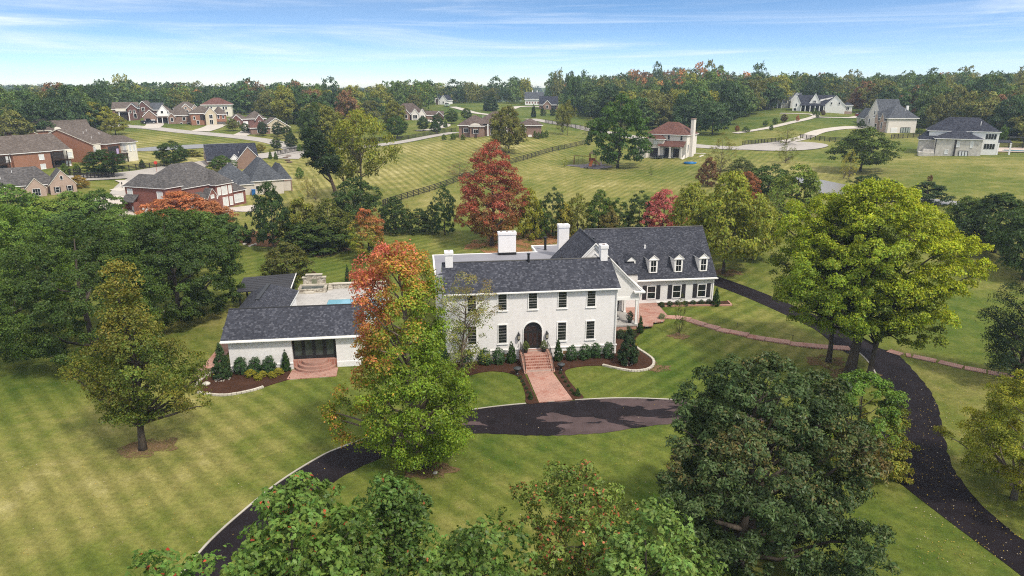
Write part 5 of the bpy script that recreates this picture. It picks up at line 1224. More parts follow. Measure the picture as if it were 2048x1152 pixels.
bt('oak_tree', 'brighter green oak cut by the left edge above the lawn', P(15, 650, 405, 290), [(.05, .6), (.16, .9), (.36, 1.), (.58, .95), (.78, .75), (.9, .5), (1., .18)], 14, col_mix(LG, MG, lambda Q, t: wav(Q, .4, 7)-.1, .8, .3), nclump=340, nleaf=60000, cr=.052, leaf=.26, nlimb=8, lobes=.12, inner=.5, trunk=.025)
def maple3(C, t, rs, Q):
    f = (t-.72)*3.0+wav(Q, .8, 4)*.85-(Q[:, 0]+.6)*.34-.24+rs.randn(len(C))*.42+wav(Q, 2.2, 15)*.5
    g = np.array((.165, .245, .022)); y = np.array((.36, .28, .035)); o = np.array((.46, .2, .06)); r = np.array((.50, .13, .10))
    f = np.clip(f, -1, 2)[:, None]
    c = np.where(f < 0, g+(y-g)*np.clip(f+.6, 0, 1)*.6, np.where(f < .7, y+(o-y)*np.clip(f/.7, 0, 1), o+(r-o)*np.clip((f-.7)/.7, 0, 1)))
    return c
bt('maple_tree', 'tall maple with red and orange top and green skirt, left of the white facade', P(840, 930, 493, 262), [(.03, .3), (.1, .75), (.22, .95), (.34, 1.), (.5, .8), (.68, .72), (.84, .62), (.95, .4), (1., .14)], 15, maple3,
   nclump=380, nleaf=62000, leaf=.21, nlimb=64, trunk=.017, lobes=.29, cr=.038, tw=1, bark=(2.2, 2.1, 2.), lean=(-1.3, .4), inner=.15)
bt('slender_tree', 'thin pale green tree with wispy leaves against the left end of the white facade', P(925, 752, 548, 100), [(.12, .6), (.3, 1.), (.55, .9), (.75, 1.), (.9, .6), (1., .2)], 16, col_mix((.2, .24, .04), (.25, .18, .07), lambda Q, t: wav(Q, .9, 8)*.7+t-.75, .5, .3), nclump=80, nleaf=6500, leaf=.17, nlimb=50, trunk=.013, cr=.06, tw=2, lobes=.3, bark=(1.5, 1.4, 1.2), lean=(.6, 0))
def oak5(C, t, rs, Q):
    f = wav(Q, 1.0, 9)*1.1+Q[:, 0]*.05-.36+.4*(t-.6)+rs.randn(len(C))*.25
    f = np.clip(f, 0, 1)[:, None]; a = np.array((.07, .108, .036)); b = np.array((.26, .175, .06))
    return a*(1-f)+b*f*.9+0
bt('oak_tree', 'big dark oak with patches of brown leaves in the right foreground', P(1478, 1128, 728, 440), [(.08, .55), (.18, .85), (.38, 1.), (.58, .93), (.76, .72), (.9, .5), (1., .26)], 17, oak5, nclump=760, nleaf=150000, leaf=.23, nlimb=50, inner=.42, lobes=.3, cr=.036, rosette=3, trunk=.028, asp=.42, tw=1)
bt('young_tree', 'light green young tree peeping out behind the big dark oak, by the drive', P(1706, 915, 742, 215), BUSH, 18, col_mix((.12, .21, .028), (.23, .21, .028), lambda Q, t: .5-t*1.3+wav(Q, .5, 2)*.5, .5, .2), nclump=200, nleaf=30000, cr=.055, leaf=.2, nlimb=30, lobes=.2, trunk=.02)
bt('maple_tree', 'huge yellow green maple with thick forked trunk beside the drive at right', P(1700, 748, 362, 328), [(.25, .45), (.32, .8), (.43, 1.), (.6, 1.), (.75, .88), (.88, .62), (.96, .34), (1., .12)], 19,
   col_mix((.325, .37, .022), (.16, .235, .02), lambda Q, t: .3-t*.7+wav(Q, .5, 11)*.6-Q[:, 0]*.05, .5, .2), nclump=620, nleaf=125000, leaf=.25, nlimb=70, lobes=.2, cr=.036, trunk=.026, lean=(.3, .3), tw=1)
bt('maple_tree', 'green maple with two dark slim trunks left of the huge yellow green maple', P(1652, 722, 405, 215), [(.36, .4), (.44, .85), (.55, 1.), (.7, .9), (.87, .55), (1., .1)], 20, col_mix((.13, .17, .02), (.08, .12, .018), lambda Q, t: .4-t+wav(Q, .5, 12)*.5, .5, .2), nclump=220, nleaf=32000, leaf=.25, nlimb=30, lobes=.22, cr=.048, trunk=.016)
bt('maple_tree', 'leaning green maple at the kerb under the huge yellow green maple', P(1736, 757, 560, 215), [(.42, .3), (.52, .8), (.66, 1.), (.82, .8), (1., .2)], 21, col_mix((.2, .24, .02), (.1, .15, .018), lambda Q, t: wav(Q, .5, 12)*.8-Q[:, 0]*.05, .6, .2), nclump=130, nleaf=18000, leaf=.25, nlimb=24, lobes=.3, cr=.056, trunk=.03, lean=(2.2, .6))
bt('locust_tree', 'yellow green feathery tree cut by the right edge, over leaf strewn grass', P(2030, 1000, 725, 262), [(.12, .6), (.3, 1.), (.5, .95), (.75, .75), (1., .2)], 22, col_mix((.30, .29, .025), (.18, .22, .022), lambda Q, t: wav(Q, .6, 14), .6, .25), nclump=260, nleaf=46000, cr=.052, leaf=.19, nlimb=40, lobes=.26, trunk=.02, tw=1, asp=.4, bark=(2, 2, 2))
bt('spruce_tree', 'dark drooping evergreen at the right edge above the brick path', P(2035, 765, 455, 150), [(.08, .8), (.2, 1.), (.45, .85), (.7, .5), (.9, .22), (1., .06)], 23, col_plain((.035, .06, .022)), nclump=130, nleaf=26000, leaf=.22, nlimb=34, lobes=.2, cr=.06, trunk=.018, asp=.35, droop=.7)
def fcol(c, r, thr, k=3): return lambda C, t, rs, Q: np.where(((rs.rand(len(C)) < thr*np.clip(wav(Q, 1.2, k)+.4, 0, 1)))[:, None], np.array(r), np.array(c)*np.ones((len(C), 3)))
bt('red_maple', 'tall red maple rising behind the flat roof of the white house', P(985, 491, 288, 136), [(.1, .4), (.18, .8), (.32, 1.), (.5, .92), (.68, .72), (.84, .48), (.94, .28), (1., .1)], 24,
   col_mix((.31, .08, .048), (.22, .16, .032), lambda Q, t: .25-t*1.3+wav(Q, .7, 6)*.75, .5, .25), nclump=260, nleaf=30000, leaf=.3, nlimb=30, lobes=.18, cr=.05, trunk=.02)
bt('small_maple', 'small maple in yellow, green and red beside the red topped maple', P(738, 522, 417, 68), OVAL, 25, col_mix((.22, .25, .03), (.42, .15, .06), lambda Q, t: (t-.62)*1.6+wav(Q, 1.3, 6)*.7+Q[:, 0]*.1, .5, .3), nclump=120, nleaf=11000, leaf=.24, nlimb=20, lobes=.25, cr=.055, trunk=.02)
FP = [(.3, .5), (.5, .9), (.7, 1.), (.86, .75), (.95, .45), (1., .2)]
OAKC = (.115, .19, .036)
fk = dict(nlimb=34, lobes=.24, rosette=5, lobed=True, asp=1.0, tw=1, jit=.28, trunk=.014, flat=.85)
bt('pin_oak', 'bright green lobed leaf oak top in the bottom foreground, left of the bare-stemmed one', P(580, 985, 985, 320, 24), FP, 31, fcol(OAKC, (.45, .08, .04), .022), nclump=200, nleaf=26000, leaf=.24, cr=.045, **fk)
bt('pin_oak', 'green oak top with bare grey upper stems at the bottom, left of centre', P(785, 968, 968, 185, 26.5), FP, 32, fcol((.092, .16, .032), (.3, .1, .04), .015), nclump=130, nleaf=15000, leaf=.22, cr=.042, **{**fk, 'tw': 2, 'nlimb': 46, 'lobes': .34}, bark=(2.2, 2.1, 2))
bt('pin_oak', 'green lobed leaf oak top at bottom centre, in front of the lawn', P(945, 1062, 1062, 250, 22), FP, 33, fcol(OAKC, (.4, .12, .05), .012), nclump=160, nleaf=20000, leaf=.22, cr=.045, **fk)
bt('red_tinged_oak', 'green tree top sprinkled with red orange leaves in the lower middle foreground', P(1165, 935, 935, 290, 28), [(.3, .6), (.5, .95), (.68, 1.), (.84, .72), (.94, .36), (1., .1)], 34, fcol((.15, .205, .04), (.42, .13, .06), .2), nclump=220, nleaf=21000, leaf=.2, cr=.04, **{**fk, 'tw': 2, 'lobed': False, 'asp': .5, 'rosette': 3}, inner=.1)
bt('pin_oak', 'pale green lobed leaf oak top at the bottom below the big dark oak', P(1300, 1036, 1036, 270, 22), FP, 35, fcol((.13, .205, .044), (.35, .2, .06), .012), nclump=160, nleaf=20000, leaf=.23, cr=.045, **fk)
bt('pin_oak', 'small green oak top poking into the bottom edge at left, over the drive corner', P(345, 1096, 1096, 190, 21), FP, 36, fcol((.11, .19, .034), (.4, .06, .03), .04), nclump=46, nleaf=7500, leaf=.23, cr=.06, **fk)
# ------------------------------------------------------------------ trees of the middle distance: foot x, foot y, top y, width, library kind, colour, kind of tree, label
MID = [
 (1060,478,383,52,'bush1',(0.264,0.264,0.025),'hedgerow_tree','yellow green bush tree touching the right side of the red maple'),
 (1104,472,377,62,'column2',DG,'hedgerow_tree','dense dark green tree in the row, third right of the red maple'),
 (1154,470,388,58,'column1',(0.171,0.178,0.0275),'hedgerow_tree','olive green tree in the row above the rear chimney'),
 (1082,476,402,44,'column2',MG,'hedgerow_tree','small green tree squeezed between the yellow bush and the dark dense tree'),
 (1197,468,384,56,'bush2',MG,'hedgerow_tree','green tree in the row above the gable, right of the olive green one'),
 (1238,466,398,54,'column1',(0.0697,0.116,0.0213),'hedgerow_tree','round dark hedge tree above the left part of the wing roof'),
 (1277,464,382,60,'column2',DG,'hedgerow_tree','darkest tree of the row, directly left of the pink red maple'),
 (1128,474,410,44,'bush1',(0.31,0.279,0.0375),'hedgerow_tree','small yellowing bush tree in the row behind the rear chimney'),
 (1218,472,415,40,'bush2',(0.186,0.155,0.0375),'hedgerow_tree','brownish small bush in the row above the gable peak'),
 (1325,470,380,80,'oval2',PNK,'pink_maple','vivid pink red maple right behind the wing roof'),
 (1378,505,370,90,'round2',(.225,.245,.03),'tree','olive yellow tree between the pink red maple and the wing roof end'),
 (1448,548,352,150,'wide2',(.225,.245,.03),'tree','tall olive yellow tree standing beside the right end of the wing'),
 (1505,520,395,110,'round1',(.225,.245,.03),'tree','olive green tree between the wing end and the huge maple'),
 (1492,420,345,58,'round2',RUST,'rust_tree','rust brown tree top behind the olive yellow trees'),
 (1545,470,372,90,'sparse1',(0.155,0.217,0.0375),'tree','thin light green tree by the pond left of the huge maple'),
 (1590,430,335,100,'bush1',(0.171,0.225,0.035),'tree','light green bushy tree by the near end of the pond'),
 (1535,395,330,90,'round1',(0.0775,0.124,0.025),'tree','dark green round tree at the foot of the turning circle slope'),
 (1480,372,318,62,'bush2',(0.116,0.139,0.0375),'tree','scrubby green tree below the pale house wall'),
 (1440,352,268,60,'sparse2',(0.217,0.202,0.05),'tree','sparse yellowing tree right of the tall pale house'),
 (1415,372,318,40,'bush1',BRN,'shrub','brown dry shrub on the meadow edge'),
 (1570,326,285,44,'sparse1',(0.155,0.171,0.025),'gnarled_tree','vine covered stump tree in front of the turning circle'),
 (1572,290,252,52,'sparse2',(0.171,0.186,0.0312),'gnarled_tree','gnarled bare branched top of the vine covered tree'),
 (1722,343,258,108,'wide1',(0.093,0.132,0.0225),'tree','round crowned dark tree alone on the right meadow'),
 (1697,358,300,34,'sparse2',(0.372,0.341,0.05),'thin_tree','thin yellowing tree in front of the round crowned dark tree'),
 (1686,360,312,18,'sparse1',(0.31,0.295,0.0625),'thin_tree','bare thin stem left of the thin yellowing tree'),
 (1735,392,350,70,'round1',DG,'tree','dark green tree top peeking over the huge maple, left one'),
 (1778,402,362,50,'bush2',(0.0465,0.0775,0.02),'tree','dark green tree top peeking over the huge maple, middle one'),
 (1850,408,366,80,'bush1',(0.0434,0.0744,0.025),'tree','dark grey green willow-like bush by the pond behind the huge maple'),
 (1985,505,392,175,'wide2',DG,'tree','dark round tree on the right slope before the right meadow'),
 (1930,480,395,90,'round2',(0.109,0.155,0.025),'tree','green tree against the right side of the huge maple'),
 (2045,560,400,120,'round1',(0.062,0.101,0.0225),'tree','green tree at the right edge above the drooping evergreen'),
 (1237,336,192,118,'oval1',(0.0651,0.121,0.02),'big_oak','large symmetrical dark green oak beside the swing set'),
 (1018,306,216,74,'wide1',(0.147,0.147,0.0275),'tree','olive coloured tree in front of the ranch mansion'),
 (1011,310,258,56,'sparse1',(0.171,0.171,0.0375),'tree','low ragged olive growth under the tree before the ranch mansion'),
 (724,402,226,138,'tall1',(0.194,0.209,0.025),'tall_tree','tall open yellow green tree beside the mown meadow'),
 (690,398,268,76,'tall2',(0.155,0.178,0.025),'tall_tree','olive companion left of the tall open yellow green tree'),
 (712,452,355,92,'round1',(0.0589,0.0961,0.02),'tree','dark round tree below the tall open yellow green tree'),
 (765,300,215,1,'tall2',(0.186,0.202,0.025),'','') ,
 (549,497,366,82,'oval2',(0.0465,0.0806,0.0175),'tree','dark upright tree with short trunk behind the olive thicket tree'),
 (605,492,402,80,'bush1',(0.186,0.194,0.025),'thicket_tree','yellow green thicket tree left in the dense thicket'),
 (660,498,402,84,'bush2',(0.116,0.132,0.0225),'thicket_tree','yellow topped green thicket tree right in the dense thicket'),
 (640,500,440,140,'bush1',(0.062,0.0961,0.0187),'thicket_tree','wide dark green lower thicket bush at the lawn edge'),
 (576,562,488,92,'bush2',(0.105,0.112,0.0225),'shrub_tree','round olive shrub tree right behind the pool pavilion'),
 (755,500,420,46,'sparse2',RUST,'small_maple','rusty red upper shoots behind the small multicolour maple'),
 (792,468,398,60,'bush2',DG,'hedgerow_tree','dark dense bush tree at the left end of the row'),
 (838,466,420,50,'bush1',(0.0543,0.0853,0.02),'hedgerow_tree','dark low bush tree second from the left end of the row'),
 (815,462,405,24,'sparse1',(0.31,0.264,0.0625),'hedgerow_tree','thin yellow sapling between two dark bushes of the row'),
 (890,470,372,54,'column1',(0.0465,0.0853,0.02),'hedgerow_tree','tall narrow dark tree left of the red maple'),
 (866,468,405,34,'column2',(0.062,0.093,0.02),'hedgerow_tree','lower dark shoot beside the tall narrow dark tree'),
 (920,352,325,56,'sparse2',(0.248,0.186,0.075),'bare_tree','nearly bare grey tree on the meadow left of the red maple'),
 (600,358,334,16,'oval1',LG,'young_tree','little light green tree on the lawn behind the bungalow'),
 (616,398,350,26,'sparse1',(0.31,0.264,0.0625),'young_tree','thin tan sapling near the leaning tree'),
 (632,404,352,22,'sparse2',(0.264,0.248,0.0625),'young_tree','second thin tan sapling near the leaning tree'),
 (368,456,386,124,'wide1',ORG,'orange_maple','bright orange maple in front of the red brick mansion'),
 (430,462,404,70,'wide2',(.42,.18,.075),'orange_maple','smaller orange maple at the right of the bright orange one'),
 (30,470,368,120,'round1',(0.093,0.155,0.025),'tree','green tree at the far left below the tan brick house'),
 (95,470,398,100,'round2',(0.139,0.186,0.0275),'tree','light green tree below the tan brick house'),
 (150,462,385,90,'wide2',(0.101,0.155,0.025),'tree','mid green tree below the striped round lawn'),
 (205,462,380,84,'round1',(0.0697,0.116,0.0213),'tree','dark green tree left of the brick mansion garage'),
 (235,485,418,80,'wide1',(0.0853,0.132,0.0225),'tree','green tree in front of the brick mansion garage'),
 (290,505,432,120,'wide2',(0.0775,0.132,0.0225),'tree','green tree below the brick mansion, left of the orange maple'),
 (390,505,424,130,'round2',(0.0697,0.116,0.02),'tree','green tree below the bright orange maple'),
 (455,500,430,80,'wide1',(0.0543,0.093,0.0187),'tree','dark green tree right below the smaller orange maple'),
 (60,520,420,170,'wide1',(0.116,0.178,0.025),'tree','bright green tree at far left above the lawn oaks'),
 (160,530,425,150,'wide2',(0.0543,0.093,0.02),'tree','dark tree mass above the dark green oaks, left'),
 (340,560,436,150,'round1',(0.0496,0.0868,0.0187),'tree','dark tree above the dark green oaks, right'),
 (211,352,300,82,'round2',(0.0434,0.0775,0.0175),'tree','dark round tree in front of the gable end apartments'),
 (349,334,283,62,'round1',(0.062,0.101,0.02),'tree','dark green tree on the green between the apartments and dark blue roof'),
 (285,335,318,14,'cone1',DG,'small_conifer','small dark conifer on the bright lawn by the near street'),
 (132,350,328,18,'bush1',MG,'shrub','light green bush in front of the brick apartments, left'),
 (155,348,328,14,'bush2',MG,'shrub','light green bush in front of the brick apartments, right'),
 (160,375,352,34,'bush1',(0.295,0.202,0.0312),'shrub','golden brown bush beside the tan brick house'),
 (192,262,207,62,'wide1',(0.232,0.232,0.0275),'willow_tree','yellow green spreading tree left of the street houses'),
 (232,270,228,40,'wide2',(0.248,0.24,0.0312),'willow_tree','yellow green small tree on the slope below the street'),
 (214,272,240,22,'sparse1',(0.202,0.202,0.05),'thin_tree','thin pale tree between the two yellow green ones'),
 (40,283,252,32,'round1',(0.0543,0.093,0.02),'tree','dark tree in front of the long brown roofed building'),
 (306,262,250,0.5,'bush1',MG,'',''),
 (466,262,238,26,'wide1',(0.155,0.171,0.0438),'young_tree','small pale tree in the street planter'),
 (490,266,246,20,'round1',(0.062,0.101,0.02),'street_tree','round street tree by the driveway of the maroon house'),
 (526,272,244,23,'round2',(0.0388,0.0651,0.0175),'street_tree','round dark street tree in front of the ranch with tan gable, left'),
 (556,274,244,24,'round1',(0.0388,0.0651,0.0175),'street_tree','round dark street tree in front of the ranch with tan gable, right'),
 (576,278,253,23,'round2',(0.0543,0.0853,0.0175),'street_tree','round olive dark street tree right of the brown ranch'),
 (554,301,275,23,'round1',(0.0543,0.0853,0.0175),'street_tree','round street tree on the near kerb, left'),
 (582,298,268,26,'round2',(0.0388,0.0651,0.0175),'street_tree','round street tree on the near kerb, right'),
 (600,303,289,12,'bush1',LG,'shrub','light green bush beside the street kerb'),
 (541,318,300,8,'cone1',MG,'arborvitae','narrow evergreen hedge plant behind the dark blue roof'),
 (552,319,301,8,'cone1',MG,'arborvitae','narrow evergreen hedge plant right of the dark blue roof'),
 (521,305,288,20,'round1',(0.217,0.186,0.0312),'shrub','golden bush beside the dark blue roof ridge'),
 (385,312,300,40,'bush1',(0.155,0.155,0.025),'shrub','olive bushes at the green below the small pond'),
 (445,345,312,46,'wide1',(0.0697,0.116,0.0213),'tree','green tree between the brick mansion and the slate roofed bungalow'),
 (632,300,205,60,'oval1',(0.0697,0.109,0.02),'tree','dark tall tree above the road junction'),
 (655,300,215,64,'wide1',(0.186,0.194,0.0275),'tree','yellow green tree above the road junction, right of the dark one'),
 (618,268,222,40,'round1',(0.0465,0.0775,0.0175),'tree','dark tree behind the road sign'),
 (672,285,218,50,'sparse2',(0.202,0.202,0.0312),'tree','loose yellow olive tree left of the tall open tree'),
 (696,282,236,36,'round2',(0.232,0.225,0.0312),'tree','yellow green round tree behind the tall open tree'),
 (788,262,205,50,'wide1',(0.155,0.163,0.025),'tree','olive tree left of the brown roofed ranch'),
 (795,276,232,46,'round1',(0.062,0.109,0.02),'tree','green tree on the slope left of the road trees'),
 (846,262,234,27,'round2',(0.0543,0.093,0.02),'street_tree','round tree by the road below the ranch, left'),
 (875,258,228,26,'round1',(0.0543,0.093,0.02),'street_tree','round tree by the road below the ranch, middle'),
 (872,268,243,23,'round2',(0.0465,0.0853,0.02),'street_tree','round tree by the road below the ranch, lower'),
 (904,248,219,28,'round1',(0.062,0.101,0.0225),'street_tree','round tree by the road below the ranch, right'),
 (934,240,217,22,'round2',(0.0697,0.109,0.0225),'street_tree','round tree in front of the distant white house drive'),
 (891,255,239,9,'cone1',MG,'young_tree','small upright tree between the road trees'),
 (888,280,269,10,'bush1',MG,'shrub','small round shrub on the meadow top, left'),
 (906,279,267,12,'bush2',MG,'shrub','small round shrub on the meadow top, middle'),
 (926,280,269,10,'bush1',MG,'shrub','small round shrub on the meadow top, right'),
 (1070,276,262,8,'bush1',MG,'shrub','small clipped shrub right of the ranch mansion, first of four'),
 (1077,278,264,8,'bush2',MG,'shrub','small clipped shrub right of the ranch mansion, second of four'),
 (1085,276,262,8,'bush1',MG,'shrub','small clipped shrub right of the ranch mansion, third of four'),
 (1093,275,261,9,'bush2',MG,'shrub','small clipped shrub right of the ranch mansion, last of four'),
 (1067,235,208,11,'cone1',(0.031,0.0558,0.0175),'conifer','dark upright conifer in the meadow below the blue roofed cottage'),
 (1086,232,217,12,'bush1',(0.031,0.0558,0.0175),'conifer','low dark round conifer, left of two, below the blue roofed cottage'),
 (1106,232,216,12,'bush2',(0.031,0.0558,0.0175),'conifer','low dark round conifer, right of two, below the blue roofed cottage'),
 (982,222,186,32,'cone1',(0.0434,0.0744,0.025),'conifer','dark spreading conifer above the ranch mansion'),
 (1122,270,210,26,'tall1',(0.178,0.186,0.0312),'tree','yellow green slim tree on the meadow right of the ranch mansion, left'),
 (1135,271,204,30,'tall2',(0.186,0.186,0.0312),'tree','yellow green slim tree on the meadow right of the ranch mansion, right'),
 (1126,268,222,22,'sparse1',(0.202,0.194,0.0375),'thin_tree','thin yellow sapling between the slim meadow trees'),
 (1180,280,236,28,'sparse2',(0.186,0.186,0.05),'thin_tree','thin sparse tree by the fence left of the large oak'),
 (1206,252,262,0.5,'bush1',MG,'',''),
 (1130,335,312,12,'sparse1',YG,'sapling','little yellow sapling on the meadow left of the swing set'),
 (1302,352,330,12,'sparse2',(0.155,0.217,0.0375),'sapling','little green sapling on the meadow below the pale house'),
 (1628,232,216,9,'round1',MG,'young_tree','small tree by the farmhouse drive, left'),
 (1635,236,222,10,'round2',MG,'young_tree','small tree by the farmhouse drive, right'),
 (1646,232,220,9,'round1',(0.139,0.093,0.0375),'young_tree','small brownish tree before the farmhouse'),
 (1567,246,228,14,'round1',(0.109,0.0775,0.0375),'young_tree','dark reddish young tree beside the hillside path'),
 (1595,243,230,7,'oval1',ORG,'young_tree','tiny orange tree beside the hillside path'),
 (1550,250,236,12,'round2',MG,'young_tree','small green tree on the hillside garden, upper'),
 (1530,253,241,11,'round1',MG,'young_tree','small green tree on the hillside garden, lower'),
 (1542,262,250,9,'round2',MG,'young_tree','small green bush tree below the hillside path, left'),
 (1492,264,253,14,'bush1',MG,'young_tree','small dark green bush pair below the hillside path'),
 (1474,264,251,10,'round1',RUST,'young_tree','small rust coloured tree at the foot of the hillside path'),
 (1838,268,257,12,'bush1',MG,'shrub','round green bush between the two pale houses'),
 (1865,298,272,28,'bush2',(0.116,0.0465,0.0375),'shrub','burgundy bush against the grey stone house'),
 (1850,303,285,22,'bush1',(0.0465,0.062,0.025),'shrub','dark bush on the stone terrace of the grey house'),
 (1722,256,240,14,'bush1',DG,'shrub','dark bush at the corner of the house with stone gables'),
 (2004,284,250,18,'oval1',LG,'tree','light green tree at the wood edge behind the pool patio'),
 (1900,270,240,1,'bush1',MG,'',''),
 (1862,262,247,10,'bush1',MG,'shrub','round bush on the grass left of the grey stone house'),
 (1860,362,350,10,'bush1',BRN,'shrub','small brown shrub on the right meadow'),
]
for q in MID:
    if not q[7]: continue
    p, h, w = size_of(q[0], q[1], q[2], q[3])
    cat = 'shrub' if 'shrub' in q[6] else 'tree'
    c = V(q[5])*random.uniform(.94, 1.06)*(1.4 if q[0] < 480 and q[1] > 440 and q[5][0] < .3 else 1.)
    plant(q[4], q[6], q[7], cat, p, h, w, tuple(c), bark=(1.6, 1.5, 1.3) if 'sparse' in q[4] or 'tall' in q[4] else (1, 1, 1))
# leaning tree with a long bare trunk
p = gp(684, 432); h = 17.; m = grow(55, [(.48, .3), (.6, .9), (.78, 1.), (.92, .6), (1., .2)], H=h, Rw=3.0, nclump=70, nleaf=9000, cr=1.0, leaf=.42, nlimb=16, trunk=.03, lean=(-6.0, 1.))
big_tree('leaning_tree', 'dark tree leaning left on a long bare trunk at the meadow edge', p, m, 0., (.033, .055, .015), (.8, .7, .6))

# ------------------------------------------------------------------ woods: nearest trees one by one, the rest as a single far wood
REG = [  # azimuth px range, near edge (px, D) points, far edge, spacing, region phrase
 ((1135, 1560), [(1135, 330), (1200, 305), (1290, 262), (1420, 250), (1480, 285), (1530, 330), (1560, 372)], 540, 10.5, 'the wooded hill behind the tall pale house'),
 ((1560, 2130), [(1560, 378), (1700, 372), (1745, 330), (1830, 300), (1900, 272), (1985, 262), (2050, 240), (2130, 235)], 560, 11.0, 'the wood behind the pale houses at right'),
 ((-150, 225), [(-150, 255), (0, 262), (100, 268), (190, 285), (225, 330)], 430, 10.5, 'the wood behind the long brown roofed building'),
 ((225, 565), [(225, 372), (480, 372), (565, 330)], 520, 11.0, 'the tree belt behind the street of brick houses'),
 ((565, 775), [(565, 285), (640, 270), (720, 275), (775, 355)], 470, 10.5, 'the wood left of the brown roofed ranch'),
 ((775, 985), [(775, 355), (860, 365), (868, 450), (985, 450)], 560, 11.0, 'the tree belt behind the brown roofed ranch'),
 ((1008, 1048), [(1008, 440), (1048, 440)], 520, 10.0, 'the tree clump left of the long white house'),
 ((1092, 1140), [(1092, 445), (1140, 420)], 520, 10.0, 'the tree clump behind the dark blue roofed cottage'),
]
FOREST = []
rf = np.random.RandomState(21)
for (a0, a1), edge, far, spc, phrase in REG:
    ex = [e[0] for e in edge]; ed = [e[1] for e in edge]; pts = []
    D = min(ed)
    while D < far:
        step = spc/D*FPX*.97; a = a0+rf.rand()*step
        while a < a1:
            aa = a+rf.randn()*step*.25; DD = D+rf.randn()*spc*.28
            if DD >= np.interp(aa, ex, ed): pts.append((aa, DD))
            a += step
        D += spc*(1.0+max(0, D-360)/300)
    FOREST += [(DD, aa, phrase) for aa, DD in pts]
FOREST.sort(key=lambda t: t[0])
SHADES = [('dark green', (.056, .095, .032)), ('deep green', (.077, .128, .035)), ('mid green', (.115, .17, .04)), ('olive green', (.155, .16, .04)), ('yellow green', (.24, .245, .04)), ('rust brown', (.22, .125, .06)), ('orange', (.40, .19, .065))]
far_parts = []
def far_leaf(kind):
    me = lib(kind)[0]; n = len(me.vertices); v = np.empty(n*3, np.float32); me.vertices.foreach_get('co', v); v = v.reshape(-1, 4, 3)
    t = np.empty(n*4, np.float32); me.color_attributes['tint'].data.foreach_get('color', t); return v, t.reshape(-1, 4, 4)[:, 0, :3]
FL = [far_leaf('forest%d' % i) for i in (1, 2, 3)]
def far_tree(x, y, z, h, w, c, sub, grow_):
    v, t = FL[rf.randint(3)]; i = rf.choice(len(v), sub, replace=False); q = v[i].astype(float); m = q.mean(1, keepdims=True); q = m+(q-m)*grow_
    a = rf.uniform(0, 6.28); ca_, sa_ = math.cos(a), math.sin(a)
    X = q[..., 0]*ca_-q[..., 1]*sa_; Y = q[..., 0]*sa_+q[..., 1]*ca_
    far_parts.append((np.stack([X*w+x, Y*w+y, q[..., 2]*h+z], -1), t[i]*np.array(c)))
NEAR_TREES = 285
for i, (D, a, phrase) in enumerate(FOREST):
    x, y = at_dist(a, 300, D)[:2]; z = gz(x, y)
    pr = [.24, .27, .22, .14, .09, .035, .005]
    if 'hill behind' in phrase and D > 425 and 1225 < a < 1500: pr = [.12, .14, .12, .10, .08, .16, .28]
    if 'left of the brown' in phrase or 'belt behind the brown' in phrase: pr = [.18, .2, .2, .2, .15, .06, .01]
    if 'pale houses' in phrase: pr = [.20, .24, .24, .18, .105, .03, .005]
    lowf = .84 if ('long brown' in phrase or 'street' in phrase) else 1.
    k = rf.choice(7, p=pr); nm, c = SHADES[k]; c = V(c)*rf.uniform(.85, 1.18)
    h = rf.uniform(10., 15.)*(1+.38*float(pseudo(x, y, .035, 4)))*(1.25 if rf.rand() < .08 else 1); w = rf.uniform(8., 14.)
    if 'belt' in phrase or 'clump' in phrase: h *= rf.uniform(.85, 1.15)
    h *= lowf
    if i < NEAR_TREES:
        cm, tm = lib('forest%d' % (1+i % 3))
        r = empty('woodland_tree', (x, y, z), rf.uniform(0, 6.28)); tag(r, '%s tree in %s' % (nm, phrase), 'tree', 'trees of '+phrase)
        for n_, me, cc in (('crown', cm, c), ('trunk', tm, (1, 1, 1))):
            o = link(bpy.data.objects.new(n_, me), r); o.scale = (w, w, h); o.color = (*cc, 1)
    else: far_tree(x, y, z-.5, h, w, c, 900, 1.5)
nf = len(FOREST)
for _ in range(2300):        # ridges out to the horizon
    a = rf.uniform(-420, 2500); D = 560+1000*rf.rand()**1.3
    if 960 < a < 1125 and D < 1000: continue
    x, y = at_dist(a, 300, D)[:2]
    c = V(SHADES[rf.choice(6, p=[.32, .3, .2, .12, .03, .03])][1])
    far_tree(x, y, gz(x, y)-1, rf.uniform(12, 17), rf.uniform(13, 21), c, 150, 3.2)
Vv = np.concatenate([q[0] for q in far_parts]).reshape(-1, 3); Tt = np.concatenate([q[1] for q in far_parts])
n = len(Tt); me = bpy.data.meshes.new('distant_wood'); me.vertices.add(n*4); me.vertices.foreach_set('co', Vv.ravel().astype(np.float32)); me.loops.add(n*4); me.loops.foreach_set('vertex_index', np.arange(n*4, dtype=np.int32))
me.polygons.add(n); me.polygons.foreach_set('loop_start', (np.arange(n)*4).astype(np.int32)); at = me.color_attributes.new('tint', 'FLOAT_COLOR', 'POINT'); at.data.foreach_set('color', np.repeat(np.c_[Tt, np.ones(n)], 4, 0).ravel().astype(np.float32)); me.materials.append(LEAF); me.update()
o = link(bpy.data.objects.new('distant_wood', me)); o['kind'] = 'stuff'; o['label'] = 'far wooded ridges and the inner part of the woods'
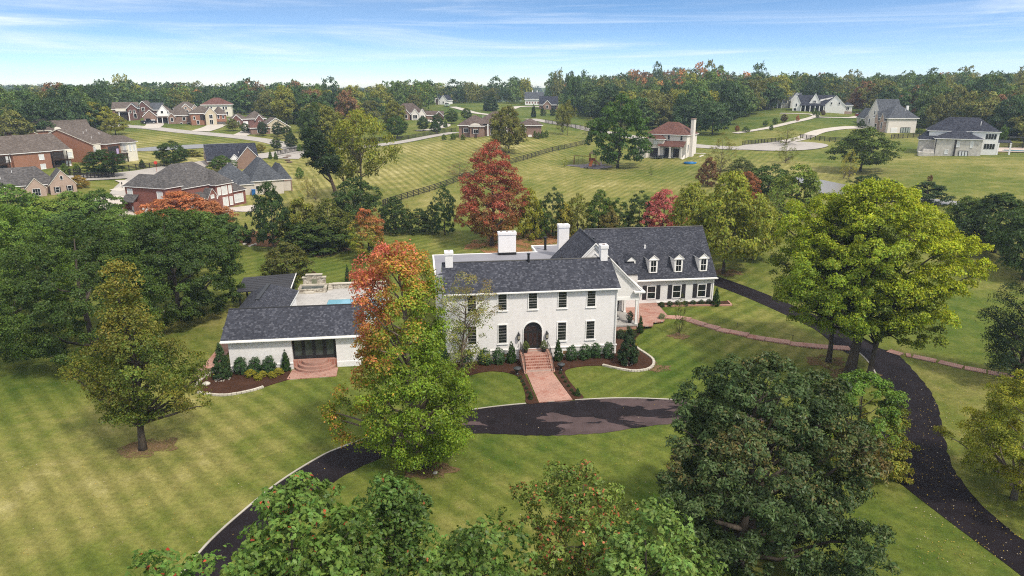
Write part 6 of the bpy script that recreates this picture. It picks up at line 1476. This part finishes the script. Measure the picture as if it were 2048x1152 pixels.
# ------------------------------------------------------------------ shrubs and small things near the house
HOLLY = (.055, .11, .035); BOX = (.06, .11, .025); CON = (.045, .09, .02)
def shrub(kind, name, label, bx, by, top, w, c, group=None):
    p, h, ww = size_of(bx, by, top, w)
    return plant(kind, name, label, 'shrub', p, h, ww, tuple(V(c)*random.uniform(.92, 1.08)), group)
for q in ((887,741,700,28,'leafy holly shrub at the far left of the white facade, under the wispy tree'), (935,733,700,24,'leafy holly shrub second from the left against the white facade'), (970,729,699,26,'leafy holly shrub by the basement window left of the steps'), (997,728,697,24,'leafy holly shrub next to the left conical evergreen'),
          (1143,720,692,24,'leafy holly shrub first right of the conical evergreen'), (1169,718,690,24,'leafy holly shrub second right of the conical evergreen'), (1191.5,715.5,687,23,'leafy holly shrub third right of the conical evergreen'), (1216,716,685,23,'leafy holly shrub at the right corner of the white facade'),
          (483,748,715,27,'round leafy shrub at the left of the pool house wall'), (511,747,716,26,'round leafy shrub in the middle of the pool house wall'), (539,745,714,27,'round leafy shrub beside the narrow cone at the pool house')):
    shrub('shrub%d' % random.choice((1, 2, 3)), 'holly_shrub', q[4], *q[:4], HOLLY)
for q in ((1023,726,682,20,'conical evergreen left of the front steps'), (1116,722,679,20,'conical evergreen right of the front steps'), (1061,799,783,11,'small conical evergreen left of the brick walk end'), (1155,792,776,13,'small conical evergreen right of the brick walk end'),
          (573,742,698,20,'narrow conical evergreen beside the black glass doors'), (1431,612,576,17,'conical evergreen at the right corner of the wing'), (1280,666,632,14,'narrow dark evergreen at the brick patio edge below the porch')):
    shrub('cone%d' % random.choice((1, 2)), 'conical_evergreen', q[4], *q[:4], CON)
shrub('cone2', 'conifer', 'bushy dark conifer with a pale stone ring at the right corner bed', 1255, 727, 655, 44, (.04, .07, .025))
shrub('cone2', 'sapling', 'young feathery conifer sapling with a pale stone ring in the pool house bed', 446, 757, 687, 38, (.05, .09, .03))
for i, q in enumerate(((1323,614),(1339,612.5),(1355,611.5),(1370,611.5),(1386,610.5),(1402,609.5),(1418,608.5))):
    shrub('shrub%d' % (1+i % 3), 'box_shrub', 'small round box shrub in the row under the shuttered windows', q[0], q[1], q[1]-10, 12, (.045, .075, .02), 'box shrubs under the shuttered windows')
for q, lb in (((502,754,739,22),'low yellow leaved plant, leftmost in the pool house bed'), ((518,760,748,16),'low yellow leaved plant at the front of the pool house bed'), ((526,753,742,17),'low yellow leaved plant in the middle of the pool house bed'), ((545,755,743,17),'low yellow leaved plant right of the middle in the pool house bed'), ((558,749,736,19),'low yellow leaved plant nearest the narrow cone')):
    shrub('bush%d' % random.choice((1, 2)), 'golden_shrub', lb, *q, (.30, .28, .03))
shrub('shrub1', 'hydrangea_shrub', 'pale flowered round shrub at the corner of the brick patio', 1323, 641, 627, 13, (.20, .24, .12)); shrub('shrub2', 'low_shrub', 'dark low shrub at the foot of the porch wall', 1241, 676, 660, 20, (.04, .065, .025)); shrub('shrub3', 'low_shrub', 'olive low shrub by the porch downspout', 1266, 674, 660, 16, (.06, .075, .025)); shrub('bush1', 'golden_shrub', 'yellow green low plant at the upper end of the curved edging', 1271, 695, 686, 10, (.25, .25, .03))
for i, (x, y) in enumerate(((1041,757),(1045,764),(1048,771),(1053,779),(1056,787),(1121,748),(1126,757),(1131,765),(1137,774),(1143,783),(1147,789))):
    shrub('shrub%d' % (1+i % 3), 'walk_plant', 'tiny dark seedling shrub in the %s mulch strip of the brick walk' % ('left' if x < 1080 else 'right'), x, y, y-6, 7, (.05, .075, .025), 'seedling shrubs along the %s side of the brick walk' % ('left' if x < 1080 else 'right'))
shrub('sparse2', 'sapling', 'staked young tree with thin crown in front of the wing', 1358, 672, 590, 26, (.16, .18, .04))
shrub('cone1', 'young_conifer', 'slim young conifer on the back lawn beyond the stone wall', 696, 566, 528, 12, (.05, .09, .03)); shrub('cone2', 'young_conifer', 'small dark conifer in the mulch island at the far lawn', 495, 486, 446, 17, (.03, .055, .02)); shrub('bush2', 'shrub', 'small dark bush beside the conifer in the mulch island', 506, 474, 458, 12, (.03, .05, .02)); shrub('shrub1', 'shrub', 'bush beside the stone spa wall near the pavilion', 583, 577, 560, 20, (.05, .075, .02)); shrub('bush1', 'shrub', 'brown dry perennial behind the stone spa wall', 628, 560, 543, 16, (.14, .08, .04))
for i, (x, y) in enumerate(((586,586),(650,581))): shrub('bush2', 'palm_plant', 'spiky green plant at the %s end of the stone spa' % ('left', 'right')[i], x, y, y-9, 11, (.09, .15, .02))
ISL = catmull(pxw([(470,474),(490,462),(530,465),(560,476),(548,492),(512,492),(485,487)]), 4, True)
patch('mulch_island', ISL, .05, 1.2, litter_material('island_mulch', (.11, .055, .032), (.17, .095, .055), .3))
STN = plain('pale_boulder', (.46, .43, .37), .9, .25, 2.)
def boulder(label, px, py, r, n=1, spread=0., seed=1):
    rr = np.random.RandomState(seed)
    for k in range(n):
        p = gp(px+rr.uniform(-1, 1)*spread, py+rr.uniform(-.4, .4)*spread); m = MB(); a = 9
        prof = [(r*.75, -.1), (r, r*.15), (r*.85, r*.42), (r*.4, r*.6), (.02, r*.64)]
        m.lathe(prof, a); m.v = [(x*(1+.22*rr.randn()*.6), y*(1+.22*rr.randn()*.6), z) for x, y, z in m.v]
        o = m.build('boulder', STN, None, True); o.location = p; o.rotation_euler = (0, 0, rr.uniform(0, 6)); tag(o, label, 'stone', None if n == 1 else label)
boulder('pale flat boulder in the left of the pool house bed', 413, 769, .42); boulder('pale stone edging the mulch island on the far lawn', 498, 489, .35, 5, 13, 4); boulder('small pale stone on the grass beside the foot of the red and green maple', 871, 946, .2)
def stone_ring(label, px, py, r):
    p = gp(px, py); m = MB(); rr = np.random.RandomState(int(px))
    for i in range(34):
        a = rr.uniform(0, 6.28); q = r*math.sqrt(rr.uniform(.1, 1)); s = rr.uniform(.06, .12); x, y = q*math.cos(a), q*math.sin(a)
        m.lathe([(s, .0), (s*.9, s*.5), (s*.3, s*.8)], 6, (x, y, 0.05))
    o = m.build('stone_mulch', plain('grey_pebble', (.30, .27, .23), .9, .3, 6.)); o.location = p; tag(o, label, 'stones', kind='stuff')
stone_ring('ring of pale stones round the corner conifer', 1255, 727, .7); stone_ring('ring of pale stones round the feathery sapling', 446, 759, .75)
def urn(px, py, label):
    p = gp(px, py); r = empty('urn', tuple(p)); tag(r, label, 'urn')
    m = MB(); m.box(-.2, .2, -.2, .2, 0, .1); m.lathe([(.17, .1), (.09, .2), (.08, .34), (.14, .4)], 12); m.build('pedestal', BLACK, r, False)
    m = MB(); m.lathe([(.13, .4), (.3, .5), (.36, .64), (.42, .70), (.42, .73), (.34, .72), (.3, .62)], 16); m.build('bowl', plain('dark_grey_urn', (.05, .055, .06), .5), r, True)
urn(1034.5, 749, 'dark grey bowl urn left of the front steps'); urn(1122, 741, 'dark grey bowl urn right of the front steps')
def potted(u, v, z, label, h=.95, w=.75, c=(.13, .17, .04), kind='bush1'):
    p = hw(u, v); r = empty('potted_plant', (p[0], p[1], z), random.uniform(0, 6)); tag(r, label, 'plant')
    m = MB(); m.lathe([(.16, 0), (.2, .05), (.26, .38), (.28, .4), (.24, .4), (.22, .34)], 12); m.build('pot', plain('charcoal_pot', (.03, .03, .03), .5), r, True)
    cm, tm = lib(kind); o = link(bpy.data.objects.new('foliage', cm), r); o.scale = (w, w, h); o.location = (0, 0, .32); o.color = (*c, 1)
potted(-9.95, -.75, 1.05, 'yellow green potted plant left of the arched door'); potted(-8.0, -.75, 1.05, 'pale leaved potted plant right of the arched door', c=(.17, .2, .08))
potted(2.1, 9.2, 1.14, 'large dark leafy potted plant in the middle of the porch', 1.2, 1., (.03, .06, .02), 'bush2'); potted(3.65, 6.7, 1.14, 'dark leafy potted plant beside the front porch post', 1.1, .8, (.03, .06, .02), 'bush1'); potted(.45, 10.6, 1.14, 'potted plant at the back left of the porch', 1.0, .7, (.09, .13, .03), 'bush2')
# swing set under the big oak
p, k, a = site(1178, 332); r = empty('swing_set', tuple(p), a-.2); tag(r, 'redwood swing set with covered tower and slide on the meadow', 'swing set')
WOOD = plain('redwood', (.22, .07, .03), .7, .25); YLW = plain('yellow_canopy', (.4, .33, .18), .6)
m = MB()
for x, y in ((0, 0), (1.6, 0), (0, 1.6), (1.6, 1.6)): m.box(x-.08, x+.08, y-.08, y+.08, 0, 3.4)
m.box(-.1, 1.7, -.1, 1.7, 1.4, 1.55); m.box(-.1, 1.7, -.1, -.04, 1.55, 2.2); m.build('tower', WOOD, r)
m = MB(); m.prism([(-.2, -.2, 3.3), (1.8, -.2, 3.3), (.8, -.2, 4.3)], (0, 2., 0)); m.build('canopy', YLW, r)
m = MB(); m.tube([(-4.6, .8, 2.6), (0, .8, 2.6)], .09, 6); m.tube([(-4.5, -.4, 0), (-4.4, .8, 2.6), (-4.5, 2., 0)], .08, 6); m.build('swing_beam', WOOD, r)
for x in (-3.4, -1.8): m = MB(); m.tube([(x-.22, .8, 2.6), (x-.22, .8, .5)], .02, 4); m.tube([(x+.22, .8, 2.6), (x+.22, .8, .5)], .02, 4); m.box(x-.25, x+.25, .68, .92, .47, .52); m.build('swing', BLACK, r)
m = MB(); m.prism([(.4, -.1, 1.5), (1.2, -.1, 1.5), (1.2, -2.4, .15), (.4, -2.4, .15)], (0, 0, .1)); m.build('slide', plain('orange_slide', (.4, .11, .03), .4), r)
m = MB(); m.prism([(1.7, .2, 1.5), (1.7, 1.4, 1.5), (3., 1.4, .1), (3., .2, .1)], (0, 0, .08)); m.build('ramp', WOOD, r)
patch('rubber_mulch', ring(1186, 333, 4.2, 1.3, 2), .08, 1.5, plain('grey_play_mulch', (.17, .15, .16), .95, .3))
p = gp(1172, 337); m = MB(); m.box(-.5, .5, -.3, .3, .35, .45); m.box(-.45, -.35, -.25, .25, 0, .35); m.box(.35, .45, -.25, .25, 0, .35); o = m.build('low_table', BLACK); o.location = p; tag(o, 'small dark low table on the grass in front of the swing set', 'table')
p = gp(1202, 331); m = MB(); m.lathe([(.35, 0), (.3, .3), (.12, 1.1), (.05, 1.2)], 8); o = m.build('play_house', plain('pale_pink_plastic', (.62, .5, .48))); o.location = p; tag(o, 'small pale cone shaped toy to the right of the swing set', 'toy')
# pale house clutter
p, k, a = site(1318, 316); r = empty('trampoline', tuple(p), a); tag(r, 'round black trampoline on the lawn behind the tall pale house', 'trampoline')
m = MB(); m.lathe([(2.1, .72), (2.1, .78), (1.9, .79), (.01, .79)], 24); m.build('bed', BLACK, r)
for i in range(6): m = MB(); w_ = i*1.047; m.tube([(2.*math.cos(w_), 2.*math.sin(w_), .75), (2.05*math.cos(w_), 2.05*math.sin(w_), 0)], .04, 5); m.build('leg', plain('blue_grey_steel', (.3, .36, .4), .4), r)
p = gp(1380, 327); m = MB(); m.lathe([(1.6, 0), (1.75, .35), (1.5, .4), (.02, .34)], 18); o = m.build('paddling_pool', plain('blue_plastic', (.03, .22, .55), .4), None, True); o.location = p; tag(o, 'blue paddling pool at the corner of the tall pale house', 'pool')
# vehicles and street things
def car(name, label, px, py, rz, c, truck=False, s=1.):
    p, k, a = site(px, py); r = empty(name, tuple(p+np.array((0, 0, .15))), a+R(rz)); tag(r, label, 'car' if not truck else 'pickup truck')
    pc = plain('paint_%d' % (abs(hash(c)) % 9999), c, .3, .03)
    L = 2.7 if truck else 2.3; m = MB(); m.prism([(-L, -.92, .35), (L, -.92, .35), (L, -.92, .8), (L*.95, -.92, 1.0), (.9, -.92, 1.08), (-L, -.92, 1.08)], (0, 1.84, 0)); m.build('body', pc, r)
    cab = [(1.0, 1.06), (.45, 1.75), (-.75, 1.78), (-1.0, 1.06)] if truck else [(1.0, 1.06), (.35, 1.5), (-1.3, 1.52), (-2.0, 1.06)]
    m = MB(); m.prism([(x, -.8, z) for x, z in cab], (0, 1.6, 0)); m.build('cab_glass', GLASS, r); m = MB(); m.box(cab[2][0], cab[1][0], -.8, .8, cab[1][1], cab[2][1]+.06); m.build('cab_roof', pc, r)
    for x in (-L*.6, L*.62):
        for y in (-.9, .9):
            m = MB(); m.tube([(x, y-.1, .36), (x, y+.1, .36)], .36, 14); w_ = m.build('wheel', BLACK, r); m = MB(); m.tube([(x, y-.115, .36), (x, y+.115, .36)], .2, 10); m.build('rim', plain('alloy', (.5, .5, .5), .3), w_)
    for y in (-.7, .7): m = MB(); m.box(L-.02, L+.03, y-.16, y+.16, .68, .84); m.build('headlight', WHITE, r); m = MB(); m.box(-L-.03, -L+.02, y-.14, y+.14, .7, .9); m.build('tail_light', plain('red_lens', (.4, .02, .02), .2), r)
car('pickup_truck', 'dark pickup parked outside the house with the white dormer', 297.5, 247.5, 10, (.012, .014, .02), True)
car('parked_car', 'dark red car parked between the farmhouse and the house with stone gables', 1722, 234, 20, (.13, .02, .02)); car('work_truck', 'pale green truck parked near the distant white house', 894, 213, 70, (.35, .45, .38), True)
p, k, a = site(314, 346); r = empty('road_sign', tuple(p), a); tag(r, 'red stop sign on a post by the near street', 'sign')
m = MB(); m.tube([(0, 0, -.2), (0, 0, 2.9)], .05, 6); m.build('post', plain('rusty_post', (.3, .1, .06)), r); m = MB(); m.prism([(.42*math.cos(math.pi/8+i*math.pi/4), -.05, 2.5+.42*math.sin(math.pi/8+i*math.pi/4)) for i in range(8)], (0, -.03, 0)); m.build('sign_plate', plain('sign_red', (.5, .05, .03), .4), r)
p, k, a = site(636, 288); r = empty('entrance_sign', tuple(p), a); tag(r, 'brick and white entrance monument sign at the road junction', 'sign')
m = MB(); m.box(-1.6, 1.6, -.3, .3, -.3, 1.2); m.build('base', BR4, r); m = MB(); m.box(-1.1, 1.1, -.34, .34, 1.2, 2.3); m.build('panel', WHT, r); m = MB(); m.box(-1.8, -1.2, -.4, .4, -.3, 2.0); m.box(1.2, 1.8, -.4, .4, -.3, 1.7); m.build('pillar', BR3, r)
p, k, a = site(508, 391); r = empty('recycling_bin', tuple(p), a); tag(r, 'blue wheeled bin between the brick mansion and the bungalow', 'bin'); m = MB(); m.prism([(-.35, -.35, .1), (.35, -.35, .1), (.42, -.42, 1.3), (-.42, -.42, 1.3)], (0, .75, 0)); m.build('body', plain('bin_blue', (.02, .12, .35), .5), r); m = MB(); m.box(-.46, .46, -.48, .4, 1.3, 1.4); m.build('lid', plain('bin_blue', (.02, .12, .35), .5), r)
for i, (x, y) in enumerate(((571,316),(577,313),(579,325),(575,321))):
    p = gp(x, y); m = MB(); m.lathe([(.75, -.05), (.85, .25), (.6, .3), (.02, .26)], 12); o = m.build('fire_ring', plain('brown_ring', (.12, .08, .06), .9), None, True); o.location = p; tag(o, 'low brown stone ring on the dry grass beside the bungalow', 'stone ring', 'stone rings beside the bungalow')
p, k, a = site(18, 292); r = empty('utility_pole', tuple(p), a); tag(r, 'leaning pale bare trunk pole at the left edge, before the dark trees', 'pole'); m = MB(); m.tube([(0, 0, -.3), (-1.4, 0, 9.8)], [.2, .12], 7); m.build('shaft', plain('pale_pole', (.33, .3, .26), .9), r)
for px, py, lb in ((245, 377, 'black mailbox on the near driveway corner'), (471, 262, 'black mailbox at the driveway of the maroon house')):
    p, k, a = site(px, py); r = empty('mailbox', tuple(p), a); tag(r, lb, 'mailbox'); m = MB(); m.box(-.06, .06, -.06, .06, -.2, 1.05); m.build('post', BLACK, r); m = MB(); m.prism([(-.14, -.28, 1.05), (.14, -.28, 1.05), (.14, -.28, 1.22), (0, -.28, 1.36), (-.14, -.28, 1.22)], (0, .55, 0)); m.build('box', BLACK, r)
def path_light(px, py):
    p = gp(px, py); m = MB(); m.tube([(0, 0, -.1), (0, 0, .55)], .025, 5); m.lathe([(.1, .55), (.02, .62)], 8); o = m.build('path_light', BLACK); o.location = p; tag(o, 'small black path light beside the stepped brick path', 'path light', 'path lights along the brick path')
path_light(1474, 655); path_light(1585, 680)
p, k, a = site(1993, 300); r = empty('pool_canopy', tuple(gp(2030, 297)), a); tag(r, 'dark framed canopy beside the bright blue pool at the right edge', 'canopy'); m = MB()
for x in (-1.6, 1.6):
    for y in (-1.4, 1.4): m.box(x-.08, x+.08, y-.08, y+.08, 0, 3.)
m.build('frame', BLACK, r); m = MB(); m.box(-1.8, 1.8, -1.6, 1.6, 3., 3.15); m.build('canopy_roof', BLACK, r)
for px, lb in ((1972, 'grey lounger on the pink patio, left one'), (1985, 'grey lounger on the pink patio, right one')):
    r = empty('sun_lounger', tuple(gp(px, 302.5)+np.array((0, 0, .25))), .6); tag(r, lb, 'lounger'); m = MB(); m.box(-.35, .35, -.9, .5, .3, .4); m.build('seat', plain('lounger_grey', (.2, .2, .21)), r); m = MB(); m.prism([(-.35, .5, .3), (-.35, .5, .4), (-.35, 1.1, .85), (-.35, 1.1, .75)], (.7, 0, 0)); m.build('backrest', plain('lounger_grey', (.2, .2, .21)), r)
r = empty('garden_sofa', tuple(gp(1968, 301)+np.array((0, 0, .2))), .2); tag(r, 'dark garden sofa under the porch of the grey stone house', 'sofa'); m = MB(); m.box(-1.2, 1.2, -.4, .4, 0, .45); m.build('seat', DARKW, r); m = MB(); m.box(-1.2, 1.2, .4, .6, 0, .95); m.build('backrest', DARKW, r)
# fallen leaves on the drive and under the feathery tree
rl = np.random.RandomState(5); C = []
for _ in range(700):
    px, py = (rl.uniform(1830, 2048), rl.uniform(760, 1130)) if rl.rand() < .8 else (rl.uniform(1740, 1960), rl.uniform(700, 980))
    d = ray(px, py); t_ = -CAMZ/d[2]; C.append((d[0]*t_, d[1]*t_, .065+gz(d[0]*t_, d[1]*t_)))
for _ in range(500):
    px, py = rl.uniform(0, 1340), rl.uniform(760, 1120); d = ray(px, py); t_ = -CAMZ/d[2]; C.append((d[0]*t_, d[1]*t_, .06+gz(d[0]*t_, d[1]*t_)))
C = np.array(C); N = unit(np.c_[rl.randn(len(C), 2)*.25, np.ones(len(C))]); tint = np.array((.42, .30, .06))*rl.uniform(.5, 1.3, (len(C), 1)); k_ = rl.rand(len(C)) < .3; tint[k_] = (.45, .38, .28)
o = link(bpy.data.objects.new('fallen_leaves', leaf_mesh('fallen_leaves', C, N, .10, .07, tint, rl))); o['kind'] = 'stuff'
# ------------------------------------------------------------------ light, sky, air, camera
SUN_DIR = unit(np.array((.56, -.56, 1.0)))      # towards the sun
el = math.asin(SUN_DIR[2]); azm = math.atan2(SUN_DIR[0], SUN_DIR[1])
w = bpy.data.worlds.new('World'); sc.world = w; w.use_nodes = True
nt = w.node_tree; nt.nodes.clear()
def wn(ty, **k):
    n = nt.nodes.new(ty)
    for a, b in k.items():
        if a.startswith('i_'): n.inputs[a[2:].replace('_', ' ')].default_value = b
        else: setattr(n, a, b)
    return n
sky = wn('ShaderNodeTexSky', sky_type='NISHITA', sun_disc=False, sun_elevation=el, sun_rotation=azm, altitude=200, air_density=1.0, dust_density=.4, ozone_density=3.)
tc = wn('ShaderNodeTexCoord'); sp = wn('ShaderNodeSeparateXYZ'); nt.links.new(tc.outputs['Generated'], sp.inputs[0])
def wm(op, a, b=None, c=None):
    n = wn('ShaderNodeMath', operation=op)
    for i, q in enumerate((a, b, c)):
        if q is None: continue
        if hasattr(q, 'is_output'): nt.links.new(q, n.inputs[i])
        else: n.inputs[i].default_value = q
    return n.outputs[0]
# thin cirrus on a high flat layer: direction / height = place on the layer
cx = wm('MULTIPLY', wm('ARCTAN2', sp.outputs[0], sp.outputs[1]), 1.6); cy = wm('MULTIPLY', sp.outputs[2], 9.)
cb = wn('ShaderNodeCombineXYZ'); nt.links.new(cx, cb.inputs[0]); nt.links.new(cy, cb.inputs[1])
def cloud(rot, scl, loc, sc_, lo, hi, detail=6, rough=.6, dist=.8):
    mp = wn('ShaderNodeMapping'); nt.links.new(cb.outputs[0], mp.inputs[0]); mp.inputs['Rotation'].default_value = (0, 0, R(rot)); mp.inputs['Scale'].default_value = (*scl, 1); mp.inputs['Location'].default_value = (*loc, 0)
    n = wn('ShaderNodeTexNoise', i_Scale=sc_, i_Detail=detail, i_Roughness=rough, i_Distortion=dist); nt.links.new(mp.outputs[0], n.inputs['Vector'])
    r = wn('ShaderNodeMapRange', i_From_Min=lo, i_From_Max=hi); r.interpolation_type = 'SMOOTHSTEP'; nt.links.new(n.outputs['Fac'], r.inputs['Value']); return r.outputs[0]
c1 = cloud(7, (.42, 1.25), (3.3, 1.7), 2.1, .45, .82, 7, .62, 1.1)
c2 = cloud(-6, (.30, 1.5), (7.1, 4.2), 3.0, .50, .86, 7, .62, .9)
veil = cloud(4, (.6, 1.), (1.2, 9.), 1.1, .30, .80, 4)
cl = wm('MINIMUM', wm('ADD', wm('ADD', wm('MULTIPLY', c1, .66), wm('MULTIPLY', c2, .42)), wm('MULTIPLY', veil, .12)), 1.)
hor = wm('POWER', wm('SUBTRACT', 1., wm('MINIMUM', wm('MAXIMUM', wm('MULTIPLY', sp.outputs[2], 4.2), 0.), 1.)), 2.)
cl = wm('MINIMUM', wm('ADD', cl, wm('MULTIPLY', hor, .33)), .95)
cv = wn('ShaderNodeCombineXYZ'); nt.links.new(sp.outputs[0], cv.inputs[0]); nt.links.new(sp.outputs[1], cv.inputs[1]); nt.links.new(wm('MULTIPLY', sp.outputs[2], 4.), cv.inputs[2])
vn = wn('ShaderNodeVectorMath', operation='NORMALIZE'); nt.links.new(cv.outputs[0], vn.inputs[0]); nt.links.new(vn.outputs[0], sky.inputs['Vector'])
mx = wn('ShaderNodeMix', data_type='RGBA'); nt.links.new(cl, mx.inputs[0])
hs = wn('ShaderNodeHueSaturation', i_Saturation=1.32, i_Hue=.495, i_Value=1.0); nt.links.new(sky.outputs[0], hs.inputs['Color'])
nt.links.new(hs.outputs[0], mx.inputs[6]); mx.inputs[7].default_value = CLOUDC
# white veil added to the unseen sky overhead, to soften the daylight
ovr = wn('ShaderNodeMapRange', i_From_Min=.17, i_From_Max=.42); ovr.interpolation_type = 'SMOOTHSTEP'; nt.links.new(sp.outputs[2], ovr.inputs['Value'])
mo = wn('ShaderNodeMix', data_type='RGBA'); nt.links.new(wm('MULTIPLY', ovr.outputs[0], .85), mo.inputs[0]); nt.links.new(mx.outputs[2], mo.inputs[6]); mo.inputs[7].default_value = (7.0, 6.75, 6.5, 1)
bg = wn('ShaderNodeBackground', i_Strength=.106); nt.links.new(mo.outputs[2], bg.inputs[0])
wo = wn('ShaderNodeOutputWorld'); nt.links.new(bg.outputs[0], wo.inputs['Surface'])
sl = bpy.data.lights.new('sun', 'SUN'); sl.energy = 2.05; sl.angle = R(5.); sl.color = (1., .92, .80)
so = link(bpy.data.objects.new('sun', sl)); so.rotation_euler = Vector(SUN_DIR).to_track_quat('Z', 'Y').to_euler(); so.location = (40, -30, 90)
def add_haze():
    mb = MB(); mb.box(TX[0]-5, TX[-1]+5, TY[0]-5, TY[-1]+5, float(TZ.min())-1.5, 62.)
    t = bpy.data.materials.new('haze'); t.use_nodes = True; n = t.node_tree; n.nodes.clear()
    v = n.nodes.new('ShaderNodeVolumePrincipled'); v.inputs['Color'].default_value = (.62, .78, 1., 1); v.inputs['Density'].default_value = HAZE; v.inputs['Anisotropy'].default_value = .2
    o = n.nodes.new('ShaderNodeOutputMaterial'); n.links.new(v.outputs[0], o.inputs['Volume'])
    h = mb.build('haze', t); h['kind'] = 'stuff'
if HAZE: add_haze()
cam = bpy.data.cameras.new('camera'); co = link(bpy.data.objects.new('camera', cam))
cam.sensor_width = 36; cam.lens = 36*FPX/2048; cam.clip_end = 6000; cam.clip_start = .5
co.location = (0, 0, CAMZ); co.rotation_euler = (math.pi/2-PITCH, 0, 0); sc.camera = co
sc.view_settings.view_transform = 'Standard'; sc.view_settings.look = 'None'; sc.view_settings.gamma = 1; sc.view_settings.exposure = EXPOSURE
sc.cycles.use_denoising = False; sc.cycles.pixel_filter_type = 'BLACKMAN_HARRIS'; sc.cycles.filter_width = 1.1
sc.cycles.max_bounces = 5; sc.cycles.diffuse_bounces = 3; sc.cycles.glossy_bounces = 2; sc.cycles.transmission_bounces = 3; sc.cycles.transparent_max_bounces = 8; sc.cycles.volume_bounces = 0
sc.cycles.sample_clamp_indirect = 6
